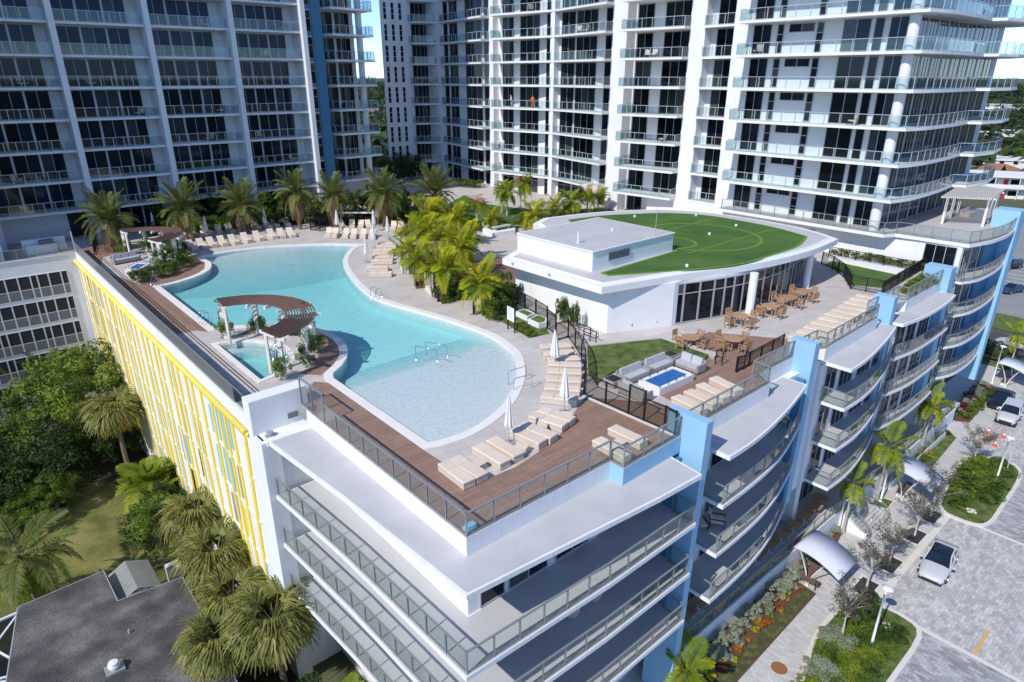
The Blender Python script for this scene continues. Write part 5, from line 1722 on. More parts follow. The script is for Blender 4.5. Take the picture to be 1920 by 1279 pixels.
bfence('picket_fence', 'black picket fence along the back of the small dog lawn', [(52.13,10.50), (52.38,3.05)], 1.15, 2.2, 'fence', False)
bfence('picket_fence', 'black picket fence along the railing side of the small lawn', [(54.18,2.89), (43.99,2.24)], 1.15, 1.6, 'fence', False)
bfence('picket_fence', 'black picket fence at the near end of the small lawn', [(43.75,2.27), (43.48,4.61)], 1.2, 1.4, 'fence', False)
bfence('picket_fence', 'black picket fence curving round the clubhouse end of the lawn', [(43.48,4.61), (46.53,6.55), (48.39,8.40), (49.29,9.83)], 1.2, 1.2, 'fence', False)
bfence('picket_fence', 'dark fence and gate at the far left corner of the deck', [(-1.35,58.64), (-0.38,62.51), (0.72,63.77), (1.17,61.16)], 1.3, 1.5, 'fence', False)
bfence('picket_fence', 'dark fence with gate between the far palms', [(19.77,55.24), (20.30,54.03), (21.57,53.67)], 1.6, 1.2, 'fence', False)
def frame_rail(lab, a, b, h=0.95):
    a, b = Vector((*a, 0)), Vector((*b, 0))
    t = thing('handrail', lab, 'handrail', (a.x, a.y, 0), None, True)
    up_ = Vector((0, 0, h))
    for p in (a, b): MB().bar(p, p + up_, 0.05).build('post', 'black_metal', t)
    MB().bar(a + up_, b + up_, 0.05).build('rail', 'black_metal', t)
    MB().bar(a + up_ * 0.55, b + up_ * 0.55, 0.04).build('rail', 'black_metal', t)
    d = (b - a).normalized()
    MB().tube([b + up_, b + up_ + d * 0.18 - Vector((0, 0, 0.08)), b + up_ * 0.75 + d * 0.2, b + up_ * 0.6], 0.02, 6).build('end_loop', 'black_metal', t)
frame_rail('black handrail frame left of the ramp by the clubhouse corner', (18.61,11.87), (18.54,10.77))
frame_rail('black handrail frame right of the ramp by the clubhouse corner', (18.22,11.05), (18.27,10.01))
frame_rail('black handrail loop by the far sofa on the wood deck', (21.53,3.15), (21.61,2.75))
frame_rail('black handrail loop at the near end of the long deck rail', (21.48,1.72), (22.05,1.54))
bfence('handrail', 'long black balustrade on the wood deck beside the round tables', [(21.39,1.60), (27.15,1.80)], 0.95, 1.4, 'handrail', False)

# sign, bollards, golf boxes, grilles, bag
t = thing('pool_sign', 'white pool rules sign on two black posts beside the shrubs', 'sign', (15.81,15.65) + (0,), None, True)
a, b = Vector((15.89,16.05)), Vector((15.77,15.21))
for p in (a, b): MB().box(p.x - 0.035, p.x + 0.035, p.y - 0.035, p.y + 0.035, 0, 1.75).build('post', 'black_metal', t)
d = (b - a).normalized(); n = Vector((-d.y, d.x))
if n.x > 0: n = -n
nn = n
def slab3(a, b, z0, z1, off, th):
    p, q = a + nn * off, b + nn * off
    p2, q2 = p + nn * th, q + nn * th
    return MB().prism([tuple(p), tuple(q), tuple(q2), tuple(p2)], z0, z1)
slab3(a, b, 0.78, 1.75, 0.04, 0.03).build('board', 'paper', t)
for i in range(9):
    e = 0.1 + 0.08 * (i % 3)
    slab3(a.lerp(b, 0.12), a.lerp(b, 0.88 - e), 1.02 + 0.07 * i, 1.03 + 0.07 * i + (0.02 if i == 8 else 0), 0.071, 0.003).build('text_line', 'ink', t)
for p, lab in (((16.05,20.10), 'black bollard light beside the golden palm trunks'), ((15.75,24.24), 'black bollard light at the daybed planting corner'), ((16.75,28.84), 'black bollard light in front of the first daybed'), ((19.26,7.70), 'x')):
    if lab == 'x': continue
    t = thing('bollard_light', lab, 'bollard', (p[0], p[1], 0))
    MB().box(-0.07, 0.07, -0.07, 0.07, 0, 0.95).build('post', 'black_metal', t)
    MB().box(-0.06, 0.06, -0.072, 0.072, 0.78, 0.88).build('lens', 'grey_panel', t)
    MB().box(-0.08, 0.08, -0.08, 0.08, 0.95, 0.98).build('cap', 'black_metal', t)
def turf_box(poly, lab):
    cx, cy = poly[0]
    t = thing('mini_golf_box', lab, 'golf box', (cx, cy, 0), None, True)
    MB().prism(poly, 0, 0.42).build('surround', 'white_clean', t)
    MB().prism(offset(poly, -0.12), 0.40, 0.436).build('turf', 'turf', t)
turf_box([(18.01,17.65), (18.85,17.71), (18.75,16.38), (17.88,16.23)], 'white raised mini golf box with green turf behind the sign')
turf_box([(17.60,15.87), (18.74,16.09), (18.78,15.14), (18.12,14.55), (17.50,14.65)], 'white raised mini golf box with green turf beside the gate')
for p in ((31.17,3.56), (39.41,4.75)):
    pass
t = thing('pool_bag', 'small pale blue glass tile stack at the corner railing', 'box', (0.45, 0.35, 0.008))
MB().box(-0.25, 0.25, -0.18, 0.18, 0, 0.12).box(-0.2, 0.22, -0.15, 0.12, 0.12, 0.22).build('tiles', 'sky_panel', t)
t['label'] = 'pale blue bundle lying inside the corner of the glass railing'
t = thing('floodlight', 'small grey floodlight on the roof below the tall white end wall', 'floodlight', (-2.0, 14.1, -0.88))
MB().box(-0.25, 0.25, -0.12, 0.12, 0, 0.06).build('bracket', 'grey_panel', t)
MB().lathe([(0.04, 0), (0.16, 0.05), (0.2, 0.22), (0.17, 0.24)], 14).build('head', 'grey_panel', t)

# lawns and planters on the deck
def lawn(name, poly, z, mat): return structure(name, MB().prism(poly, 0.004, z), mat)
lawn('grass_slope', [(17.58,10.12), (22.36,7.83), (22.34,4.10), (21.55,3.89), (21.19,6.02), (17.25,6.34), (15.80,6.35), (13.83,5.92), (14.68,7.33)], 0.16, 'lawn')
structure('slope_kerb', MB().prism([(17.80,10.42), (22.73,8.03), (22.72,3.77), (21.95,3.54), (22.22,3.98), (22.20,7.71), (17.44,9.99)], 0.004, 0.22), 'concrete')
lawn('dog_lawn', [(49.29,9.57), (51.48,9.73), (51.00,3.34), (45.76,3.02), (44.68,5.18), (47.87,7.20)], 0.02, 'turf')
structure('lawn_kerb', MB().prism([(52.74,10.79), (52.79,3.15), (50.89,3.21), (51.33,10.12)], 0.004, 0.25), 'white_clean')
lawn('rail_grass', [(46.62,1.88), (54.24,2.60), (56.34,1.97), (51.84,0.64), (45.02,0.61)], 0.12, 'lawn')
lawn('garden_lawn', [(38.46,56.53), (47.79,63.21), (45.41,55.79), (47.20,48.93), (41.19,44.73), (36.14,45.73), (35.24,49.91)], 0.02, 'turf')
lawn('bed', [(28.92,52.02), (39.11,42.34), (46.15,40.42), (53.22,38.80), (56.31,41.01), (47.46,48.70), (35.98,60.75)], 0.015, 'soil')
lawn('hedge_bed', [(5.49,61.94), (8.10,62.45), (12.71,61.38), (20.97,58.92), (23.59,64.56), (7.72,70.44)], 0.05, 'soil')
lawn('hedge_bed', [(21.15,57.15), (29.88,51.18), (36.10,57.07), (25.01,65.24)], 0.05, 'soil')
lawn('shrub_bed', [(16.27,19.34), (16.56,17.57), (15.88,13.86), (17.46,13.54), (18.35,15.00), (18.57,17.81), (20.18,20.05), (19.15,21.29), (17.33,21.33)], 0.06, 'lawn')
lawn('shrub_bed', [(16.30,28.24), (17.14,27.91), (15.62,23.49), (17.86,23.85), (19.43,24.35), (19.31,21.15), (22.64,27.32), (27.64,35.73), (24.38,38.57), (19.81,34.46)], 0.05, 'mulch')
structure('planter', MB().prism([(33.59,41.01), (33.27,38.47), (35.99,38.21), (38.41,40.96), (37.29,43.12)], 0, 0.55), 'white_clean')
lawn('planter_lawn', [(34.25,41.16), (33.94,39.28), (36.71,39.03), (38.80,41.41), (37.29,43.12)], 0.57, 'turf')
t = thing('park_bench', 'curved pale stone bench on the far planter', 'bench', (34.95,39.36) + (0.55,))
MB().box(-1.2, 1.2, -0.25, 0.25, 0.30, 0.42).build('seat', 'concrete', t)
MB().box(-1.0, -0.8, -0.2, 0.2, 0, 0.30).build('leg', 'concrete', t)
MB().box(0.8, 1.0, -0.2, 0.2, 0, 0.30).build('leg', 'concrete', t)

# daybeds under the golden palms
def daybed(p, rz, lab):
    t = thing('daybed', lab, 'daybed', (p[0], p[1], 0.01), 'white slatted daybeds')
    t.rotation_euler = (0, 0, rz)
    MB().box(-1.0, 1.0, -0.9, 0.9, 0.02, 0.28).build('base', 'cream_paint', t)
    MB().box(-0.95, 0.95, -0.85, 0.85, 0.28, 0.44).build('mattress', 'cushion', t)
    for x in (-1, 1):
        for y in (-0.9, 0.9):
            MB().box(x - 0.05, x + 0.05, y - 0.05, y + 0.05, 0, 2.0).build('post', 'cream_paint', t)
    for i in range(9):
        MB().box(-0.95, 0.95, 0.87, 0.92, 0.5 + 0.15 * i, 0.58 + 0.15 * i).build('slat', 'cream_paint', t)
        MB().box(0.97, 1.02, -0.85, 0.85, 0.5 + 0.15 * i, 0.58 + 0.15 * i).build('slat', 'cream_paint', t)
    for s in (-0.35, 0.35):
        MB().lathe([(0.05, 0), (0.2, 0.05), (0.2, 0.2), (0.05, 0.28)], 10, (0.6, s, 0.44)).build('pillow', 'leaf_maroon', t)
daybed((17.33,26.18), R(-20), 'white slatted daybed under golden palms nearer the bollard')
daybed((19.23,33.03), R(-20), 'white slatted daybed under golden palms further back')
t = thing('fabric_screen', 'long low white canopy frame behind the far corner loungers', 'canopy frame', (24.50,53.05) + (0,), None, True)
for q in ((23.14,54.23), (26.05,51.70)): MB().bar((*q, 0), (*q, 1.75), 0.08).build('post', 'cream_paint', t)
MB().bar((*(23.00,54.35), 1.75), (*(26.15,51.62), 1.75), 0.10, 0.16).build('beam', 'cream_paint', t)
t = thing('grill', 'dark barbecue grill on a white counter at the far left terrace', 'grill', (-5.0, 63.2, -0.04))
MB().box(-1.4, 1.2, -0.35, 0.35, 0, 0.85).build('counter', 'white_clean', t)
MB().box(-0.2, 1.0, -0.3, 0.3, 0.85, 1.25).build('hood', 'louver', t)

# white pergola and furniture on the raised terrace
t = thing('pergola', 'cream slatted pergola on the raised terrace at right', 'pergola', (60, 3, 2.9), None, True)
A_, B_, C_, D_ = [Vector(q) for q in ((62.26,4.47), (63.82,1.45), (69.06,2.06), (70.28,5.58))]
for q in (A_, B_, C_, D_, (A_ + D_) / 2, (B_ + C_) / 2):
    MB().box(q.x - 0.11, q.x + 0.11, q.y - 0.11, q.y + 0.11, 2.89, 5.5).build('post', 'cream_paint', t)
for a, b in ((A_, B_), (D_, C_)):
    e = (b - a).normalized() * 0.5
    MB().bar((*(a - e), 5.55), (*(b + e), 5.55), 0.12, 0.2).build('beam', 'cream_paint', t)
for i in range(26):
    s = -0.08 + 1.16 * i / 25
    a, b = A_.lerp(B_, s), D_.lerp(C_, s)
    e = (b - a) * 0.22
    MB().bar((*(a - e), 5.72), (*(b + e), 5.72), 0.09, 0.14).build('slat', 'cream_paint', t)
t = thing('patio_sofa', 'white low sofa under the cream pergola', 'sofa', (*(68.80,4.14), 2.9))
MB().box(-1.2, 1.2, -0.4, 0.4, 0.02, 0.4).build('seat', 'cushion', t)
MB().box(-1.2, 1.2, 0.3, 0.45, 0.4, 0.75).build('backrest', 'cushion', t)
# balcony furniture
def egg_chair(p, lab):
    t = thing('egg_chair', lab, 'chair', p, 'round wicker chairs')
    MB().lathe([(0.30, 0), (0.42, 0.25), (0.46, 0.55), (0.40, 0.85), (0.33, 0.95), (0.30, 0.9), (0.38, 0.5), (0.1, 0.42)], 14).build('shell', 'lounger_base', t)
    MB().lathe([(0.05, 0.40), (0.34, 0.42), (0.33, 0.50), (0.05, 0.52)], 12).build('cushion', 'cushion', t)
egg_chair((*(5.77,-0.27), -7.19), 'round brown wicker chair alone on the second balcony of the near corner')
egg_chair((*(7.31,-0.25), -7.19), 'round brown wicker chair further along the near second balcony')
egg_chair((*(6.70,-0.08), -7.19), 'small round wicker chair between two others on the near balcony')
for p, lab in (((50.92,41.65), 'round tan wicker chair at left on the first tower balcony'), ((50.90,39.98), 'round tan wicker chair at right on the first tower balcony')):
    egg_chair((*p, 2.8), lab)
def lounge_chair(p, rz, lab):
    t = thing('lounge_chair', lab, 'chair', p)
    t.rotation_euler = (0, 0, rz)
    for x in (-0.32, 0.32): MB().bar((x, -0.4, 0), (x, -0.4, 0.55), 0.05).bar((x, 0.35, 0), (x, 0.45, 0.9), 0.05).bar((x, -0.42, 0.55), (x, 0.42, 0.58), 0.06, 0.03).build('side_frame', 'black_metal', t)
    MB().box(-0.3, 0.3, -0.4, 0.35, 0.32, 0.44).build('seat', 'cushion', t)
    MB().add([(-0.3, 0.28, 0.44), (0.3, 0.28, 0.44), (0.3, 0.38, 0.44), (-0.3, 0.38, 0.44), (-0.3, 0.42, 0.95), (0.3, 0.42, 0.95), (0.3, 0.5, 0.95), (-0.3, 0.5, 0.95)], [(0, 3, 2, 1), (4, 5, 6, 7), (0, 1, 5, 4), (1, 2, 6, 5), (2, 3, 7, 6), (3, 0, 4, 7)]).build('backrest', 'cushion', t)
_lc = random.Random(4)
for i in range(12):
    k = [1, 2, 3, 4, 5, 6][i % 6]
    bay = 1 + (i * 3 + i // 6) % 4
    x = FX[bay] + 0.28 + _lc.uniform(1.0, 7.0)
    lounge_chair((x, 68.1 + _lc.uniform(-0.3, 0.4), LZ[k] + 0.23), _lc.uniform(0, 6), 'patio chair on the %s floor balcony of the left tower, %s bay from left' % (ORD[k], ORD[bay - 1]))
for i, (bx, by, k) in enumerate([(56.0, 48.5, 6), (56.0, 47.5, 6), (55.6, 37.0, 5), (55.6, 36.0, 5), (55.8, 34.0, 2), (54.2, 22.0, 5), (54.3, 11.5, 3), (56.0, 58.0, 7)]):
    lounge_chair((bx, by, RZK[k] + 0.245), _lc.uniform(0, 6), 'patio chair on the %s balcony floor of the right tower, %s chair of that tower' % (ORD[k], ORD[i]))
lounge_chair((*(16.76,-0.97), -7.19), 0.6, 'cushioned black framed chair on second balcony past the blue fin')
lounge_chair((*(15.81,-0.45), -7.19), -0.5, 'black framed chair left of another on second balcony past the blue fin')
lounge_chair((*(24.98,0.05), -4.09), 0.3, 'dark chair under the curved roof on the first balcony')
lounge_chair((*(51.67,0.42), -7.19), 0.3, 'pale chair on the second balcony of the third section')

# ================================================================ palms and shrubs on the deck
DP = [((0.61,59.23), (5.43,82.26), 'full date palm with dry lower fronds at the far left'), ((7.37,58.64), (14.53,84.88), 'date palm second from left behind the loungers'), ((13.53,58.81), (21.99,83.14), 'date palm with pale wrapped trunk behind the far loungers'),
      ((19.10,56.59), (34.01,89.93), 'tall date palm just left of the dark garden gate'), ((22.44,54.45), (36.27,82.72), 'date palm just right of the dark garden gate'), ((27.21,51.48), (43.05,78.29), 'tall date palm rising over the far corner loungers'), ((36.37,54.40), (48.42,72.16), 'broad date palm in front of the inner tower corner')]
HT = [3.0, 3.3, 2.9, 4.0, 3.6, 3.6, 2.2]
RD = [3.0, 2.9, 3.0, 2.6, 2.6, 2.8, 3.7]
for i, (b, c_, lab) in enumerate(DP):
    palm('date', 'date_palm', (b[0], b[1], 0), HT[i], RD[i] * 1.12, 62, lab, 'palm', 'date palms along the far deck', tr=0.19, trunk='pale_trunk' if i == 2 else 'trunk', elev=(80, -38))
GP = [((767.5,515)), ]
GOLD = [((18.27,32.25), 2.4, 1.7, 'golden palm leaning at the pool side of the first daybed'), ((16.99,28.64), 2.6, 1.8, 'golden palm clump beside the left bollard'), ((16.27,24.69), 2.7, 1.8, 'golden palm clump in the daybed corner bed'), ((16.59,24.05), 2.9, 1.9, 'golden palm just right of the daybed corner'),
        ((16.38,19.55), 2.8, 2.2, 'green-gold palm clump beside the right bollard'), ((23.16,36.77), 3.0, 2.0, 'bright yellow palm in the middle of the daybed grove'), ((23.16,39.63), 2.2, 1.7, 'bright yellow palm at the left front of the grove'), ((22.05,32.51), 3.2, 2.0, 'yellow palm behind the first daybed'),
        ((21.23,28.55), 3.0, 2.1, 'yellow palm at the right of the grove'), ((27.35,42.94), 3.0, 2.2, 'lime palm at the back of the grove'), ((27.71,38.09), 3.2, 2.2, 'yellow palm right of the grove back'), ((25.09,32.41), 2.6, 1.9, 'yellow palm nearest the brown paving'), ((29.43,43.90), 2.8, 2.2, 'large yellow palm at the far back of the grove')]
for i, (b, h, r, lab) in enumerate(GOLD):
    palm('gold', 'golden_palm', (b[0], b[1], 0), h * 0.85, r * 1.1, 12, lab, 'palm', 'golden palms beside the pool', ((0, 0, 1.0), (0.45, 0.25, 0.8), (-0.3, 0.4, 0.9)), 0.045, 'green_stem', (75, -12), 4.0)
GARD = [((42.23,46.96), 'lime', 3.4, 1.7, 'slim green palm on the far lawn'), ((35.35,44.41), 'red', 3.0, 1.6, 'reddish tipped palm at the near side of the lawn'), ((36.10,44.15), 'red', 2.6, 1.3, 'small red and green palm at the lawn edge'), ((35.79,42.08), 'gold', 1.2, 1.7, 'low golden palm at the bench planter'),
        ((47.70,50.57), 'red', 3.6, 1.7, 'amber palm against the tower glass'), ((48.13,50.19), 'lime', 3.4, 1.6, 'lime palm against the tower glass'), ((42.86,48.75), 'lime', 3.3, 1.5, 'pale stemmed palm on the far lawn'), ((39.41,38.93), 'gold', 1.6, 2.2, 'big golden palm beside the clubhouse roof'),
        ((47.61,40.92), 'lime', 2.2, 2.0, 'green palm behind the clubhouse roof edge'), ((50.65,41.04), 'gold', 2.4, 1.9, 'golden palm behind the clubhouse roof edge'), ((52.76,41.12), 'gold', 2.2, 1.8, 'golden palm at the tower entrance'), ((45.16,41.28), 'gold', 1.8, 1.8, 'low golden palm behind the white plant box'),
        ((58.19,35.44), 'lime', 3.0, 1.5, 'small green palm peeking over the turf roof'), ((60.87,28.50), 'lime', 2.6, 1.9, 'green palm under the right tower balcony'), ((59.55,28.78), 'lime', 2.4, 1.6, 'small green palm left of the right tower balcony')]
for b, k, h, r, lab in GARD:
    palm(k, 'garden_palm', (b[0], b[1], 0), h * 0.9, r * 1.1, 15, lab, 'palm', 'garden palms by the right tower', ((0, 0, 1.0), (0.3, 0.15, 0.85)), 0.06, 'pale_trunk', (75, -20))
for i, (b, h) in enumerate([((13.24,66.47), 2.2), ((6.71,66.59), 1.6), ((18.37,64.57), 2.2), ((20.13,63.92), 2.0), ((27.87,59.45), 2.0), ((31.49,54.93), 2.0), ((32.14,43.37), 1.5), ((30.40,59.59), 2.2)]):
    palm('bush', 'areca_palm', (b[0], b[1], 0), h, 1.7, 14, 'dark green bushy palm, %s from left behind the far loungers' % ORD[i], 'palm', 'bushy palms in the hedge', ((0, 0, 1.0), (0.3, 0.2, 0.7)), 0.06, 'trunk', (78, -5))
rs = random.Random(21)
hedge = []
def row_shrubs(a, b, n, kinds, r, h, lab, grp, jit=0.5):
    a, b = Vector(a), Vector(b)
    for i in range(n):
        p = a.lerp(b, i / max(1, n - 1)) + Vector((rs.uniform(-jit, jit), rs.uniform(-jit, jit)))
        shrub(kinds[i % len(kinds)], 'shrub', (p.x, p.y, 0), r * rs.uniform(0.8, 1.2), h * rs.uniform(0.8, 1.2), lab % ORD[i], 'shrub', grp)
row_shrubs((6.31,64.01), (21.66,60.41), 13, ['shrub_b', 'shrub_a', 'shrub_b'], 1.15, 1.7, 'dark green hedge shrub, %s from left behind the far lounger rows', 'hedge behind the far loungers')
row_shrubs((7.51,67.43), (23.03,64.12), 12, ['shrub_b', 'shrub_b', 'shrub_a'], 1.4, 2.3, 'tall dark shrub, %s from left under the left tower', 'tall hedge under the left tower')
row_shrubs((21.69,58.30), (31.27,53.36), 9, ['shrub_a', 'shrub_b', 'shrub_c'], 1.2, 1.6, 'green hedge shrub, %s from left behind the far corner loungers', 'hedge at the far corner')
row_shrubs((24.11,64.11), (36.74,58.02), 10, ['shrub_b', 'shrub_a', 'shrub_b'], 1.7, 2.8, 'tall green shrub, %s from left in the far garden', 'far garden shrubs')
row_shrubs((26.46,44.73), (29.78,38.51), 6, ['shrub_b', 'shrub_a'], 1.0, 1.4, 'dark shrub, %s from left at the back of the golden grove', 'shrubs in the golden grove')
row_shrubs((17.11,24.13), (21.24,22.78), 6, ['shrub_b', 'shrub_a'], 0.9, 1.6, 'dark shrub, %s from the pool at the foot of golden palms', 'shrubs under the golden palms')
row_shrubs((16.34,18.21), (20.88,20.85), 6, ['shrub_a', 'shrub_b', 'shrub_a'], 0.85, 1.7, 'tall green shrub, %s in the bed behind the pool sign', 'shrubs behind the sign', 0.2)
row_shrubs((16.27,15.39), (16.09,14.20), 3, ['grassy', 'shrub_c'], 0.5, 0.6, 'yellow-green tuft, %s at the end of the sign bed', 'tufts at the sign bed', 0.1)
row_shrubs((16.32,23.75), (18.41,23.73), 4, ['grassy', 'shrub_c'], 0.6, 0.6, 'low leafy plant, %s along the daybed bed', 'low plants by the daybed', 0.1)
row_shrubs((20.56,33.81), (19.95,26.47), 4, ['maroon'], 0.5, 1.0, 'maroon leaved plant, %s in the golden grove', 'maroon plants', 0.3)
row_shrubs((52.80,69.82), (53.41,67.82), 3, ['shrub_a', 'shrub_c'], 1.3, 1.6, 'green shrub, %s at the tower door', 'shrubs at the tower door', 0.3)
row_shrubs((39.23,41.04), (50.89,39.43), 9, ['shrub_c', 'shrub_a', 'rust', 'shrub_a'], 1.1, 1.3, 'garden shrub, %s from left behind the clubhouse', 'shrubs behind the clubhouse')
row_shrubs((53.30,10.57), (53.96,3.08), 12, ['shrub_c', 'shrub_a'], 0.5, 0.8, 'small shrub, %s from left behind the lawn fence', 'shrubs behind the lawn fence', 0.1)
row_shrubs((19.99,15.04), (19.38,12.96), 4, ['shrub_a', 'shrub_b'], 0.4, 1.9, 'slim climbing shrub, %s along the white clubhouse wall', 'shrubs on the clubhouse wall', 0.1)
row_shrubs((33.19,42.45), (35.80,46.86), 3, ['shrub_b'], 1.1, 1.2, 'dark shrub, %s at the lawn end of the planter', 'shrubs by the planter', 0.2)
row_shrubs((45.76,1.08), (52.68,1.21), 7, ['grassy', 'shrub_c'], 0.7, 0.6, 'grassy tuft, %s along the glass rail by the small lawn', 'tufts by the far rail', 0.2)

# ================================================================ street side
def gsheet(name, poly, dz, mat): return structure(name, MB().sheet([poly], GZ + dz), mat)
gsheet('street', [(-40, -3.0), (100, -3.0), (100, -60), (-40, -60)], 0.0, 'street_paver')
gsheet('parking_bay', [(-40, -6.4), (29.4, -9.0), (29.6, -60), (-40, -60)], 0.004, 'street_paver_dark')
gsheet('parking_bay', [(44.6, -8.0), (84, -8.0), (84, -60), (44.4, -60)], 0.004, 'street_paver_dark')
gsheet('sidewalk', [(8, 3), (86, 3), (86, -3.0), (57.2, -4.0), (55.0, -4.3), (45.4, -5.2), (44.0, -6.17), (30.0, -6.3), (24.0, -5.1), (18.0, -6.6), (8, -9.2)], 0.008, 'sidewalk_paver')
structure('kerb', MB().prism([(29.9, -6.0), (44.3, -5.95), (44.3, -6.35), (29.9, -6.5)], GZ, GZ + 0.035), 'kerb')
for x0, x1, ya, yb in ((29.45, 29.75, -8.7, -60), (44.4, 44.7, -8.0, -60)):
    structure('kerb_line', MB().box(x0, x1, yb, ya, GZ, GZ + 0.012), 'kerb')
structure('stripe', MB().box(29.8, 32.7, -12.25, -12.05, GZ, GZ + 0.012), 'stripe_yellow')
structure('stripe', MB().box(29.8, 32.7, -15.0, -14.8, GZ, GZ + 0.012), 'stripe_yellow')
def bed(name, poly, mat, kerbw=0.16, h=0.10, dz=0.0):
    if kerbw:
        structure('kerb', ring(poly, offset(poly, kerbw), GZ, GZ + h + 0.02), 'kerb')
    return structure(name, MB().prism(poly, GZ, GZ + h), mat)
ISL1 = bez([(17.0, -6.6), (19.9, -6.2), (22.3, -5.5), (24.4, -5.1), (27.0, -5.1), (28.5, -5.5), (29.4, -6.6), (29.55, -8.2), (28.6, -9.25), (23.5, -9.4), (17.0, -9.6)], 3)
ISL2 = bez([(45.4, -5.2), (44.5, -6.0), (44.6, -7.8), (45.6, -8.5), (48.5, -8.5), (55.4, -8.2), (57.2, -6.9), (55.6, -4.4), (50.0, -4.6), (45.4, -5.2)], 3)[:-1]
bed('planting_bed', ISL1, 'lawn', 0.3)
bed('planting_bed', ISL2, 'lawn', 0.3)
bed('planting_bed', [(13.6, -0.85), (35.2, -0.85), (35.2, -1.5), (31.6, -2.2), (30.9, -2.2), (30.9, -1.6), (27.6, -1.6), (27.4, -3.25), (13.5, -3.7)], 'mulch', 0.0)
bed('grass_strip', [(13.7, -2.75), (27.2, -2.45), (27.2, -3.15), (13.7, -3.6)], 'bed_cover', 0.0, 0.12)
bed('planting_bed', [(41.2, -1.3), (42.6, -1.3), (42.8, -2.4), (41.3, -2.5)], 'lawn', 0.1)
bed('planting_bed', [(45.6, -1.2), (50.3, -1.5), (51.0, -2.6), (58.8, -2.2), (59.9, -1.2), (58.0, -0.6), (46.0, -0.6)], 'lawn', 0.0)
bed('planting_bed', [(62.7, -0.9), (63.5, -2.0), (75.4, -1.4), (75.6, -0.3), (64.0, 0.3)], 'mulch', 0.0)
# tree pits with dark covers
for i, (x, y) in enumerate([(30.7, -5.2), (34.5, -5.35), (39.4, -5.3), (43.1, -5.2)]):
    structure('tree_pit', MB().box(x - 1.15, x + 1.15, y - 0.75, y + 0.75, GZ, GZ + 0.02), 'kerb')
    structure('tree_pit_cover', MB().box(x - 0.95, x + 0.95, y - 0.55, y + 0.55, GZ, GZ + 0.03), 'grate')
for p, lab in (((19.69,-4.72), 'round rusty manhole cover on the near sidewalk'), ((71.95,-3.15), 'rusty manhole cover beside the black car')):
    t = thing('manhole_cover', lab, 'manhole cover', (p[0], p[1], GZ + 0.008))
    MB().lathe([(0.48, 0), (0.48, 0.012), (0.40, 0.014), (0.40, 0.010), (0.36, 0.010), (0.36, 0.016), (0.02, 0.016)], 24).build('lid', 'rust', t)

# restaurant terrace: floor, planter wall, glass rail, stairs
part('terrace_floor', MB().box(13.3, 36.2, -0.66, 3.2, RZ - 0.4, RZ), 'concrete')
part('terrace_floor', MB().box(36.2, 64, -0.66, 3.2, RZ - 0.4, RZ - 0.004), 'concrete')
part('planter_wall', MB().box(13.3, 34.8, -0.84, -0.665, GZ, RZ + 0.06), 'white')
part('planter_wall', MB().box(34.8, 36.0, -0.84, -0.665, GZ, RZ + 0.06), 'white')
part('planter_wall', MB().box(36.0, 36.18, -3.0, -0.665, GZ, GZ + 0.5), 'white')
part('planter_wall', MB().box(40.1, 62.0, -0.84, -0.665, GZ, RZ + 0.06), 'white')
part('planter_wall', MB().box(44.5, 58.0, -1.45, -1.3, GZ, GZ + 0.7), 'white')
part('ramp', MB().box(44.5, 58.0, -1.3, -0.84, GZ, GZ + 0.55), 'concrete')
railing(pod, [(13.4, 0.6, RZ), (13.4, -0.74, RZ + 0.06), (34.8, -0.74, RZ + 0.06), (35.9, -0.9, RZ + 0.06)], 1.05, 1.6, limit=999)
railing(pod, [(40.2, -0.74, RZ + 0.06), (61.5, -0.74, RZ + 0.06)], 1.05, 1.6, limit=999)
railing(pod, [(44.6, -1.38, GZ + 0.7), (57.8, -1.38, GZ + 0.7)], 0.9, 1.6, limit=999)
ns = 9
for i in range(ns):
    z = RZ - (i + 1) * (RZ - GZ) / (ns + 1)
    part('step', MB().box(36.2, 39.9, -0.92 - 0.24 * i - 0.24, -0.66, GZ + 0.001 * i, z), 'concrete')
for x in (36.02, 39.92):
    part('stringer', MB().add([(x, -0.66, GZ), (x, -3.2, GZ), (x, -0.66, RZ), (x + 0.16, -0.66, GZ), (x + 0.16, -3.2, GZ), (x + 0.16, -0.66, RZ)], [(0, 1, 2), (5, 4, 3), (0, 3, 4, 1), (1, 4, 5, 2), (2, 5, 3, 0)]), 'white')
for x in (36.25, 39.85):
    part('stair_rail', MB().bar((x, -0.9, RZ + 0.95), (x, -3.1, GZ + 1.0), 0.06).bar((x, -0.9, RZ), (x, -0.9, RZ + 0.95), 0.05).bar((x, -3.1, GZ), (x, -3.1, GZ + 1.0), 0.05), 'rail_metal')
    v = [(x, -0.95, RZ + 0.85), (x, -3.05, GZ + 0.9), (x, -3.05, GZ + 0.15), (x, -0.95, RZ + 0.12)]
    part('glass_pane', MB().add(v + [(a + 0.012, b, c) for a, b, c in v], [(0, 1, 2, 3), (7, 6, 5, 4), (0, 4, 5, 1), (1, 5, 6, 2), (2, 6, 7, 3), (3, 7, 4, 0)]), 'rail_glass')
hoop('stair_handrail', 'thin steel handrail in the middle of the stairs', [[(38.1, -3.1, GZ), (38.1, -3.1, GZ + 0.9), (38.1, -2.5, GZ + 1.2), (38.1, -2.5, GZ + 0.5)]])

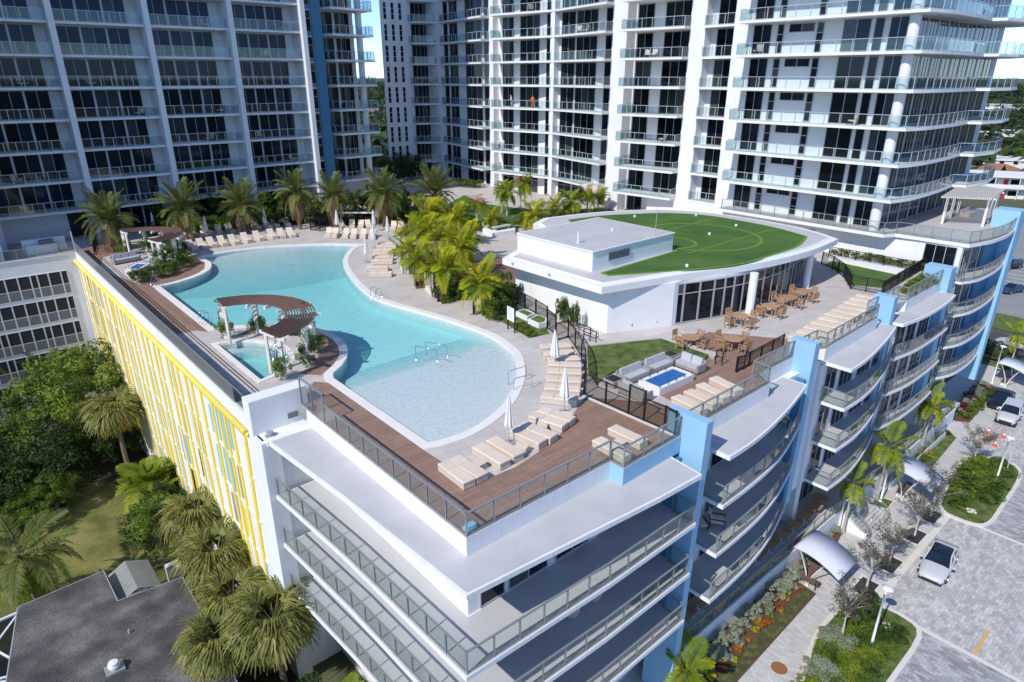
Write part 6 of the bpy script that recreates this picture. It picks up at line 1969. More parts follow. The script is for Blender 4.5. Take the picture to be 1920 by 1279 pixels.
# restaurant tables
def make_rtable():
    t = thing('restaurant_table', 'x', 'table')
    for i in range(6):
        MB().box(-0.45, 0.45, -0.45 + 0.15 * i, -0.315 + 0.15 * i, 0.71, 0.75).build('top_slat', 'teak', t)
    MB().bar((0, 0, 0), (0, 0, 0.7), 0.08).build('pedestal', 'white_metal', t)
    MB().box(-0.28, 0.28, -0.28, 0.28, 0, 0.03).build('base', 'white_metal', t)
    return t
def make_rchair():
    t = thing('restaurant_chair', 'x', 'chair')
    MB().box(-0.23, 0.23, -0.22, 0.22, 0.42, 0.46).build('seat', 'teak', t)
    for x in (-0.2, 0.2):
        for y in (-0.2, 0.2):
            MB().bar((x, y, 0), (x, y, 0.42), 0.035).build('leg', 'white_metal', t)
    for i in range(3):
        MB().bar((-0.22, -0.23 - 0.02 * i, 0.56 + 0.13 * i), (0.22, -0.23 - 0.02 * i, 0.56 + 0.13 * i), 0.02, 0.09).build('back_slat', 'teak', t)
    return t
rtb, rch = make_rtable(), make_rchair()
tsp = []; csp = []
for i in range(12):
    x = 15.0 + 1.72 * i
    tsp.append(((x, 0.35, RZ + 0.01), 0, 1.0, 'slatted square table, %s from left along the restaurant glass rail' % ORD[i]))
    for s, w in ((-1, 'left'), (1, 'right')):
        csp.append(((x + 0.72 * s, 0.35, RZ + 0.01), R(90) * s, 1.0, 'slatted chair on the %s of the %s restaurant table from left' % (w, ORD[i])))
place(rtb, tsp, 'restaurant tables')
place(rch, csp, 'restaurant chairs')
t = thing('bar_table', 'round brown table standing in the sun at the end of the restaurant terrace', 'table', (35.3, 0.6, RZ + 0.01))
MB().lathe([(0.02, 0.70), (0.62, 0.70), (0.62, 0.75), (0.02, 0.76)], 22).build('table_top', 'teak', t)
MB().bar((0, 0, 0), (0, 0, 0.7), 0.08).build('pedestal', 'white_metal', t)

# arched canopies
def canopy(c, rz, lab):
    t = thing('arched_canopy', lab, 'canopy', (c[0], c[1], GZ + 0.01), 'arched white canopies along the sidewalk')
    t.rotation_euler = (0, 0, rz)
    n = 12
    vs = []; fs = []
    for th in (0.0, 0.05):
        for i in range(n + 1):
            u = -1 + 2 * i / n
            y = 1.65 * u
            z = 2.75 - 0.75 * (u * 0.5 + 0.5) ** 1.6 - 0.18 * (u * u) + th
            for x in (-1.5, 1.5):
                vs.append((x, y, z))
    m_ = 2 * (n + 1)
    for i in range(n):
        fs.append((2 * i, 2 * i + 2, 2 * i + 3, 2 * i + 1))
        fs.append((m_ + 2 * i + 1, m_ + 2 * i + 3, m_ + 2 * i + 2, m_ + 2 * i))
        fs.append((2 * i, m_ + 2 * i, m_ + 2 * i + 2, 2 * i + 2))
        fs.append((2 * i + 1, 2 * i + 3, m_ + 2 * i + 3, m_ + 2 * i + 1))
    fs += [(0, 1, m_ + 1, m_), (2 * n, m_ + 2 * n, m_ + 2 * n + 1, 2 * n + 1)]
    MB().add(vs, fs).build('roof', 'fabric_canopy', t, True)
    for x in (-1.35, 1.35):
        for s in (-1, 1):
            pts = []
            for k in range(8):
                q = k / 7
                pts.append((x, -0.35 + s * (0.05 + 0.85 * q ** 1.8) , 2.52 * q - 0.10 * q * (1 if s > 0 else 0) * 3))
            MB().tube(pts, 0.045, 7).build('leg', 'white_metal', t, True)
    MB().box(-1.2, 1.2, -0.95, -0.45, 0.42, 0.48).build('bench_seat', 'brown_wood', t)
    for x in (-1.0, 1.0): MB().box(x - 0.04, x + 0.04, -0.9, -0.5, 0, 0.42).build('bench_leg', 'white_metal', t)
canopy((29.1, -2.75), R(180), 'arched pale canopy with bench nearest the camera')
canopy((45.0, -3.1), R(180), 'arched pale canopy in the middle, beyond the stairs')
canopy((77.6, -2.2), R(180), 'arched pale canopy farthest along the sidewalk')
def bench(c, rz, lab):
    t = thing('bench', lab, 'bench', (c[0], c[1], GZ + 0.01))
    t.rotation_euler = (0, 0, rz)
    for i in range(5): MB().box(-0.8, 0.8, -0.3 + 0.12 * i, -0.2 + 0.12 * i, 0.42, 0.46).build('slat', 'brown_wood', t)
    for i in range(3): MB().box(-0.8, 0.8, 0.32, 0.36, 0.55 + 0.13 * i, 0.65 + 0.13 * i).build('back_slat', 'brown_wood', t)
    for x in (-0.65, 0.65):
        MB().bar((x, -0.25, 0), (x, -0.25, 0.42), 0.05).build('leg', 'black_metal', t)
        MB().bar((x, 0.32, 0), (x, 0.36, 0.95), 0.05).build('leg', 'black_metal', t)
bench((27.9, -2.35), R(95), 'brown slatted bench at the planting edge by the nearest canopy')

# light poles
def lamp(c, h, lab):
    t = thing('street_lamp', lab, 'street lamp', (c[0], c[1], GZ + 0.08))
    MB().tube([(0, 0, 0), (0, 0, h)], [0.085, 0.06], 10).build('pole', 'white_metal', t, True)
    MB().lathe([(0.16, 0), (0.16, 0.06), (0.09, 0.12)], 12).build('base', 'white_metal', t)
    MB().tube([(0, 0, h - 0.1), (0.1, 0, h + 0.08), (0.35, 0, h + 0.12)], 0.045, 7).build('arm', 'white_metal', t)
    MB().lathe([(0.02, -0.05), (0.30, -0.02), (0.35, 0.03), (0.25, 0.09), (0.05, 0.11)], 18, (0.4, 0, h + 0.15)).build('head', 'white_metal', t, True)
lamp((25.5, -7.7), 4.2, 'white street lamp with round disc head on the near island')
lamp((52.6, -7.2), 4.2, 'white street lamp on the second planted island')
lamp((76.0, -0.6), 4.4, 'white street lamp beside the farthest canopy')
lamp((42.0, -1.7), 3.6, 'white street lamp behind the middle canopy')
lamp((35.5, -1.1), 2.6, 'white street lamp at the top of the stairs')
t = thing('sign_post', 'thin pale post on the second planted island', 'post', (54.6, -7.4, GZ + 0.1))
MB().tube([(0, 0, 0), (0, 0, 2.4)], 0.03, 6).build('pole', 'cream_paint', t)
MB().box(-0.2, 0.2, -0.01, 0.01, 2.0, 2.4).build('plate', 'white_metal', t)

# cars
def car(name, lab, loc, rz, body, roof, L=4.85, W=1.84, H=1.45, suv=False, group='cars'):
    t = thing(name, lab, 'car', (loc[0], loc[1], GZ + 0.012), group)
    t.rotation_euler = (0, 0, rz)
    hw = W / 2
    hl = L / 2
    belt = 0.87 if not suv else 1.02
    # lower body: rings along the length, front is +x
    st = [(-hl, 0.45, belt - 0.18, hw * 0.80), (-hl + 0.12, 0.28, belt - 0.02, hw * 0.90), (-hl + 0.7, 0.2, belt + 0.03, hw * 0.98), (-0.6, 0.18, belt + 0.02, hw), (0.6, 0.18, belt, hw), (hl - 1.25, 0.2, belt - 0.04, hw * 0.99), (hl - 0.5, 0.22, belt - 0.16, hw * 0.95), (hl - 0.16, 0.25, belt - 0.26, hw * 0.84), (hl, 0.32, belt - 0.40, hw * 0.66)]
    vs = []; fs = []
    for x, z0, z1, w in st:
        zm = lerp(z0, z1, 0.55)
        vs += [(x, -w * 0.92, z0), (x, -w, zm), (x, -w * 0.93, z1), (x, -w * 0.45, z1 + 0.03), (x, w * 0.45, z1 + 0.03), (x, w * 0.93, z1), (x, w, zm), (x, w * 0.92, z0)]
    for i in range(len(st) - 1):
        for k in range(8):
            k2 = (k + 1) % 8
            fs.append((8 * i + k, 8 * i + 8 + k, 8 * i + 8 + k2, 8 * i + k2))
    fs += [tuple(range(8)), tuple(range(8 * (len(st) - 1), 8 * len(st)))[::-1]]
    b = MB().add(vs, fs).build('body', body, t, True)
    # greenhouse: windscreen, side windows, roof
    x0, x1 = (-hl + 0.72, hl - 1.48) if not suv else (-hl + 0.25, hl - 1.30)
    r0, r1 = (-hl + 1.55, hl - 2.35) if not suv else (-hl + 0.55, hl - 2.0)
    wb, wr = hw * 0.90, hw * 0.70
    g = MB()
    bz = belt + 0.0
    q = [(x0, -wb, bz), (x1, -wb, bz - 0.03), (x1, wb, bz - 0.03), (x0, wb, bz), (r0, -wr, H - 0.04), (r1, -wr, H - 0.04), (r1, wr, H - 0.04), (r0, wr, H - 0.04)]
    g.add(q, [(0, 1, 5, 4), (1, 2, 6, 5), (2, 3, 7, 6), (3, 0, 4, 7), (4, 5, 6, 7)])
    g.build('glass', 'car_glass', t)
    m = MB()
    n = 6
    rv = []
    for i in range(n + 1):
        x = lerp(r0 - 0.10, r1 + 0.10, i / n)
        z = H - 0.035 + 0.035 * math.sin(math.pi * i / n)
        rv += [(x, -wr - 0.02, z - 0.02), (x, -wr * 0.5, z + 0.02), (x, wr * 0.5, z + 0.02), (x, wr + 0.02, z - 0.02)]
    rf = []
    for i in range(n):
        for k in range(3):
            rf.append((4 * i + k, 4 * i + 4 + k, 4 * i + 5 + k, 4 * i + 1 + k))
    m.add(rv, rf).build('roof', roof, t, True)
    for s in (-1, 1):
        MB().bar((x1 + 0.02, s * (wb + 0.0), bz), (r1 + 0.02, s * (wr + 0.02), H - 0.03), 0.07).build('pillar', body, t)
        MB().bar((x0 - 0.02, s * wb, bz), (r0 - 0.02, s * (wr + 0.02), H - 0.03), 0.10).build('pillar', body, t)
        MB().bar((lerp(x0, x1, 0.47), s * (wb + 0.01), bz), (lerp(r0, r1, 0.5), s * (wr + 0.02), H - 0.03), 0.08).build('pillar', body, t)
        MB().bar((r0, s * (wr + 0.03), H - 0.03), (r1, s * (wr + 0.03), H - 0.03), 0.09, 0.07).build('roof_side', body, t)
        MB().box(x1 - 0.35, x1 - 0.15, s * (hw + 0.02) - (0.2 if s < 0 else 0), s * (hw + 0.02) + (0.2 if s > 0 else 0), belt - 0.02, belt + 0.14).build('mirror', body, t)
        hlm = MB()
        hlm.add([(hl - 0.10, s * hw * 0.42, belt - 0.37), (hl - 0.42, s * hw * 0.93, belt - 0.22), (hl - 0.30, s * hw * 0.91, belt - 0.34), (hl - 0.03, s * hw * 0.40, belt - 0.46)], [(0, 1, 2, 3) if s < 0 else (3, 2, 1, 0)])
        for v in range(4): hlm.v[v] = (hlm.v[v][0] + 0.03, hlm.v[v][1], hlm.v[v][2] + 0.02)
        hlm.build('headlight', 'car_glass', t)
        MB().box(-hl - 0.01, -hl + 0.2, s * hw * 0.70 - 0.14, s * hw * 0.70 + 0.14, belt - 0.26, belt - 0.12).build('tail_light', 'red_paint', t)
        for x in (hl - 0.92, -hl + 1.02):
            wl = put('wheel', UNIT.setdefault('wheel', MB().tube([(0, -0.10, 0), (0, 0.10, 0)], 0.33, 20).mesh('wheel', 'tyre', True)), t, (x, s * (hw - 0.09), 0.33))
            put('rim', UNIT.setdefault('rim', MB().tube([(0, -0.115, 0), (0, 0.115, 0)], [0.22, 0.22], 14).mesh('rim', 'rim')), wl, (0, 0, 0))
    MB().box(hl - 0.22, hl + 0.02, -hw * 0.60, hw * 0.60, 0.24, belt - 0.46).build('grille', 'car_black', t)
    MB().box(hl - 0.30, hl - 0.03, -hw * 0.80, hw * 0.80, 0.20, 0.27).build('splitter', 'car_black', t)
    if suv: MB().box(-hl + 0.1, hl - 0.1, -hw - 0.01, hw + 0.01, 0.2, 0.34).build('sill', 'car_black', t)
    return t
a, b = Vector((35.31,-7.69)), Vector((40.55,-7.74))
car('sedan', 'white sedan with dark glass roof parked by the kerb strip', (36.8, -7.75), R(186), 'car_white', 'car_glass', H=1.42)
car('suv', 'white SUV parked behind the orange cones', (67.6, -4.4), R(180) - R(-4), 'car_white', 'car_white', 4.5, 1.86, 1.66, True)
car('sedan', 'black sedan parked behind the white SUV', (71.0, -2.75), R(182), 'car_black', 'car_black')
def cone(c, lab):
    t = thing('traffic_cone', lab, 'traffic cone', (c[0], c[1], GZ + 0.01), 'orange traffic cones')
    MB().box(-0.2, 0.2, -0.2, 0.2, 0, 0.03).build('base', 'orange_plastic', t)
    MB().lathe([(0.15, 0.03), (0.10, 0.3)], 12).build('lower_cone', 'orange_plastic', t)
    MB().lathe([(0.10, 0.3), (0.07, 0.5)], 12).build('white_band', 'white_clean', t)
    MB().lathe([(0.07, 0.5), (0.03, 0.72)], 12).build('tip', 'orange_plastic', t)
for p, lab in (((62.3, -3.97), 'orange traffic cone farthest from the camera, near the SUV nose'), ((60.2, -4.0), 'orange traffic cone at the left of the four'), ((62.5, -5.25), 'orange traffic cone beside the SUV front wheel'), ((60.0, -5.15), 'orange traffic cone nearest the small tree')):
    cone(p, lab)
t = thing('caution_tape', 'sagging orange tape strung between the cones', 'tape', (61.2, -4.6, GZ), None, True)
MB().tube([(62.3, -3.97, GZ + 0.65), (62.4, -4.6, GZ + 0.45), (62.5, -5.25, GZ + 0.65)], 0.02, 4).build('tape', 'orange_plastic', t)
# small planters of rocks on the islands
for c, lab in (((28.02,-7.92), 'low pile of brown rocks on the near island'), ((46.19,-7.32), 'round brown rock pile on the second island')):
    t = thing('rock_pile', lab, 'rocks', (c[0], c[1], GZ + 0.1))
    rg = random.Random(8)
    for i in range(12):
        a = rg.uniform(0, 6.28); r = rg.uniform(0.05, 0.45)
        MB().lathe([(0.06, 0), (0.13, 0.05), (0.11, 0.13), (0.03, 0.17)], 6, (r * math.cos(a), r * math.sin(a), 0)).build('rock', 'beige_wall', t)

# street trees, palms and bed plants
def street_tree(c, h, r, seed, lab):
    t = thing('street_tree', lab, 'tree', (c[0], c[1], GZ + 0.03), 'young street trees')
    rg = random.Random(seed)
    m = MB()
    m.tube([(0, 0, 0), (0.03, 0.02, h * 0.3), (0.0, 0.05, h * 0.45)], [0.085, 0.06, 0.05], 8)
    cl = []
    for k in range(13):
        a = k * 2.4 + rg.uniform(-0.3, 0.3)
        z0 = h * rg.uniform(0.3, 0.55)
        rr = r * rg.uniform(0.45, 1.0)
        e = Vector((math.cos(a) * rr, math.sin(a) * rr, h * rg.uniform(0.55, 1.0)))
        mid = Vector((e.x * 0.45, e.y * 0.45, lerp(z0, e.z, 0.55)))
        m.tube([(0, 0.02, z0), mid, e], [0.035, 0.022, 0.010], 5)
        for q in (0.55, 0.75, 0.9, 1.0):
            p = mid.lerp(e, (q - 0.5) * 2) if q > 0.5 else mid
            cl.append((p.x + rg.uniform(-.2, .2), p.y + rg.uniform(-.2, .2), p.z, 0.30))
    m.build('trunk', 'pale_trunk', t, True)
    put('crown', leaf_cloud('crown', ['leaf_grey', 'leaf_olive', 'leaf_grey'], cl, 42, 0.062, seed), t)
for i, (c, h, r, lab) in enumerate([((30.6, -5.3), 4.4, 1.7, 'young sparse tree in the nearest dark tree pit'), ((34.5, -5.3), 4.0, 1.5, 'young sparse tree in the second tree pit'), ((39.4, -5.3), 4.4, 1.7, 'young sparse tree in the third tree pit'), ((43.1, -5.2), 4.6, 1.8, 'young sparse tree in the last tree pit'),
                          ((25.0, -6.1), 4.2, 1.2, 'narrow sparse tree on the near planted island'), ((54.5, -4.9), 4.2, 1.5, 'young sparse tree at the far end of the second island')]):
    street_tree(c, h, r, 200 + i, lab)
palm('lime', 'street_palm', (35.4, -1.5, GZ), 4.6, 2.2, 12, 'bright green palm beside the stairs', 'palm', 'street palms', tr=0.10, trunk='pale_trunk', elev=(72, -30))
palm('lime', 'street_palm', (*(41.88,-1.43), GZ), 5.2, 2.6, 13, 'bright green palm over the middle canopy', 'palm', 'street palms', tr=0.10, trunk='pale_trunk', elev=(72, -30))
palm('lime', 'street_palm', (*(53.05,-0.93), GZ), 4.8, 2.3, 11, 'twin stemmed palm in the middle planting bed', 'palm', 'street palms', ((0, 0, 1.0), (1.0, 0.5, 1.05)), tr=0.10, trunk='pale_trunk', elev=(72, -25))
palm('lime', 'street_palm', (13.2, -2.3, GZ), 2.4, 2.2, 14, 'low yellow-green palm at the foot of the near blue fin', 'palm', 'street palms', tr=0.10, trunk='pale_trunk', elev=(80, -10))
palm('lime', 'street_palm', (*(83.11,-0.59), GZ), 4.2, 2.2, 12, 'green palm far along the street at right edge', 'palm', 'street palms', tr=0.10, trunk='pale_trunk', elev=(72, -25))
rs = random.Random(31)
def bed_row(a, b, n, kinds, r, h, lab, grp, name='bed_plant', jit=0.15, z=GZ + 0.1):
    a, b = Vector(a), Vector(b)
    for i in range(n):
        p = a.lerp(b, i / max(1, n - 1)) + Vector((rs.uniform(-jit, jit), rs.uniform(-jit, jit)))
        shrub(kinds[i % len(kinds)], name, (p.x, p.y, z), r * rs.uniform(0.75, 1.25), h * rs.uniform(0.8, 1.2), lab % ORD[i], 'plant', grp)
bed_row((14.2, -1.65), (27.5, -1.45), 16, ['silver'], 0.66, 0.95, 'silvery green shrub, %s from left below the restaurant rail', 'silver hedge below the restaurant', 'silver_shrub')
bed_row((28.5, -1.2), (35.0, -1.15), 6, ['silver'], 0.5, 0.7, 'silvery shrub, %s along the wall behind the nearest canopy', 'silver shrubs behind the canopy', 'silver_shrub')
bed_row((15.0, -2.45), (27.0, -2.15), 13, ['rust', 'gold', 'rust', 'gold', 'rust'], 0.30, 0.42, 'orange and yellow croton, %s from left in the near bed', 'crotons in the near bed', 'croton')
bed_row((48.0, -0.9), (57.0, -0.9), 8, ['silver', 'shrub_a'], 0.6, 0.8, 'grey-green shrub, %s along the ramp bed', 'shrubs along the ramp', 'bed_shrub')
bed_row((50.5, -1.6), (53.0, -1.6), 4, ['rust', 'shrub_a', 'gold'], 0.5, 0.6, 'orange croton, %s at the twin palm', 'crotons at the twin palm', 'croton')
bed_row((64.5, -0.5), (74.0, -0.1), 9, ['silver', 'maroon', 'silver'], 0.75, 0.9, 'bed shrub, %s before the far restaurant glass', 'shrubs before the far glass', 'bed_shrub')
bed_row((64.5, -1.4), (73.0, -1.0), 10, ['grassy', 'shrub_c'], 0.7, 0.6, 'low green plant, %s in the far bed', 'low plants in the far bed', 'bed_shrub')
bed_row((18.0, -8.6), (27.0, -7.8), 9, ['grassy', 'grassy', 'shrub_c'], 1.0, 0.7, 'bright green tuft, %s on the street side of near island', 'tufts on the near island', 'bed_shrub', 0.3)
bed_row((18.5, -7.2), (25.5, -6.4), 7, ['grassy', 'grassy', 'silver'], 1.0, 0.7, 'light green tuft, %s on the sidewalk side of near island', 'light tufts on the near island', 'bed_shrub', 0.3)
bed_row((26.4, -6.1), (28.8, -6.3), 4, ['shrub_a', 'shrub_b'], 0.85, 1.3, 'dark green shrub, %s at the head of the near island', 'shrubs at the head of near island', 'bed_shrub')
bed_row((26.3, -8.0), (27.5, -8.7), 3, ['shrub_b'], 0.7, 0.9, 'dark shrub, %s beside the rock pile', 'dark shrubs by the rocks', 'bed_shrub')
bed_row((46.5, -6.3), (55.0, -5.4), 9, ['shrub_a', 'grassy', 'shrub_c'], 1.1, 1.1, 'green shrub, %s along the back of the second island', 'shrubs on the second island', 'bed_shrub', 0.3)
bed_row((48.8, -7.6), (55.5, -6.8), 7, ['shrub_a', 'grassy', 'shrub_c'], 1.0, 1.0, 'green shrub, %s along the street side of second island', 'street side shrubs of the second island', 'bed_shrub', 0.3)

# ================================================================ road, verge and parking beyond the end of the block
gsheet('far_sidewalk', [(78, 30), (86, 30), (86, -60), (78, -3.2)], 0.010, 'concrete')
gsheet('grass_verge', [(82, 6), (85, 6), (85, -1), (82, -1)], 0.014, 'lawn')
gsheet('road', [(86, 260), (96, 260), (96, -120), (86, -120)], 0.012, 'asphalt')
structure('road_line', MB().box(90.9, 91.1, -100, 200, GZ, GZ + 0.018), 'stripe_yellow')
gsheet('grass_verge', [(98, 60), (106, 60), (106, -20), (98, -20)], 0.016, 'lawn')
gsheet('parking_lot', [(106, 80), (190, 120), (190, -40), (106, -40)], 0.012, 'road_grey')
for i in range(8):
    structure('parking_line', MB().box(124 + 3 * i, 124.2 + 3 * i, 8, 13, GZ, GZ + 0.02), 'kerb')
car('sedan', 'dark blue car in the parking lot nearer the building', (*(119.93,8.45), ), R(160), 'car_blue', 'car_blue')
car('suv', 'black SUV in the parking lot further back', (*(137.39,13.07), ), R(160), 'car_black', 'car_black', 4.7, 1.9, 1.75, True)
car('sedan', 'blue-grey car parked beyond the road at right edge', (*(91.54,0.81), ), R(80), 'car_silver', 'car_silver')

# ================================================================ garden below the yellow wall
structure('garden_ground', MB().sheet([[(-60, 61), (-2.8, 61), (-2.8, -30), (-60, -30)]], GZ + 0.004), 'soil')
structure('garden_lawn', MB().sheet([bez([(-8.4, 46.0), (-5.4, 42.5), (-4.0, 37.0), (-3.6, 31.0), (-6.0, 28.0), (-16.0, 27.0), (-40, 28), (-40, 44), (-18.0, 42.0), (-12.0, 40.0), (-8.4, 46.0)], 3)[:-1]], GZ + 0.012), 'garden_grass')
hs = thing('flat_roof_house', 'low house with a dark gravel flat roof at lower left', 'house', (-9.5, 20, GZ), None, True)
HR = [(-14.3, 26.15), (-9.65, 26.35), (-9.6, 22.8), (-6.0, 22.4), (-6.05, 17.9), (-6.4, 8.0), (-16.2, 8.0), (-15.5, 20.0)]
MB().prism(offset(HR, -0.35), GZ, -13.35).build('wall', 'beige_wall', hs)
MB().prism(HR, -13.35, -13.2).build('fascia', 'grey_panel', hs)
MB().sheet([offset(HR, -0.06)], -13.195).build('roof', 'gravel_roof', hs)
vp = (-10.93,17.21)
v_ = MB().box(vp[0] - 0.45, vp[0] + 0.45, vp[1] - 0.4, vp[1] + 0.4, -13.2, -13.05)
v_.build('vent_curb', 'metal_roof', hs)
MB().lathe([(0.22, 0), (0.22, 0.12), (0.30, 0.14), (0.30, 0.22), (0.20, 0.26), (0.20, 0.30), (0.27, 0.32), (0.24, 0.40), (0.05, 0.44)], 16, (vp[0], vp[1], -13.05)).build('vent_cap', 'white_metal', hs)
vp = (-9.71,19.51)
MB().tube([(vp[0], vp[1], -13.2), (vp[0], vp[1], -12.95)], 0.06, 8).build('vent_pipe', 'grey_panel', hs)
sh = thing('garden_shed', 'small shed with ribbed grey gable roof beside the dark roof', 'shed', (-8.3, 25, GZ), None, True)
MB().box(-9.35, -7.25, 23.6, 26.5, GZ, -13.9).build('wall', 'white', sh)
for i in range(12):
    ya, yb = lerp(23.4, 26.7, i / 12), lerp(23.4, 26.7, (i + 1) / 12) - 0.03
    for x, z, x2 in ((-9.5, -13.95, -8.4), (-7.1, -13.95, -8.4)):
        MB().add([(x, ya, z), (x, yb, z), (x2, yb, -13.35), (x2, ya, -13.35), (x, ya, z - 0.05), (x, yb, z - 0.05), (x2, yb, -13.40), (x2, ya, -13.40)], [(0, 1, 2, 3), (7, 6, 5, 4), (0, 4, 5, 1), (1, 5, 6, 2), (2, 6, 7, 3), (3, 7, 4, 0)]).build('roof_sheet', 'metal_roof', sh)
t = thing('air_conditioner', 'pale box air conditioner behind the shed', 'air conditioner', (*(-5.69,27.01), GZ))
MB().box(-0.45, 0.45, -0.4, 0.4, 0, 1.6).build('case', 'cream_paint', t)
MB().lathe([(0.3, 0), (0.3, 0.05), (0.05, 0.06)], 14, (0, 0, 1.6)).build('fan_grille', 'grey_panel', t)
t = thing('screen_enclosure', 'pale frame of a dark mesh pool screen at the lower left edge', 'screen frame', (-16.5, 22, GZ), None, True)
pts = [(-14.26,25.71), (-14.31,20.22), (-15.44,20.22), (-17.20,21.27), (-16.71,25.57)]
for k in range(5):
    MB().bar((*pts[k], -13.3), (*pts[(k + 1) % 5], -13.3), 0.14).build('beam', 'white_metal', t)
for a, b in ((0, 3), (1, 4), (1, 3)):
    MB().bar((*pts[a], -13.3), (*pts[b], -13.3), 0.09).build('brace', 'white_metal', t)
for p in pts:
    MB().bar((*p, GZ), (*p, -13.3), 0.1).build('post', 'white_metal', t)
MB().prism(pts, GZ, GZ + 0.03).build('floor', 'asphalt', t)
MB().prism(pts, -13.36, -13.345).build('mesh_panel', 'screen_mesh', t)

LEFT = [('broad_b', (-6.0, 52.5), 5.4, 9.8, 'big bright green tree against the yellow wall'), ('broad_a', (-8.9, 49.0), 3.8, 7.6, 'mid green tree left of the big bright tree'), ('broad_c', (-10.3, 45.0), 3.4, 5.2, 'dark tree above the shaded lawn'),
        ('olive', (-13.0, 52.0), 4.2, 6.2, 'olive tree at the left edge below the white wing'), ('broad_c', (-13.5, 46.5), 3.6, 5.2, 'dark tree at the left edge'), ('olive', (-16.5, 45.0), 4.0, 5.8, 'olive tree cut by the left picture edge'),
        ('broad_a', (-5.7, 29.2), 2.5, 5.4, 'dense green tree beside the grey shed'), ('broad_c', (-5.2, 48.0), 3.0, 5.0, 'dark tree at the foot of the yellow wall'), ('broad_b', (-10.6, 42.2), 1.8, 3.6, 'small bright tree at the lawn edge'), ('broad_b', (-12.6, 40.8), 1.7, 3.2, 'small bright bush-tree left of the lawn'),
        ('broad_c', (-15.0, 41.5), 2.4, 4.0, 'dark small tree at the left lawn edge'), ('broad_c', (-4.6, 33.0), 2.0, 4.2, 'dark tree under the yellow wall above the shed'), ('broad_c', (-4.0, 9.0), 2.4, 3.4, 'dark low tree at the bottom edge below the balconies')]
for k, c, r, h, lab in LEFT:
    tree(k, 'broadleaf_tree', (c[0], c[1], GZ), r, h, lab, 'trees below the yellow wall')
SAB = [((-4.8, 44.0), 6.6, 2.7, 'fan palm with brown skirt in front of the big bright tree'), ((-3.9, 25.6), 5.6, 2.5, 'fan palm against the yellow wall, farthest of the lower group'), ((-4.2, 20.6), 5.6, 2.6, 'fan palm just below the white corner wall'), ((-4.6, 17.0), 5.0, 2.3, 'fan palm behind the largest lower one'),
       ((-3.7, 13.0), 5.6, 2.8, 'largest fan palm in front of the left balconies'), ((-6.2, 14.6), 4.6, 2.5, 'fan palm beside the dark gravel roof edge')]
for c, h, r, lab in SAB:
    palm('sabal', 'fan_palm', (c[0], c[1], GZ), h, r, 64, lab, 'palm', 'fan palms below the podium', tr=0.2, elev=(88, -70))
palm('coco', 'coconut_palm', (*(-13.46,29.64), GZ), 4.8, 4.2, 30, 'coconut palm with long arching fronds at the left edge', 'palm', tr=0.16, trunk='pale_trunk', elev=(65, -50))
palm('coco', 'coconut_palm', (-13.6, 57.0, GZ), 9.0, 3.6, 16, 'coconut palm with golden fronds at the left edge by the wing', 'palm', tr=0.16, trunk='pale_trunk', elev=(65, -40))
palm('lime', 'areca_palm', (-4.4, 36.2, GZ), 3.4, 2.5, 22, 'big feathery palm clump at the lawn edge under the yellow wall', 'palm', None, ((0, 0, 1.0), (0.8, 0.4, 0.8), (-0.7, 0.5, 0.85), (0.1, -0.9, 0.7)), 0.07, 'trunk', (80, -20))
palm('bush', 'areca_palm', (-7.8, 57.5, GZ), 6.5, 2.6, 18, 'feathery palm rising in front of the dark wing windows', 'palm', None, ((0, 0, 1.0), (0.5, 0.4, 0.85)), 0.08, 'trunk', (75, -20))
palm('lime', 'areca_palm', (-2.2, 8.2, GZ), 2.0, 2.0, 18, 'dark feathery palm at the very bottom under the balconies', 'palm', None, ((0, 0, 1.0), (0.9, -0.8, 0.8)), 0.07, 'trunk', (78, -20))

for i, (c, r, k) in enumerate([((43.0, 81.0), 2.6, 'olive'), ((46.5, 79.0), 2.4, 'broad_c'), ((40.5, 79.0), 2.2, 'broad_c'), ((50.5, 81.5), 2.2, 'broad_c')]):
    tree(k, 'garden_tree', (c[0], c[1], 0), r, r * 1.9, 'dark garden tree, %s from left in the corner between the towers' % ORD[i], 'trees between the towers')
# ================================================================ far town
def house(c, w, d, h, rz, wall, roof, lab, hip=1.4, cat='house', name='house'):
    t = thing(name, lab, cat, (c[0], c[1], GZ))
    t.rotation_euler = (0, 0, rz)
    MB().box(-w / 2, w / 2, -d / 2, d / 2, 0, h).build('wall', wall, t)
    if hip:
        e = 0.6
        q = min(w, d) / 2
        a = max(0, w / 2 - q)
        MB().add([(-w / 2 - e, -d / 2 - e, h), (w / 2 + e, -d / 2 - e, h), (w / 2 + e, d / 2 + e, h), (-w / 2 - e, d / 2 + e, h), (-a, 0, h + hip), (a, 0, h + hip)], [(0, 1, 5, 4), (1, 2, 5), (2, 3, 4, 5), (3, 0, 4), (3, 2, 1, 0)]).build('roof', roof, t)
    else:
        MB().box(-w / 2 - 0.4, w / 2 + 0.4, -d / 2 - 0.4, d / 2 + 0.4, h, h + 0.35).build('roof', roof, t)
    n = max(2, int(w / 4))
    for i in range(n):
        x = -w / 2 + w * (i + 0.5) / n
        for z in ([0.9] if h < 4.5 else [0.9, 3.9]):
            MB().box(x - 0.7, x + 0.7, -d / 2 - 0.05, -d / 2 + 0.02, z, z + 1.3).build('window', 'pane', t)
    MB().box(-0.5, 0.5, -d / 2 - 0.06, -d / 2 + 0.02, 0.02, 2.1).build('door', 'red_paint' if cat == 'motel' else 'brown_wood', t)
    return t
mt = thing('motel', 'long white two-storey motel with red doors at the right edge', 'motel', (*(226.79,37.58), GZ))
mt.rotation_euler = (0, 0, R(-62))
MB().box(-26, 26, 0, 10, 0, 6.2).build('wall', 'roof_white', mt)
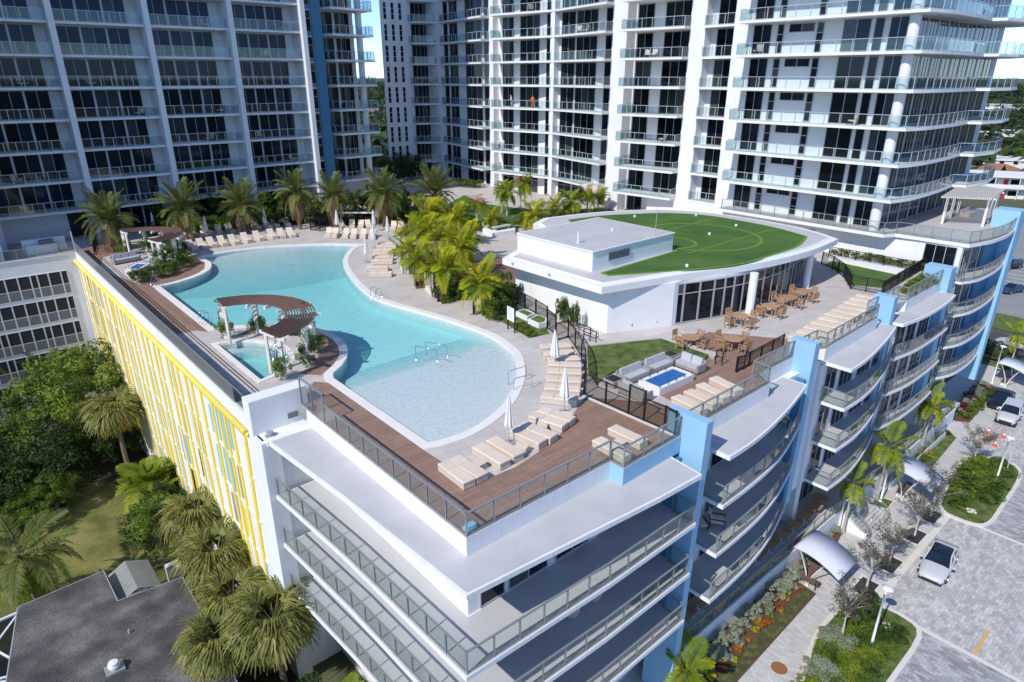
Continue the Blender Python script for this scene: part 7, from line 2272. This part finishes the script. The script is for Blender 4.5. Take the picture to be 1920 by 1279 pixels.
MB().box(-27, 27, -2.2, 11, 6.2, 6.7).build('roof', 'roof_white', mt)
MB().box(-26.5, 26.5, -2.0, 0, 3.0, 3.25).build('walkway', 'roof_white', mt)
MB().box(-26.5, 26.5, -2.05, -1.95, 3.25, 4.2).build('parapet', 'roof_white', mt)
for i in range(9):
    x = -24 + 6 * i
    for z in (0.05, 3.3):
        MB().box(x - 0.6, x + 0.6, -0.06, 0.02, z, z + 2.2).build('door', 'red_paint', mt)
        MB().box(x + 1.2, x + 3.6, -0.05, 0.02, z + 0.8, z + 2.2).build('window', 'pane', mt)
    MB().box(x + 2.8, x + 3.0, -2.0, -1.8, 0, 6.2).build('post', 'roof_white', mt)
house((293.82,58.09), 30, 18, 5.0, R(-62), 'roof_white', 'roof_white', 'white flat roofed building with blue and white front beyond the motel', 0, 'building', 'shop_building')
house((272.62,52.05), 14, 9, 3.4, R(-50), 'roof_white', 'roof_tile', 'small white house with brown hip roof behind the motel', 1.8)
house((679.64,154.47), 150, 60, 9, R(-75), 'roof_white', 'roof_white', 'long pale warehouse near the horizon at right', 0, 'building', 'warehouse')
house((802.45,199.81), 90, 40, 8, R(-75), 'beige_wall', 'beige_wall', 'tan low building near the horizon at right', 0, 'building', 'warehouse')
house((452.78,89.44), 40, 25, 5, R(-70), 'roof_white', 'roof_white', 'white commercial block among trees at the right edge', 0, 'building', 'shop_building')
house((324.16,562.90), 26, 14, 3.6, R(20), 'roof_white', 'roof_red', 'house with long red roof seen between the towers', 2.2)
house((398.95,659.53), 16, 10, 3.4, R(10), 'roof_white', 'roof_white', 'small white house right of the red roof between the towers', 1.6)
gsheet('far_road', [(255.52,459.97), (272.53,445.18), (247.96,405.66), (229.74,414.59)], 0.02, 'concrete')
rf = random.Random(41)
BG = [('broad_a', (346.18,63.29), 6), ('broad_b', (305.75,55.98), 5.5), ('olive', (340.08,68.59), 6), ('broad_c', (451.04,104.43), 8), ('broad_c', (489.51,105.28), 9), ('broad_a', (386.71,71.73), 6), ('olive', (534.89,123.10), 9), ('broad_c', (557.17,116.59), 9), ('broad_c', (580.42,116.65), 9), ('olive', (334.51,73.43), 6), ('broad_b', (309.65,52.59), 5),
      ('broad_c', (1212.07,298.93), 14), ('broad_c', (1290.47,294.97), 14), ('broad_c', (1311.23,347.29), 14),
      ('olive', (187.25,333.74), 6), ('broad_b', (181.96,312.03), 5), ('broad_a', (196.01,326.12), 5.5), ('olive', (419.68,736.14), 9), ('olive', (508.06,852.13), 10), ('broad_c', (594.24,970.56), 11), ('broad_c', (718.35,1228.04), 13), ('olive', (510.48,908.81), 10), ('broad_b', (164.44,299.64), 5)]
for i, (k, c, r) in enumerate(BG):
    side = 'right of the right tower' if c[0] > c[1] * 1.2 else 'in the gap between the towers'
    tree(k, 'far_tree', (c[0], c[1], GZ), r, r * 1.55, 'far tree %s, %s by distance' % (side, ORD[i % 14]), 'far trees %s' % side)
# the wooded town that runs to the horizon, one mass
cl = []
for i in range(1500):
    b = R(rf.uniform(8, 22)) if i % 2 else R(rf.uniform(54, 66))
    d = 260 * (rf.random() * 13 + 1) ** 0.9
    r = rf.uniform(4, 8) * (1 + d / 1800)
    cl.append((-12.28 + d * math.cos(b), -16.78 + d * math.sin(b), GZ + r * 0.7, r))
tag(put('far_wood', leaf_cloud('far_wood', ['far_leaf'], cl, 22, 3.2, 55, up=0.8)), kind='stuff')
# areca-filled forecourt shrubs by the parking lot
for i, p in enumerate([(89.56,8.76), (91.80,8.46), (90.78,7.16), (85.77,1.99), (84.39,0.47), (81.57,-1.36), (87.32,3.74)]):
    shrub(['shrub_b', 'shrub_a'][i % 2], 'bed_shrub', (p[0], p[1], GZ), 1.6, 1.8, 'round green shrub, %s along the far end of the block' % ORD[i], 'shrub', 'shrubs at the far end of the block')

# ================================================================ people on the balconies
def person(loc, rz, shirt, trousers, lab, arm=0.15, hair='cloth_black', lean=0.0, bend=0.0):
    h = 1.74
    me = bpy.data.meshes.new('person')
    v = [(0, 0, 0.95), (0, 0.02 + lean * 0.3, 1.18), (0, 0.02 + lean * 0.6, 1.42), (0, 0.03 + lean * 0.8, 1.52), (0, 0.05 + lean, 1.62), (0, 0.05 + lean, 1.72)]
    e = [(0, 1), (1, 2), (2, 3), (3, 4), (4, 5)]
    rad = [(0.16, 0.12), (0.15, 0.11), (0.17, 0.10), (0.06, 0.06), (0.095, 0.105), (0.07, 0.08)]
    for s in (-1, 1):
        n = len(v)
        v += [(s * 0.10, 0.0, 0.86), (s * 0.11, 0.03 + bend, 0.48), (s * 0.12, -0.01, 0.09), (s * 0.13, 0.14, 0.035)]
        rad += [(0.10, 0.10), (0.07, 0.07), (0.045, 0.05), (0.04, 0.035)]
        e += [(0, n), (n, n + 1), (n + 1, n + 2), (n + 2, n + 3)]
        n = len(v)
        v += [(s * 0.20, 0.02 + lean * 0.6, 1.40), (s * 0.27, 0.02 + arm, 1.14), (s * 0.24, 0.10 + arm * 2.2, 0.98 + arm * 0.9), (s * 0.23, 0.15 + arm * 2.4, 0.93 + arm)]
        rad += [(0.065, 0.065), (0.045, 0.045), (0.032, 0.032), (0.038, 0.03)]
        e += [(2, n), (n, n + 1), (n + 1, n + 2), (n + 2, n + 3)]
    me.from_pydata(v, e, [])
    o = bpy.data.objects.new('tmp_body', me)
    COL.objects.link(o)
    sk = o.modifiers.new('skin', 'SKIN')
    for i, r_ in enumerate(rad): me.skin_vertices[0].data[i].radius = r_
    me.skin_vertices[0].data[0].use_root = True
    o.modifiers.new('sub', 'SUBSURF').levels = 1
    o.modifiers['sub'].render_levels = 1
    dg = bpy.context.evaluated_depsgraph_get()
    m2 = bpy.data.meshes.new_from_object(o.evaluated_get(dg))
    bpy.data.objects.remove(o)
    m2.materials.clear()
    for m in ('skin', shirt, trousers, hair, 'cloth_black'): m2.materials.append(MATS[m])
    for p in m2.polygons:
        c = p.center
        p.use_smooth = True
        if c.z > 1.66 or (c.z > 1.56 and c.y < 0.02 + lean): p.material_index = 3
        elif c.z > 1.49: p.material_index = 0
        elif abs(c.x) > 0.19 and c.z < 1.02 + arm * 0.8 and c.z > 0.8: p.material_index = 0
        elif c.z > 0.92: p.material_index = 1
        elif c.z > 0.10: p.material_index = 2
        else: p.material_index = 4
    t = put('person', m2, None, loc, rz)
    return tag(t, lab, 'person')
person((*(56.85,15.62), 18.43), R(80), 'cloth_black', 'cloth_navy', 'person in dark clothes standing at a right tower balcony rail', 0.25)
person((55.75, 57.0, 12.17), R(120), 'cloth_orange', 'cloth_orange', 'worker in orange with orange cap standing on a tower balcony', 0.2, 'cloth_orange')
person((55.2, 60.9, 12.17), R(60), 'cloth_white', 'cloth_white', 'worker in white bending on a tower balcony beside the orange worker', 0.1, 'cloth_white', 0.12, 0.08)
person((54.95, 63.6, 5.95), R(80), 'cloth_white', 'cloth_navy', 'person in white top at left on the lower tower balcony', 0.1, 'cloth_black')
person((54.98, 62.6, 5.95), R(100), 'cloth_white', 'cloth_white', 'person in white and grey at right on the lower tower balcony', 0.2, 'cloth_white')
person((54.4, 82.9, 12.17), R(180), 'cloth_navy', 'cloth_navy', 'person in dark blue on the shaded inner corner balcony', 0.1)
